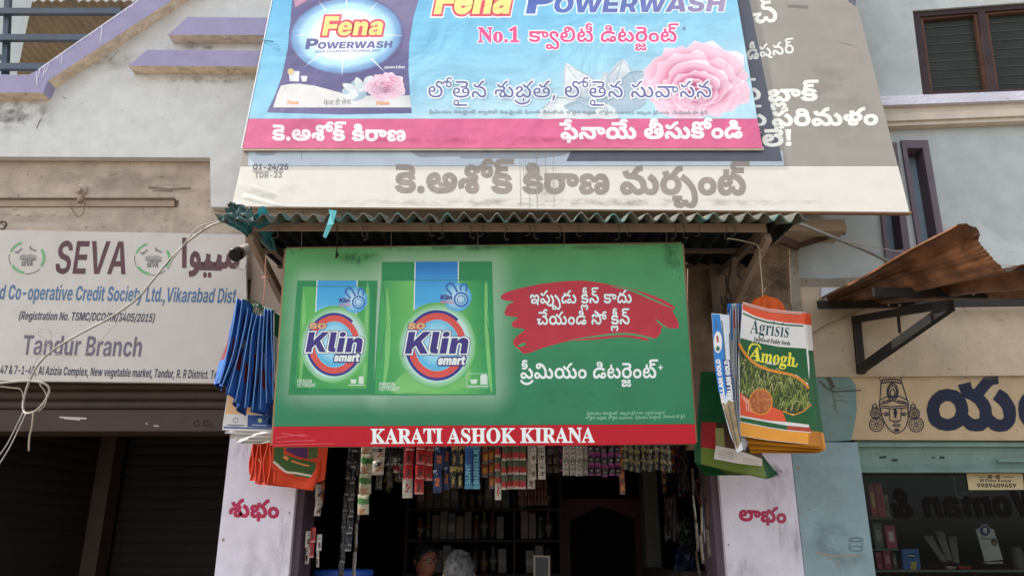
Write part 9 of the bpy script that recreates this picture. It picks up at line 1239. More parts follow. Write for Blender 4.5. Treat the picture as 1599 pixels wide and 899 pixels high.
text(FB1, 'b_A', 1168, 561, 1187, 564, YLW, .0022, sg, h=31, off=2, shear=.1); text(FB1, 'b_mogh', 1187, 565, 1241, 572, YLW, .0022, sg, h=30, off=2)
ribs(FB1, [([(p.x, p.y) for p in spline([Vector((x, y, 0)) for x, y in [(1170, 545), (1174, 538), (1184, 538), (1188, 545)]], 4)], 2.2), ([(1168, 553), (1170, 541), (1176, 534)], 1.4)], 2, YLW, .0030, 'leaf_sprig', sg)
ribs(FB1, [([(1238, 571), (1243, 572), (1245, 567)], 2.2)], 2, YLW, .0026, 'tail', sg)
text(FB1, 'b_rgm', 1196, 568, 1211, 570, WSG, .0026, sg, h=6)
for i in range(6):
    Y = 3.625+.012*i
    rx_ = [1266, 1270, 1268, 1266, 1264, 1262][i]; br_ = [(1286, 698), (1290, 701), (1288, 703), (1284, 705), (1281, 706), (1277, 707)][i]; bl_ = [(1160, 686), (1164, 691), (1168, 696), (1170, 700), (1171, 704), (1172, 707)][i]
    A = [P(1163+i, 478, Y), P(1158, 560, Y), P(1157+i, 630, Y), P(bl_[0], bl_[1], Y)]; B = [P(rx_-4, 489+i, Y), P(rx_+1, 560, Y), P(rx_+10, 640, Y), P(br_[0], br_[1], Y)]
    o = curtain('seed_bag', A, B, [YOR if i % 2 else mat('amber_foot', '#b06f1c', .5), WSG, ORH, DGR], None, 12, th=.003, bulge=.004, wav=.004, ph=i, puff=.005, fn=lambda s, t: 0 if t > .82 else (1 if t > .12 and s > .96 else (2 if t < .12 else (3 if t > .3 else 1))))
    tag(o, 'matching seed bag with a yellow foot, %s behind the front seed bag' % words[i], 'bag', 'seed bags hanging on the right')
# gathered orange cloth holding them
OCL = bagmat('orange_drawcloth', '#d9601f', dcol='#8a3a14', rough=.8)
r = random.Random(4); c0 = P(1193, 462, 3.70); v = []; f = []; nn = 72
for j, (hw, dz, dd) in enumerate(((.006, .004, .006), (.016, -.004, .012), (.046, -.018, .026), (.064, -.045, .034), (.076, -.085, .036), (.088, -.14, .036))):
    for k in range(nn):
        a = 2*math.pi*k/nn; g = (.72 + .5*abs(math.sin(a*4.5 + j*.12)) + .1*math.sin(a*11+j*.7)) if j else 1
        v.append(c0 + Vector((hw*math.cos(a)*g + .004*j*(1 if math.cos(a) > 0 else .2), dd*math.sin(a)*g, dz)))
for j in range(5):
    for k in range(nn): a = j*nn+k; b = j*nn+(k+1) % nn; f.append((a, b, b+nn, a+nn))
o = emit('gathered_cloth', v, f, OCL, None, None, None, True); tag(o, 'gathered bright orange cloth tied above the seed bags', 'cloth')
o = MB().tube(spline([P(1136, 372, 3.54), P(1150, 374, 3.57), P(1172, 379, 3.62), P(1185, 385, 3.64), P(1187, 410, 3.65), P(1190, 440, 3.66), P(1191, 463, 3.66)], 4), .0026, 6).tube([P(1190, 459, 3.655), P(1196, 449, 3.64)], .0018, 5).tube([P(1181, 383, 3.63), P(1190, 392, 3.63), P(1193, 386, 3.63)], .0022, 5).out('twine', mat('pale_jute', '#b9a98f', .9), smooth=True); tag(o, 'pale twine from the awning bar to the orange cloth', 'string')
for pts, lab in (([(1134, 430), (1136, 448), (1142, 462), (1141, 474), (1145, 486)], 'black iron hook hanging in front of the brown wall, upper of two'), ([(1127, 464), (1128, 474), (1133, 478), (1137, 474), (1136, 466)], 'black iron hook beside the silver bags, lower of two')):
    o = MB().tube(spline([P(x, y, 3.95) for x, y in pts], 4), .006, 6).out('iron_hook', mat('black_hook', '#241f1d', .6), smooth=True); tag(o, lab, 'hook', 'iron hooks by the brown wall')
o = MB().tube(spline([P(1153, 424, 3.95), P(1154, 432, 3.95), P(1159, 436, 3.95), P(1161, 430, 3.95)], 4), .004, 6).tube([P(1158, 436, 3.95), P(1159, 455, 3.95)], .0025, 5).out('iron_hook', mat('black_hook', '#241f1d', .6), smooth=True); tag(o, 'small iron hook right of the awning strut', 'hook', 'iron hooks by the brown wall')
# blue and silver bran bags, seen nearly edge on
FB2 = Frame(P(1112, 600, 3.55), yaw=math.radians(-8))
bb_ = thing('seed_bag', 'narrow twisted blue and silver seed bag with white vertical lettering beside the orange one', 'bag', M=FB2.M, group='blue and silver seed bags')
SILV = mat('silver_laminate', '#c3c7cb', .3, .5, dirt=.25, ds=12, dcol='#878d93', bump=.3, bs=30, metal=.25); BLU2 = ink('bright_blue_print', '#2f79bd', .35); BLD = ink('dark_blue_print', '#234a86', .35); BRAN = mat('bran_print', '#8a7350', .5, dirt=.5, ds=25, dcol='#c9b48c', var=.15)
poly(FB2, [(1111, 489), (1125, 490), (1139, 492), (1140, 540), (1143, 590), (1149, 640), (1160, 702), (1151, 706), (1139, 674), (1126, 625), (1116, 570)], SILV, 0, 'bag_body', bb_, w0=-.004)
poly(FB2, [(1111.5, 490), (1124, 491), (1128, 520), (1133, 560), (1138, 600), (1131, 628), (1122, 610), (1116, 570)], BLU2, .001, 'blue_print', bb_)
poly(FB2, [(1128, 560), (1140, 562), (1145, 592), (1147, 625), (1137, 620), (1132, 600)], BLD, .0018, 'blue_print', bb_)
poly(FB2, ellipse(1121, 534, 6.5, 17, 28), WSG, .0022, 'oval_label', bb_); ribs(FB2, [([(1120, 524), (1121, 534)], 3)], 3, ink('oval_red', '#a93a44', .4), .003, 'oval_mark', bb_); poly(FB2, ellipse(1121, 544, 3, 4, 16), GPR, .003, 'oval_mark', bb_)
poly(FB2, [(1127, 626), (1133, 632), (1138, 624), (1146, 628), (1150, 650), (1157, 690), (1151, 702), (1140, 672)], BRAN, .001, 'bran_print', bb_)
text(FB2, 'b_kell', 1133, 628, 1124, 560, WSG, .0030, bb_, h=9, off=4); text(FB2, 'b_kell', 1144.5, 622, 1138, 562, WSG, .0036, bb_, h=10, off=4)
ribs(FB2, [([(1139, 520), (1142, 590), (1148, 640), (1157, 690)], 1.8), ([(1131, 640), (1140, 668), (1148, 698)], 1.4), ([(1138, 632), (1143, 660), (1151, 695)], 1.8), ([(1127, 500), (1131, 540), (1136, 600), (1138, 622)], 1.6), ([(1117, 500), (1119, 512)], 1.4)], 1.2, mat('dark_fold', '#4a4c4c', .6), .0026, 'fold_line', bb_)
for i in range(6):
    Y = 3.56+.014*i; x0 = 1137+i*4
    top = [(492, 476), (484, 474), (479, 474), (479, 474), (480, 474), (480, 474)][i]
    A = [P(x0, top[0]-4, Y), P(x0+1, 560, Y), P(x0+4, 630, Y), P(1156+i*2, 700-i*2, Y)]; B = [P(x0+5, top[0]-6, Y+.07), P(x0+7, 560, Y+.07), P(x0+9, 630, Y+.07), P(1163+i*2, 703-i*2, Y+.06)]
    o = curtain('seed_bag', A, B, [SILV, ink('red_corner_print', '#b33a36', .4), BLU2], None, 5, th=.003, bulge=.005, wav=.006, ph=i, puff=.006, fn=lambda s, t, k=i: (1 if .04 < t < .16 and k % 2 == 0 else (2 if k in (0, 1) and t < .2 else 0)))
    tag(o, 'silver seed bag seen edge on, %s from the left behind the blue one' % words[i], 'bag', 'blue and silver seed bags')
A = [P(1136, 474, 3.60), P(1137, 490, 3.60), P(1138, 505, 3.60)]; B = [P(1157, 474, 3.63), P(1157, 490, 3.63), P(1158, 500, 3.63)]
o = curtain('seed_bag', A, B, [BLU2, WSG], None, 6, bulge=.006, fn=lambda s, t: 1 if .4 < s < .6 else 0); tag(o, 'blue topped seed bag showing only its upper corner behind the silver bags', 'bag', 'blue and silver seed bags')
# pale label sheet and wisps under them
FB3 = Frame(P(1115, 725, 3.68), yaw=math.radians(4))
lb = thing('printed_sheet', 'greyish printed sheet with small text hanging under the silver bags', 'paper', M=FB3.M)
poly(FB3, [(1118, 695), (1152, 702), (1190, 716), (1190, 727), (1152, 723), (1115, 716)], mat('grey_label_paper', '#b5aca4', .6, dirt=.15), 0, 'sheet', lb, w0=-.003)
poly(FB3, [(1117, 668), (1130, 668), (1132, 697), (1118, 694)], bagmat('olive_label', '#7d7a45'), .0, 'label_corner', lb, w0=-.003); poly(FB3, [(1131, 676), (1190, 690), (1190, 715), (1152, 701), (1132, 697)], bagmat('dark_label', '#4a2d24'), -.001, 'label_corner', lb, w0=-.004)
LTG = ink('label_text_grey', '#6d6560')
ribs(FB3, [([(1122, 703+k*3), (1146, 707+k*3)], .7) for k in range(4)], .7, LTG, .001, 'lettering', lb); ribs(FB3, [([(1160, 714+k*3.2), (1184, 719+k*3)], .8) for k in range(3)], .7, LTG, .001, 'lettering', lb)
# green bags behind
GBG = bagmat('green_bag_plastic', '#175a30', dcol='#123f22'); OLV = bagmat('olive_bag_plastic', '#74893a', dcol='#4c5a22'); RDB = bagmat('red_bag_plastic', '#b42f33')
for i in range(5):
    Y = 3.80+.02*i; x0 = [1084, 1087, 1091, 1096, 1100][i]
    A = [P(x0+10, 580, Y), P(x0+6, 640, Y), P(x0+1, 690, Y), P(x0, 722+i*5, Y)]; B = [P(1150, 580, Y+.03), P(1165, 640, Y+.03), P(1185, 700, Y+.03), P([1197, 1202, 1207, 1211, 1215][i], [748, 747, 746, 744, 741][i], Y+.03)]
    if i == 2: pass
    o = curtain('carrier_bag', A, B, [GBG, OLV, RDB, bagmat('dark_bag_panel', '#43382a')], None, 22, th=.003, bulge=.012, wav=.006, ph=i*1.3, fn=lambda s, t, k=i: (0 if (k > 0 and (s < .3 or s > .9)) or (k == 0 and s < .08) else (1 if t > .74 else (0 if t < .42 else (2 if s < .36 or s > .8 else 3)))))  # upper part coloured dark green for the shadow it hangs in
    tag(o, ['green carrier bag with an olive foot and red patch, front one behind the silver bags', 'green edged carrier bag, second in the olive and green bunch', 'green edged carrier bag, third in the olive and green bunch', 'green edged carrier bag, fourth in the olive and green bunch', 'green edged carrier bag at the back of the olive and green bunch'][i], 'bag', 'green carrier bags hanging at the right pillar')

# ------------------------------------------------------------------ sachet strips under the green banner
def foil(n, c, rough=.32, metal=0, var=.12): return mat('sachet_'+n, c, rough, .45, var=var, bump=.4, bs=70, metal=metal, dirt=.55, ds=75, dcol='#3a322e')
def sachet_mesh(key, w, h, mats, fn, nx=9, ny=14):
    v = []; f = []; mi = []; jr = random.Random(key + str(w))
    for side in (0, 1):
        for j in range(ny+1):
            for i in range(nx+1):
                s, t = i/nx, j/ny; b = .16*w*(math.sin(math.pi*s)*math.sin(math.pi*t))**.6 if 0 < s < 1 and 0 < t < 1 else 0
                v.append((w*(s-.5), (-b if side == 0 else b*.3), h*t))
    W = nx+1; K = W*(ny+1)
    for side in (0, 1):
        for j in range(ny):
            for i in range(nx):
                a = side*K + j*W + i; qd = (a, a+1, a+W+1, a+W); f.append(qd if side == 0 else qd[::-1]); mi.append(fn(min(1, max(0, i/(nx-1)+jr.gauss(0, .09))), min(1, max(0, j/(ny-1)+jr.gauss(0, .045)))) if side == 0 else 0)
    me = bpy.data.meshes.new('sachet'); me.from_pydata(v, [], f)
    for m in mats: me.materials.append(m)
    for p, k in zip(me.polygons, mi): p.material_index = k; p.use_smooth = True
    me.update(); return me
TYPES = {
 'green': ([foil('pale', '#b3ad98'), foil('leaf_green', '#2f6b2e'), foil('tan', '#a87d5a')], lambda s, t: 1 if .5 < t < .8 else (2 if t < .35 and .2 < s < .7 else 0), .105),
 'portrait': ([foil('cream', '#c9c2b8'), foil('hair_dark', '#241c1a'), foil('skin', '#a8765c'), foil('grey_mark', '#7c7f86')], lambda s, t: (1 if .55 < s < .95 and .62 < t < .9 else (2 if .55 < s < .9 and .2 < t < .62 else (3 if s < .4 and .6 < t < .85 else 0))), .075),
 'black': ([foil('black', '#1a1c1f', .25), foil('silver', '#8d9396', .3, .4)], lambda s, t: 1 if t < .05 or (.3 < t < .36 and s > .5) else 0, .09),
 'red': ([foil('red', '#b5282c'), foil('dark_bottle', '#3d2326'), foil('pink_white', '#d9a9a4')], lambda s, t: 1 if .35 < s < .65 and .2 < t < .75 else (2 if t < .08 else 0), .078),
 'white_tail': ([foil('white', '#cfc8c0'), foil('red', '#b5282c')], lambda s, t: 1 if .35 < s < .6 and .25 < t < .75 else 0, .105),
 'navy': ([foil('navy', '#1e3468'), foil('orange', '#c86a43'), foil('pale_blue', '#9fb3c4')], lambda s, t: 1 if .2 < s < .75 and .25 < t < .7 else (2 if t > .88 and s < .6 else 0), .12),
 'gold': ([foil('black', '#1a1c1f', .25), foil('gold', '#b9a46a', .35, .2)], lambda s, t: 1 if (.3 < s < .7 and .1 < t < .55) or t > .8 else 0, .115),
 'blue': ([foil('royal_blue', '#1f5ea8'), foil('aqua', '#5fb0cf')], lambda s, t: 1 if t > .9 or t < .06 else 0, .25),
 'orange': ([foil('rust', '#8f4a2c'), foil('amber', '#cc8a36'), foil('grey_purple', '#5f5560')], lambda s, t: 1 if .3 < t < .75 and .2 < s < .9 else (2 if t < .2 else 0), .07),
 'redgreen': ([foil('red', '#b5282c'), foil('grey_green', '#5c6652'), foil('cream', '#c9c2b8')], lambda s, t: 1 if t > .55 else (2 if t < .12 else 0), .075),
 'white': ([foil('white', '#cfc8c0'), foil('dark_red_print', '#5c2f33'), foil('grey_mark', '#7c7f86')], lambda s, t: 1 if .35 < s < .85 and .15 < t < .5 else (2 if .2 < s < .8 and .7 < t < .8 else 0), .085),
 'brown': ([foil('dark_brown', '#3b2c27'), foil('grey_brown', '#5d4f49')], lambda s, t: 1 if .4 < t < .5 else 0, .05),
 'text': ([foil('grey_white', '#bdb8b0'), foil('grey_text', '#77736e')], lambda s, t: 1 if (int(t*7) % 2 == 0 and .15 < s < .85) else 0, .085),
 'purple': ([foil('plum_black', '#2a1524', .22), foil('magenta', '#8f3a7a', .25), foil('silver', '#8d9396', .3, .4)], lambda s, t: 1 if t > .8 or t < .1 else (2 if .3 < s < .7 and .35 < t < .5 else 0), .058),
 'blackgold': ([foil('black', '#1a1c1f', .25), foil('dull_gold', '#8f8259', .35, .2), foil('grey_green_foil', '#5a665c')], lambda s, t: 1 if t > .75 or (.3 < s < .5) else (2 if .5 < s < .7 and t < .4 else 0), .06),
 'brownpack': ([foil('red_brown', '#5c2a1a'), foil('orange_brown', '#8a4a22')], lambda s, t: 1 if .3 < s < .7 and .3 < t < .7 else 0, .07),
 'silverwrap': ([foil('bronze', '#7d6648'), foil('silver', '#8d9396', .3, .4), foil('dark_brown', '#3b2c27')], lambda s, t: 2 if t < .1 or s < .25 else (1 if s > .72 else 0), .15),
}
NAMES = {'green': 'cream and green sachet strip', 'portrait': 'white sachet strip with a face portrait', 'black': 'short black and silver sachet strip', 'red': 'red sachet strip with a dark bottle print', 'white_tail': 'white sachet with a red bar', 'navy': 'navy and orange sachet strip',
 'gold': 'black sachet strip with gold prints', 'blue': 'bright blue sachet strip with upright lettering', 'orange': 'amber and rust sachet strip', 'redgreen': 'red and grey green sachet strip', 'white': 'white sachet strip with dark red prints', 'brown': 'dark brown sachet strip', 'text': 'whitish sachet strip covered in small print',
 'purple': 'shiny plum and magenta sachet strip', 'blackgold': 'black and dull gold sachet strip', 'brownpack': 'red brown packet strip', 'silverwrap': 'silver and bronze sachet strip'}
strips = [('green', 562, 580, 745, 4.36), ('green', 558, 577, 803, 4.33), ('portrait', 578, 600, 741, 4.34), ('black', 601, 628, 726, 4.38), ('red', 629, 645, 749, 4.34), ('white_tail', 628, 644, 777, 4.36), ('red', 647, 662, 771, 4.33), ('red', 663, 675, 750, 4.35), ('navy', 676, 691, 769, 4.35), ('navy', 692, 702, 764, 4.40),
 ('gold', 703, 713, 762, 4.36), ('gold', 714, 723, 762, 4.36), ('blue', 725, 737, 763, 4.35), ('blue', 738, 750, 763, 4.35), ('orange', 752, 762, 745, 4.36), ('orange', 763, 772, 763, 4.37), ('redgreen', 773, 782, 758, 4.35), ('redgreen', 783, 791, 764, 4.34), ('redgreen', 792, 801, 763, 4.36), ('redgreen', 801, 811, 763, 4.34), ('redgreen', 811, 822, 763, 4.35),
 ('white', 828, 838, 748, 4.36), ('white', 840, 852, 748, 4.36), ('brown', 854, 863, 738, 4.42), ('brown', 864, 873, 738, 4.42), ('text', 879, 889, 742, 4.36), ('text', 890, 900, 742, 4.36), ('text', 900, 910, 743, 4.36), ('text', 910, 918, 742, 4.37),
 ('purple', 919, 928, 742, 4.36), ('purple', 929, 938, 742, 4.36), ('purple', 940, 949, 744, 4.36), ('purple', 951, 960, 742, 4.36), ('purple', 961, 970, 742, 4.36)] + [('blackgold', 972+i*9.8, 981+i*9.8, 733+(i*7) % 5, 4.36) for i in range(8)] + [('white_tail', 773, 783, 780, 4.38)]
cnt = {}; tot = {}
for s in strips: tot[s[0]] = tot.get(s[0], 0)+1
def sachet_strip(ty, x0, x1, yb, Y, ytop, label, group, n_max=8):
    mats, fn, h = TYPES[ty]
    a, b = P(x0, yb, Y), P(x1, yb, Y); w_ = (b.x-a.x)*.98; c = (a+b)/2
    root = thing('sachet_strip', label, 'sachet strip', loc=c, group=group)
    zt_ = P(x0, ytop, Y).z; me = sachet_mesh(ty, w_, h, mats, fn); n = min(n_max, max(1, math.ceil((zt_-c.z)/h)))
    r = random.Random(int(x0*7+yb))
    for k in range(n):
        o = bpy.data.objects.new('sachet', me); COL.objects.link(o); o.parent = root; o.location = (r.uniform(-.002, .002), r.uniform(-.004, .004), k*h*1.002); o.rotation_euler = (r.uniform(-.12, .12), r.uniform(-.03, .03), r.uniform(-.25, .25) if ty != 'silverwrap' and Y < 4.499 or Y > 4.53 and ty != 'silverwrap' else r.uniform(-1, 1))
    return root
BLT = ink('pale_aqua_letters', '#7fc3d6', .4)
for ty, x0, x1, yb, Y in strips:
    i = cnt.get(ty, 0); cnt[ty] = i+1
    lab = NAMES[ty] + (' under the green banner' if tot[ty] == 1 else ', %s of its kind from the left' % words[i])
    if ty == 'white_tail': lab = ['white sachet with a red bar hanging below the first red strip', 'white sachet with a red bar below the red and green strips'][i]
    if ty == 'green': lab = ['cream and green sachet strip ending level with the face portraits', 'cream and green sachet strip hanging lowest at the left'][i]
    rt = sachet_strip(ty, x0, x1, yb, Y, yb-30 if ty == 'white_tail' else 672, lab, 'sachet strips hanging in the shop front', 1 if ty == 'white_tail' else 7)
    if ty == 'blue':
        FK = Frame((0, Y-.022, 0)); text(FK, 'sunsilk', x1-2.5, 756, x1-2.5, 700, BLT, .0, rt, h=10.5)
MB().tube([Vector((-1.13, 4.42, 2.50)), Vector((1.085, 4.42, 2.50))], .008, 8).out('hanging_rail', IRON2, bl)
# a second row hung behind the first, and dim stock further in
r2 = random.Random(21); kinds_ = ['redgreen', 'text', 'gold', 'red', 'green', 'orange', 'navy', 'brown', 'white', 'purple']; bk = {}
spots_ = [(x, r2.uniform(8, 12), r2.uniform(728, 775), r2.uniform(4.50, 4.58)) for x in (604, 614, 622, 668, 704, 742, 824, 855, 866, 874, 968)] + [(x, r2.uniform(9, 13), r2.uniform(725, 775), r2.uniform(5.6, 6.5)) for x in (556, 570, 586, 598, 612, 626, 1034, 1047, 1060, 1074)]
for x, w_, yb, Y in spots_:
    ty = r2.choice(kinds_); k_ = bk.get(ty, 0); bk[ty] = k_+1
    sachet_strip(ty, x, x+w_, yb, Y, 680, '%s in the row behind, %s there' % (NAMES[ty], words[k_]), 'sachet strips in the row behind', 7)
# strips deeper in, at both sides
side = [('silverwrap', 1096, 1101, 880, 4.55), ('silverwrap', 1101, 1106, 895, 4.56), ('silverwrap', 1106, 1112, 870, 4.55), ('silverwrap', 1091, 1096, 905, 4.6), ('silverwrap', 1112, 1117, 900, 4.58),
        ('black', 528, 537, 905, 4.62), ('black', 539, 549, 860, 4.6), ('silverwrap', 549, 555, 905, 4.65), ('red', 482, 490, 870, 4.5), ('white', 474, 483, 880, 4.5), ('white', 492, 500, 885, 4.52), ('white', 489, 501, 805, 4.5), ('orange', 496, 505, 790, 4.55)]
sc_ = {}
for ty, x0, x1, yb, Y in side:
    sd_ = 'left' if x0 < 800 else 'right'; k = (ty, sd_); i = sc_.get(k, 0); sc_[k] = i+1
    where = 'beside the %s door channel' % sd_
    h_ = {'silverwrap': 765, 'black': 700, 'red': 838, 'white': 845, 'orange': 760}[ty]
    if ty == 'white' and yb == 805: h_ = 765
    sachet_strip(ty, x0, x1, yb, Y, h_, '%s %s, %s there' % ({'silverwrap': 'silver and bronze chain', 'black': 'long black sachet chain', 'red': 'small red sachet chain', 'white': 'small white sachet chain', 'orange': 'amber sachet chain'}[ty], where, words[i]), 'sachet chains beside the door', 12)

# ------------------------------------------------------------------ inside the shop
MB().box((P(474, 850, 4.8).x, 4.8, .126), (P(484, 850, 4.8).x, 4.86, 2.84)).out('inner_post', mat('ochre_wood_post', '#5e4424', .7, dirt=.4, dcol='#33240f'), bl)
shelf = thing('shelf_unit', 'dark shelf unit full of small packets at the back of the shop', 'shelf', loc=(-.4, 7.0, .125))
SHW = mat('dark_shelf_wood', '#30231d', .7, dirt=.3, dcol='#1a1310')
sx0, sx1 = P(640, 800, 6.8).x, P(872, 800, 6.8).x
zs = [P(750, y, 6.75).z for y in (842, 793, 740)] + [2.75]
for z in [P(750, 895, 6.75).z] + zs[:3]: MB().box((sx0, 6.72, z-.02), (sx1, 7.28, z)).out('shelf_board', SHW, shelf)
for x in (sx0-.012, (sx0+sx1)/2+.25, sx1+.012): MB().box((x-.012, 6.71, .13), (x+.012, 7.29, 2.7)).out('shelf_side', SHW, shelf)
cols = ['#50291d', '#343d2d', '#4a2129', '#4d473b', '#2d3546', '#573b1b', '#402c24']
rows_ = [(P(750, 895, 6.75).z, .20, 'lower', 15), (zs[0], .22, 'middle', 17), (zs[1], .24, 'upper', 16)]
for z, h, nm, n in rows_:
    for k in range(n):
        x = sx0 + .05 + (sx1-sx0-.1)*(k+.5)/n; w_ = (sx1-sx0)/n*.46; kind = [0, 2, 0, 0, 1, 0, 2, 0][(k*5+int(z*10)) % 8]
        if abs(x-((sx0+sx1)/2+.25)) < w_+.02: continue
        lab = '%s on the %s shelf, %s from the left' % (['dark paper packet', 'round lidded jar', 'pouch with a pale stripe'][kind], nm, words[k])
        m1 = mat('packet_%d' % (k % 7), cols[k % 7], .4, .5, var=.2, dirt=.2); m2 = mat('packet_stripe%d' % (k % 4), ['#6f695f', '#5a3328', '#2b2930', '#665a35'][k % 4], .35, .5)
        it = thing(['packet', 'jar', 'pouch'][kind], lab, ['packet', 'jar', 'pouch'][kind], loc=(x, 6.85, z+.0005), group='goods on the back shelves')
        hh = h*(.85+.25*((k*13) % 5)/4)
        if kind == 0:
            bevel(MB().box((x-w_, 6.80, z+.001), (x+w_, 6.92, z+hh)).out('box', m1, it), .006); MB().box((x-w_*.8, 6.797, z+hh*.3), (x+w_*.8, 6.7995, z+hh*.6)).out('label', m2, it)
        elif kind == 1:
            MB().lathe((x, 6.85, z+.001), [(w_*.9, 0), (w_, .01), (w_, hh*.8), (w_*.7, hh*.86)], 16).out('body', m1, it, smooth=True); MB().lathe((x, 6.85, z+hh*.865), [(w_*.75, 0), (w_*.75, hh*.1), (w_*.7, hh*.11)], 16).out('lid', m2, it, smooth=True)
        else:
            MB().lathe((x, 6.85, z+.001), [(w_*.8, 0), (w_*.95, hh*.15), (w_*.9, hh*.7), (w_*.5, hh*.92), (w_*.6, hh)], 10).out('body', m1, it, smooth=True); MB().lathe((x, 6.85, z+hh*.35), [(w_*.97, 0), (w_*.97, hh*.2)], 10).out('band', m2, it, smooth=True)
for k in range(9):
    x0 = 832+k*5.2
    sachet_strip('brownpack', x0-24, x0-19.4, 788, 6.5, 752, 'red brown packet strip hanging before the upper shelf, %s from the left' % words[k], 'packet strips before the shelves', 4)
# arched doorway at the back
MRN = mat('maroon_door_paint', '#4d1a17', .5, .4, dirt=.3, dcol='#280d0c')
FD_ = Frame((0, 7.29, 0))
arch = [(893, 905), (890, 812), (897, 808), (910, 803), (922, 796), (940, 789), (958, 796), (972, 803), (986, 808), (992, 812), (995, 905)]
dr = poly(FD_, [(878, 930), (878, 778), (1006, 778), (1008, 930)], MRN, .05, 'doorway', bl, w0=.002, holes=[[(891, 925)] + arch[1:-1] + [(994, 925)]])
poly(FD_, [(885, 930), (885, 785), (1000, 785), (1000, 930)], mat('passage_shade_black', '#0b0909', .95), .008, 'passage_shade', dr, w0=.0025)  # black panel painted as the darkness inside the arch; no opening behind
MB().box((P(1006, 850, 6.6).x, 6.5, .126), (P(1028, 850, 6.6).x, 6.72, 2.849)).out('column', mat('grey_green_column', '#5b5b52', .8, dirt=.2), bl)
# goods at the right inside
for q4, c_, lab, sd_ in (([(1037, 772, 5.4), (1056, 774, 5.4), (1062, 846, 5.4), (1038, 842, 5.4)], '#4d4142', 'crumpled greyish pink pouch hanging deep inside the shop on the right', 1),
                       ([(1062, 690, 5.0), (1074, 690, 5.0), (1078, 766, 5.0), (1064, 768, 5.0)], '#48443f', 'tall grey pouch hanging behind the right end of the red strip', 2),
                       ([(1086, 742, 4.7), (1110, 744, 4.7), (1112, 786, 4.7), (1086, 784, 4.7)], '#5a221d', 'dark red pouch hanging above the silver chains', 3),
                       ([(1055, 856, 5.2), (1082, 858, 5.2), (1086, 910, 5.2), (1050, 910, 5.2)], '#1d2a45', 'dark blue bag standing inside at the right', 4),
                       ([(1060, 810, 5.3), (1079, 808, 5.3), (1084, 852, 5.3), (1060, 855, 5.3)], '#2c3829', 'dull green pouch hanging inside at the right', 5),
                       ([(1040, 735, 5.6), (1058, 736, 5.6), (1058, 768, 5.6), (1040, 768, 5.6)], '#3b3027', 'small brown pouch hanging high inside at the right', 6)):
    o = cloth('pouch', q4, 0, foil('dim_'+c_[1:], c_), 16, 16, .05, sd_); tag(o, lab, 'pouch')
MB().box((1.0, 4.95, .126), (1.34, 6.4, 1.5)).out('side_counter', SHW, bl)
# counter, small board on it, blue tub
ct = thing('counter', 'dark wooden shop counter mostly below the picture', 'counter', loc=(.1, 5.9, .125))
MB().box((-.75, 5.7, .126), (.95, 6.1, 1.08)).out('cabinet', SHW, ct); MB().box((-.78, 5.66, 1.0805), (.98, 6.14, 1.12)).out('counter_top', SHW, ct)
Fb = Frame((0, 5.8, 0))
bd = thing('framed_sign', 'small dark framed board with a red dot standing on the counter', 'sign', loc=P(846, 900, 5.8))
poly(Fb, [(833, 962), (833, 866), (859, 867), (859, 962)], mat('pale_frame', '#a59f92', .5), .012, 'frame', bd, w0=-.012, holes=[[(836, 958), (836, 869), (856, 870), (856, 958)]])
poly(Fb, [(835, 960), (835, 868), (857, 869), (857, 960)], mat('dark_board_face', '#1b2428', .3, .5), .004, 'face', bd, w0=-.010)
poly(Fb, ellipse(848, 873, 3.6, 3, 16), ink('red_dot', '#b3261f', .4), .0052, 'dot', bd)
tb = thing('plastic_drum', 'bright blue plastic tub rim showing at the bottom edge beside the left pillar', 'tub', loc=Vector((-1.02, 4.95, .126)))
zt2 = P(500, 889, 4.78).z
MB().lathe((-1.0, 4.95, .126), [(.15, 0), (.16, .02), (.165, zt2-.17), (.165, zt2-.165)], 28).out('body', mat('blue_plastic', '#24479c', .4, .4), tb, smooth=True)
MB().lathe((-1.0, 4.95, zt2-.038), [(.175, 0), (.18, .01), (.18, .03), (.17, .038), (.02, .045)], 28).out('lid', mat('blue_plastic_lid', '#2f58b8', .4, .4), tb, smooth=True)

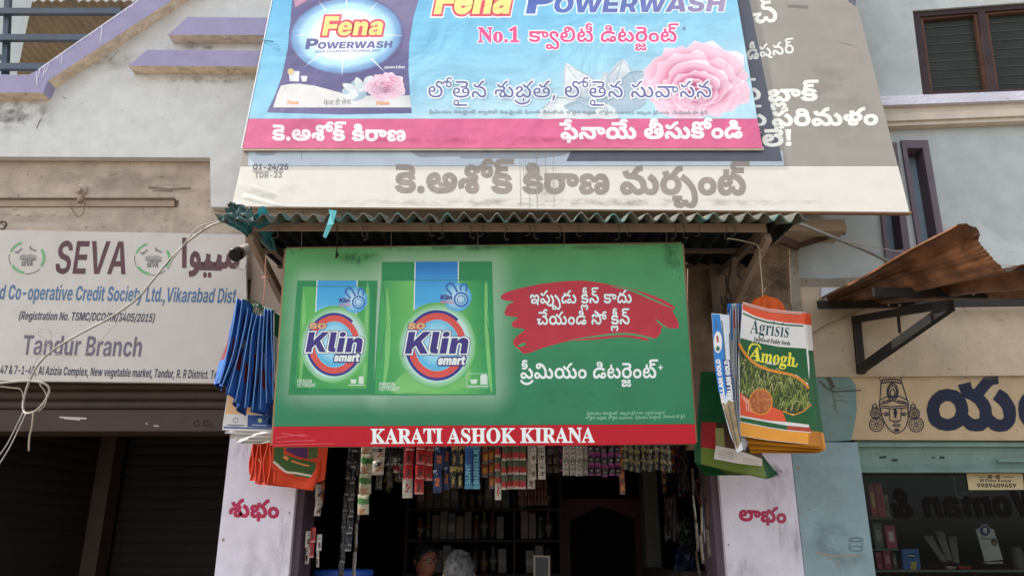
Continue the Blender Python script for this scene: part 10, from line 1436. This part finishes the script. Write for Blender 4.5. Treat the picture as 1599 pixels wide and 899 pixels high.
# ------------------------------------------------------------------ people
SKIN = mat('brown_skin', '#6b4231', .55, .35, var=.08); SKIN2 = mat('tan_skin', '#8f6149', .55, .35, var=.08)
def person(name_label, cx_, cy_, Y, top_y, yaw, hair, skin, shirt, pants, glasses=False, hair_len=.0, tilt=0):
    hd = P(cx_, cy_, Y); zt_ = P(cx_, top_y, Y).z
    H = zt_-.126; s = H/1.68; X0_, Y0_ = hd.x, Y
    root = thing('person', name_label, 'person', loc=(X0_, Y0_, .126)); Rz = Matrix.Rotation(yaw, 3, 'Z')
    def W(p): return Vector((X0_, Y0_, .126)) + Rz @ (Vector(p)*s)
    # body: a skinned skeleton, facing -Y
    J = {'pel': (0, 0, .93), 'bel': (0, -.01, 1.05), 'che': (0, .0, 1.24), 'nec0': (0, .015, 1.385), 'nec': (0, .0, 1.45), 'head': (0, -.01, 1.53)}
    E = [('pel', 'bel'), ('bel', 'che'), ('che', 'nec0'), ('nec0', 'nec'), ('nec', 'head')]; Rr = {'pel': (.155, .115), 'bel': (.15, .12), 'che': (.165, .115), 'nec0': (.085, .07), 'nec': (.056, .058), 'head': (.05, .055)}
    for q_, sx in (('l', 1), ('r', -1)):
        J.update({'sh'+q_: (sx*.175, .005, 1.35), 'el'+q_: (sx*.225, .02, 1.07), 'wr'+q_: (sx*.215, -.10, .86), 'pa'+q_: (sx*.21, -.135, .79), 'hip'+q_: (sx*.095, 0, .86), 'kn'+q_: (sx*.10, -.02, .47), 'an'+q_: (sx*.105, .02, .085), 'to'+q_: (sx*.115, -.13, .035)})
        Rr.update({'sh'+q_: (.066, .062), 'el'+q_: (.043, .043), 'wr'+q_: (.030, .026), 'pa'+q_: (.038, .018), 'hip'+q_: (.088, .09), 'kn'+q_: (.058, .06), 'an'+q_: (.04, .045), 'to'+q_: (.042, .026)})
        E += [('che', 'sh'+q_), ('sh'+q_, 'el'+q_), ('el'+q_, 'wr'+q_), ('wr'+q_, 'pa'+q_), ('pel', 'hip'+q_), ('hip'+q_, 'kn'+q_), ('kn'+q_, 'an'+q_), ('an'+q_, 'to'+q_)]
        for k in range(5):
            f0 = (sx*(.21 + (-.02+.013*k)*1), -.140, .77); ln = [.06, .078, .085, .078, .062][k]
            if k == 0: f0 = (sx*.185, -.155, .81)
            J['f%d%s' % (k, q_)] = (f0[0]-sx*(.02 if k == 0 else 0), f0[1]-.012, f0[2]-ln*.5); J['g%d%s' % (k, q_)] = (f0[0]-sx*(.03 if k == 0 else 0), f0[1]+.008, f0[2]-ln)
            Rr['f%d%s' % (k, q_)] = (.0095, .0095); Rr['g%d%s' % (k, q_)] = (.0075, .0075); E += [('pa'+q_, 'f%d%s' % (k, q_)), ('f%d%s' % (k, q_), 'g%d%s' % (k, q_))]
    ks = list(J); me = bpy.data.meshes.new('tmp'); me.from_pydata([W(J[k]) for k in ks], [(ks.index(a), ks.index(b)) for a, b in E], [])
    o = bpy.data.objects.new('tmp', me); COL.objects.link(o); md = o.modifiers.new('s', 'SKIN'); md.use_smooth_shade = True
    sv = me.skin_vertices[0].data
    for i, k in enumerate(ks): sv[i].radius = (Rr[k][0]*s, Rr[k][1]*s); sv[i].use_root = (k == 'pel')
    ss = o.modifiers.new('b', 'SUBSURF'); ss.levels = 2; ss.render_levels = 2
    dg = bpy.context.evaluated_depsgraph_get(); em_ = bpy.data.meshes.new_from_object(o.evaluated_get(dg)); bpy.data.objects.remove(o)
    vs0 = [v.co.copy() for v in em_.vertices]; fs0 = [tuple(p.vertices) for p in em_.polygons]; mi0 = []
    inv = Rz.inverted()
    for p in em_.polygons:
        c = inv @ (Vector(p.center)-Vector((X0_, Y0_, .126)))/s
        mi0.append(0 if c.z > 1.415 or (abs(c.x) > .15 and c.z < .98) else (1 if c.z > .9 else (2 if c.z > .09 else 3)))
    # head: skull, brow, nose, lips, chin, ears shaped from one sphere
    nb, na = 40, 48; base = len(vs0); hc = Vector((0, -.015, 1.575)); Rt = Matrix.Rotation(tilt, 3, 'X')
    def g(x, c, w_): return math.exp(-((x-c)/w_)**2)
    for j in range(nb+1):
        ph = math.pi*j/nb
        for i in range(na):
            th = 2*math.pi*i/na; x, y, z = math.sin(ph)*math.sin(th), -math.sin(ph)*math.cos(th), math.cos(ph)
            wx = .076*(1 - .22*max(0, -z-.1)); px_, py_, pz_ = x*wx, y*.096, z*.118
            if y > 0: py_ *= 1.02
            if z < -.2 and y > .0: py_ *= 1 - .35*(-z-.2)
            fr_ = max(0, -y)
            if fr_ > 0:
                py_ -= fr_**2*(.020*g(x, 0, .13)*g(z, -.16, .16) + .010*g(x, 0, .16)*g(z, -.28, .07) + .007*g(x, 0, .30)*g(z, -.50, .06) + .005*g(x, 0, .28)*g(z, -.60, .05) + .010*g(x, 0, .35)*g(z, -.85, .16) + .006*g(abs(x), .38, .25)*g(z, .16, .09))
                py_ += fr_**2*(.011*g(abs(x), .40, .17)*g(z, .02, .11) + .004*g(x, 0, .3)*g(z, -.55, .03))
            if abs(x) > .9: px_ *= 1
            ear = g(z, -.05, .2)*g(y, .12, .14)*(1 if abs(x) > .85 else 0); px_ += math.copysign(.014*ear, x)
            vs0.append(W(hc + Rt @ Vector((px_, py_, pz_))))
    for j in range(nb):
        for i in range(na):
            a = base+j*na+i; b = base+j*na+(i+1) % na; fs0.append((a, b, b+na, a+na)); mi0.append(0)
    emit('body', vs0, fs0, [skin, shirt, pants, mat('dark_sandal', '#2b2320', .6)], root, None, mi0, True)
    # eyes
    ew = mat('eye_white', '#857d76', .3); ei = mat('dark_iris', '#1e1512', .2)
    for sx in (-1, 1):
        ec = hc + Rt @ Vector((sx*.031, -.078, .003)); mbx = MB()
        d = Rz @ Rt @ Vector((0, -1, 0))
        mbx.lathe(W(ec), [(.0125*s, 0), (.011*s, .006*s), (.007*s, .0095*s), (.0005, .0108*s)], 14, axis=d).lathe(W(ec) + d*.0092*s, [(.0055*s, 0), (.005*s, .0016*s), (.001, .002*s)], 12, m=1, axis=d)
        mbx.out('eye', [ew, ei], root, smooth=True)
    # hair cap with separate locks
    v = []; f = []; r = random.Random(int(cx_)); nbh = 22
    for j in range(nbh+1):
        for i in range(na):
            th = 2*math.pi*i/na; front = max(0, math.cos(th)); lim = math.pi*(.60 - .27*front**.8 + hair_len*(1-front)); ph = lim*j/nbh
            x, y, z = math.sin(ph)*math.sin(th), -math.sin(ph)*math.cos(th), math.cos(ph); k = 1.07 + .018*math.sin(th*9+j*.6) + r.uniform(-.006, .006); k = k if j < nbh else .99
            v.append(W(hc + Rt @ Vector((x*.076*k, y*.097*k, z*.118*k + .002))))
    for j in range(nbh):
        for i in range(na): a = j*na+i; b = j*na+(i+1) % na; f.append((a, b, b+na, a+na))
    mbh = MB(); mbh.add(v, f)
    for k in range(420):
        th = r.uniform(0, 2*math.pi); front = max(0, math.cos(th)); ph = math.pi*(.60-.27*front**.8)*r.uniform(.02, .98)
        def pt(ph, th, k_): return W(hc + Rt @ Vector((math.sin(ph)*math.sin(th)*.076*k_, -math.sin(ph)*math.cos(th)*.097*k_, math.cos(ph)*.118*k_ + .002)))
        L = r.uniform(.14, .26); mbh.tube([pt(ph, th, 1.06), pt(ph+L*.5, th+r.uniform(-.1, .1), 1.105), pt(ph+L, th+r.uniform(-.16, .16), 1.075)], [.0022*s, .0018*s, .0006*s], 4, cap=False)
    mbh.out('hair', hair, root, smooth=True)
    if glasses:
        gm = mat('black_spectacle_frame', '#141212', .3, .5); mg_ = MB()
        for sx in (-1, 1):
            cn = hc + Rt @ Vector((sx*.033, -.103, .002)); mg_.tube([W(cn + Vector((.025*math.cos(t)*1.05, 0, .019*math.sin(t)))) for t in [k*math.pi/10 for k in range(21)]], .0018*s, 6, cap=False)
            mg_.tube([W(hc + Rt @ Vector((sx*.058, -.10, .006))), W(hc + Rt @ Vector((sx*.079, -.05, .006))), W(hc + Rt @ Vector((sx*.082, .015, 0)))], .0017*s, 6)
        mg_.tube([W(hc + Rt @ Vector((-.01, -.108, .006))), W(hc + Rt @ Vector((0, -.112, .008))), W(hc + Rt @ Vector((.01, -.108, .006)))], .0016*s, 6)
        mg_.out('spectacles', gm, root, smooth=True)
    return root
person('person with short dark hair and black spectacles standing inside the shop facing out', 663, 880, 5.25, 850, math.radians(38), mat('black_hair', '#0d0b0a', .5, .3), SKIN, mat('dim_shirt', '#3a3a40', .8), mat('dim_trousers', '#22242a', .8), True)
person('person with grey hair seen from behind at the shop front', 717, 890, 3.85, 866, math.radians(187), mat('grey_hair', '#4a4846', .5, .3, dirt=.8, ds=45, dcol='#171615', var=.3), SKIN2, mat('dull_blue_shirt', '#4c586b', .8), mat('grey_trousers', '#3b3a3c', .8), False, .06, .1)

# ------------------------------------------------------------------ the right shop's window display
GSH = mat('shelf_glass_edge', '#5c6a64', .2, .5)
zsa, zsb = P(1375, 808, 4.85).z, P(1450, 888, 4.85).z
o = MB().box((1.92, 4.72, zsa-.012), (P(1392, 808, 4.75).x, 5.0, zsa)).out('display_shelf', mat('display_shelf_wood', '#5a5348', .6)); tag(o, 'short wooden shelf under the red cartons in the right window', 'shelf')
o = MB().box((1.92, 4.66, zsb-.012), (4.6, 5.1, zsb)).out('display_shelf', GSH); tag(o, 'long glass shelf along the bottom of the right window', 'shelf')
def carton(x0, y0, x1, zb, Y, c_, lab, stripe=None, name='carton', cat='carton'):
    a = P(x0, y0, Y); b = P(x1, y0, Y); o = thing(name, lab, cat, loc=((a.x+b.x)/2, Y, zb))
    bevel(MB().box((a.x, Y, zb+.0008), (b.x, Y+.06, a.z)).out('box', mat('carton_'+c_[1:], c_, .35, .5, var=.12, dirt=.15), o), .003)
    if stripe: MB().box((a.x+(b.x-a.x)*.25, Y-.0015, zb+(a.z-zb)*.3), (b.x-(b.x-a.x)*.25, Y-.0003, zb+(a.z-zb)*.72)).out('label', mat('carton_label_'+stripe[1:], stripe, .4), o)
carton(1355, 754, 1364, zsa, 4.78, '#b23a28', 'slim red carton at the left end of the upper display shelf', '#d8b13a'); carton(1365.5, 754, 1376.5, zsa, 4.78, '#c2351f', 'brighter red carton second on the upper display shelf', '#a02418'); carton(1378, 772, 1386, zsa, 4.8, '#7d6a4e', 'small tan carton third on the upper display shelf', '#3d5230')
zm = P(1390, 856, 4.8).z
o = MB().box((1.92, 4.73, zm-.01), (P(1400, 856, 4.75).x, 4.95, zm)).out('display_shelf', GSH); tag(o, 'short glass shelf holding the pink carton in the right window', 'shelf')
carton(1362, 815, 1376, zm, 4.78, '#55604f', 'grey green tube carton on the middle display shelf', '#8f9a84'); carton(1381, 819, 1397, zm, 4.78, '#b02a4c', 'pink carton with white lettering on the middle display shelf', '#d8c8cc')
carton(1367, 861, 1376, zsb, 4.76, '#a33048', 'crimson carton at the left of the bottom display shelf', '#7c2034'); carton(1378, 858, 1390, zsb, 4.76, '#97283f', 'crimson carton with a pale mark second on the bottom display shelf', '#c08a94'); carton(1392, 862, 1399, zsb, 4.78, '#4a3236', 'dark plum carton third on the bottom display shelf', '#8a8084')
o = thing('cream_pack', 'blue pack with a dark oval label on the bottom display shelf', 'pack', loc=P(1423, 888, 4.76))
F4 = Frame((0, 4.76, 0)); poly(F4, [(1411, 888), (1408, 857), (1434, 856), (1438, 888)], mat('pack_bright_blue', '#2a64a8', .35, .5), 0, 'pack_body', o, w0=-.03); poly(F4, ellipse(1423, 867, 8, 4, 24), mat('pack_navy_oval', '#152544', .4), .0012, 'oval_label', o); ribs(F4, [([(1417, 867), (1429, 867)], 1.4)], 1.4, W1, .0022, 'label_line', o); poly(F4, [(1422, 889), (1422, 876), (1431, 876), (1431, 889)], mat('pack_yellow', '#c9b558', .4), .0013, 'pack_mark', o)
for i, (xt, yt, xb, yb) in enumerate(((1459, 835, 1474, 876), (1478, 828, 1482, 874), (1498, 836, 1493, 878))):
    a, b = P(xb, yb, 4.78), P(xt, yt, 4.78); b = Vector((b.x, 4.86, b.z)); ax = b-a; L_ = ax.length
    o = thing('cosmetic_tube', 'grey cosmetic tube leaning in the display, %s of three from the left' % words[i], 'tube', loc=a, group='cosmetic tubes in the right window')
    v = []; n_ = 14
    for t in (0, .25, .6, 1): 
        for k in range(n_):
            an = 2*math.pi*k/n_; v.append(a + ax*t + Vector((.017+.010*t, 0, 0))*math.cos(an) + Vector((0, 1, 0))*math.sin(an)*(.017*(1-t)+.002))
    MB().add(v, [(r0*n_+k, r0*n_+(k+1) % n_, (r0+1)*n_+(k+1) % n_, (r0+1)*n_+k) for r0 in range(3) for k in range(n_)] + [tuple(range(3*n_, 4*n_))]).out('tube_body', mat('grey_tube', '#8d877c', .4, .5, var=.1), o, smooth=True)
    MB().lathe(a - ax.normalized()*.022, [(.013, 0), (.014, .002), (.014, .0215)], 12, axis=ax).out('cap', mat('dark_tube_cap', '#3b3431', .4), o)
for x0, y0, x1, y1, c_, lab in ((1496, 886, 1515, 884, '#b8311f', 'red lipstick lying on the bottom display shelf'), (1478, 888, 1492, 885, '#b5a48a', 'beige tube lying on the bottom display shelf')):
    a, b = P(x0, y0, 4.7), P(x1, y1, 4.7); a.z = b.z = zsb+.0105; o = MB().lathe(a, [(.008, 0), (.010, .002), (.010, (b-a).length*.6), (.008, (b-a).length*.62), (.008, (b-a).length)], 12, axis=b-a).out('lipstick', mat('lip_'+c_[1:], c_, .3, .5), smooth=True); tag(o, lab, 'lipstick')
o = thing('payment_card', 'white payment stand card with a violet disc at its top in the right window', 'card', loc=P(1545, 885, 4.74))
F5 = Frame((0, 4.74, 0)); poly(F5, [(1524, 826), (1530, 824), (1533, 820), (1538, 818), (1543, 820), (1546, 824), (1552, 826), (1566, 873), (1538, 876)], mat('card_white', '#c9c7c2', .4), 0, 'card', o, w0=-.006)
poly(F5, ellipse(1538, 828, 8.2, 8, 28), mat('card_violet', '#3b3a78', .4), .0012, 'disc', o); text(F5, 'q', 1535, 830, 1541, 830, W1, .0022, o, h=12); text(F5, 'phonepe', 1532, 842, 1552, 842, mat('card_text', '#55536a', .5), .0012, o, h=5.5)
poly(F5, closed_spline([(1548, 842), (1553, 840), (1557, 845), (1555, 852), (1549, 850)], 3), mat('card_portrait', '#3a2a26', .5), .0012, 'portrait', o); poly(F5, closed_spline([(1550, 846), (1554, 845), (1555, 850), (1551, 851)], 3), mat('card_skin', '#a27a64', .5), .002, 'portrait', o)
poly(F5, [(1540, 877), (1566, 876), (1567, 879), (1541, 880)], mat('card_foot', '#b9b9b5', .4), .008, 'foot', o, w0=-.03)
o = thing('name_card', 'cream card with a printed name and phone number taped inside the right window', 'card', loc=P(1555, 765, 4.49))
F6 = Frame((0, 4.494, 0)); poly(F6, [(1509, 738), (1597, 739), (1599, 764), (1513, 764.5)], mat('cream_card', '#b9a982', .5, dirt=.1), 0, 'card', o, w0=-.002)
text(F6, 'c_prem', 1530, 752, 1580, 752.5, mat('card_black', '#262220', .5), .0012, o, h=7, off=-3); text(F6, 'c_num', 1525, 760.5, 1587, 761, mat('card_black', '#262220', .5), .0012, o, h=9)
for x in (1546, 1558): poly(F6, ellipse(x, 744, 4.4, 3.4, 18), mat('card_brown_mark', '#6a543c', .5), .0012, 'emblem', o)
for x0, x1 in ((1527, 1538), (1566, 1583)): ribs(F6, [([(x0, 744), (x1, 744.2)], 1.6)], 1.6, mat('card_brown_mark', '#6a543c', .5), .0012, 'lettering', o)
CLR = mat('clear_plastic_fold', '#7d7f7c', .15, .6)
o = MB().tube(spline([P(1489, 742, 4.60), P(1491, 760, 4.60), P(1494, 773, 4.58), P(1510, 779, 4.58), P(1523, 780, 4.58), P(1520, 768, 4.60), P(1500, 770, 4.6)], 5), [.0035]*31, 6).out('plastic_fold', CLR, smooth=True); tag(o, 'clear crumpled plastic strip hanging beside the name card', 'plastic')
o = MB().lathe((P(1592, 885, 4.85).x, 4.85, zsb+.0006), [(.035, 0), (.037, .01), (.037, .09), (.03, .10), (.03, .12)], 18).out('display_jar', mat('display_jar_grey', '#716a60', .4), smooth=True); tag(o, 'squat grey jar at the right end of the bottom display shelf', 'jar')
bpy.context.view_layer.update()
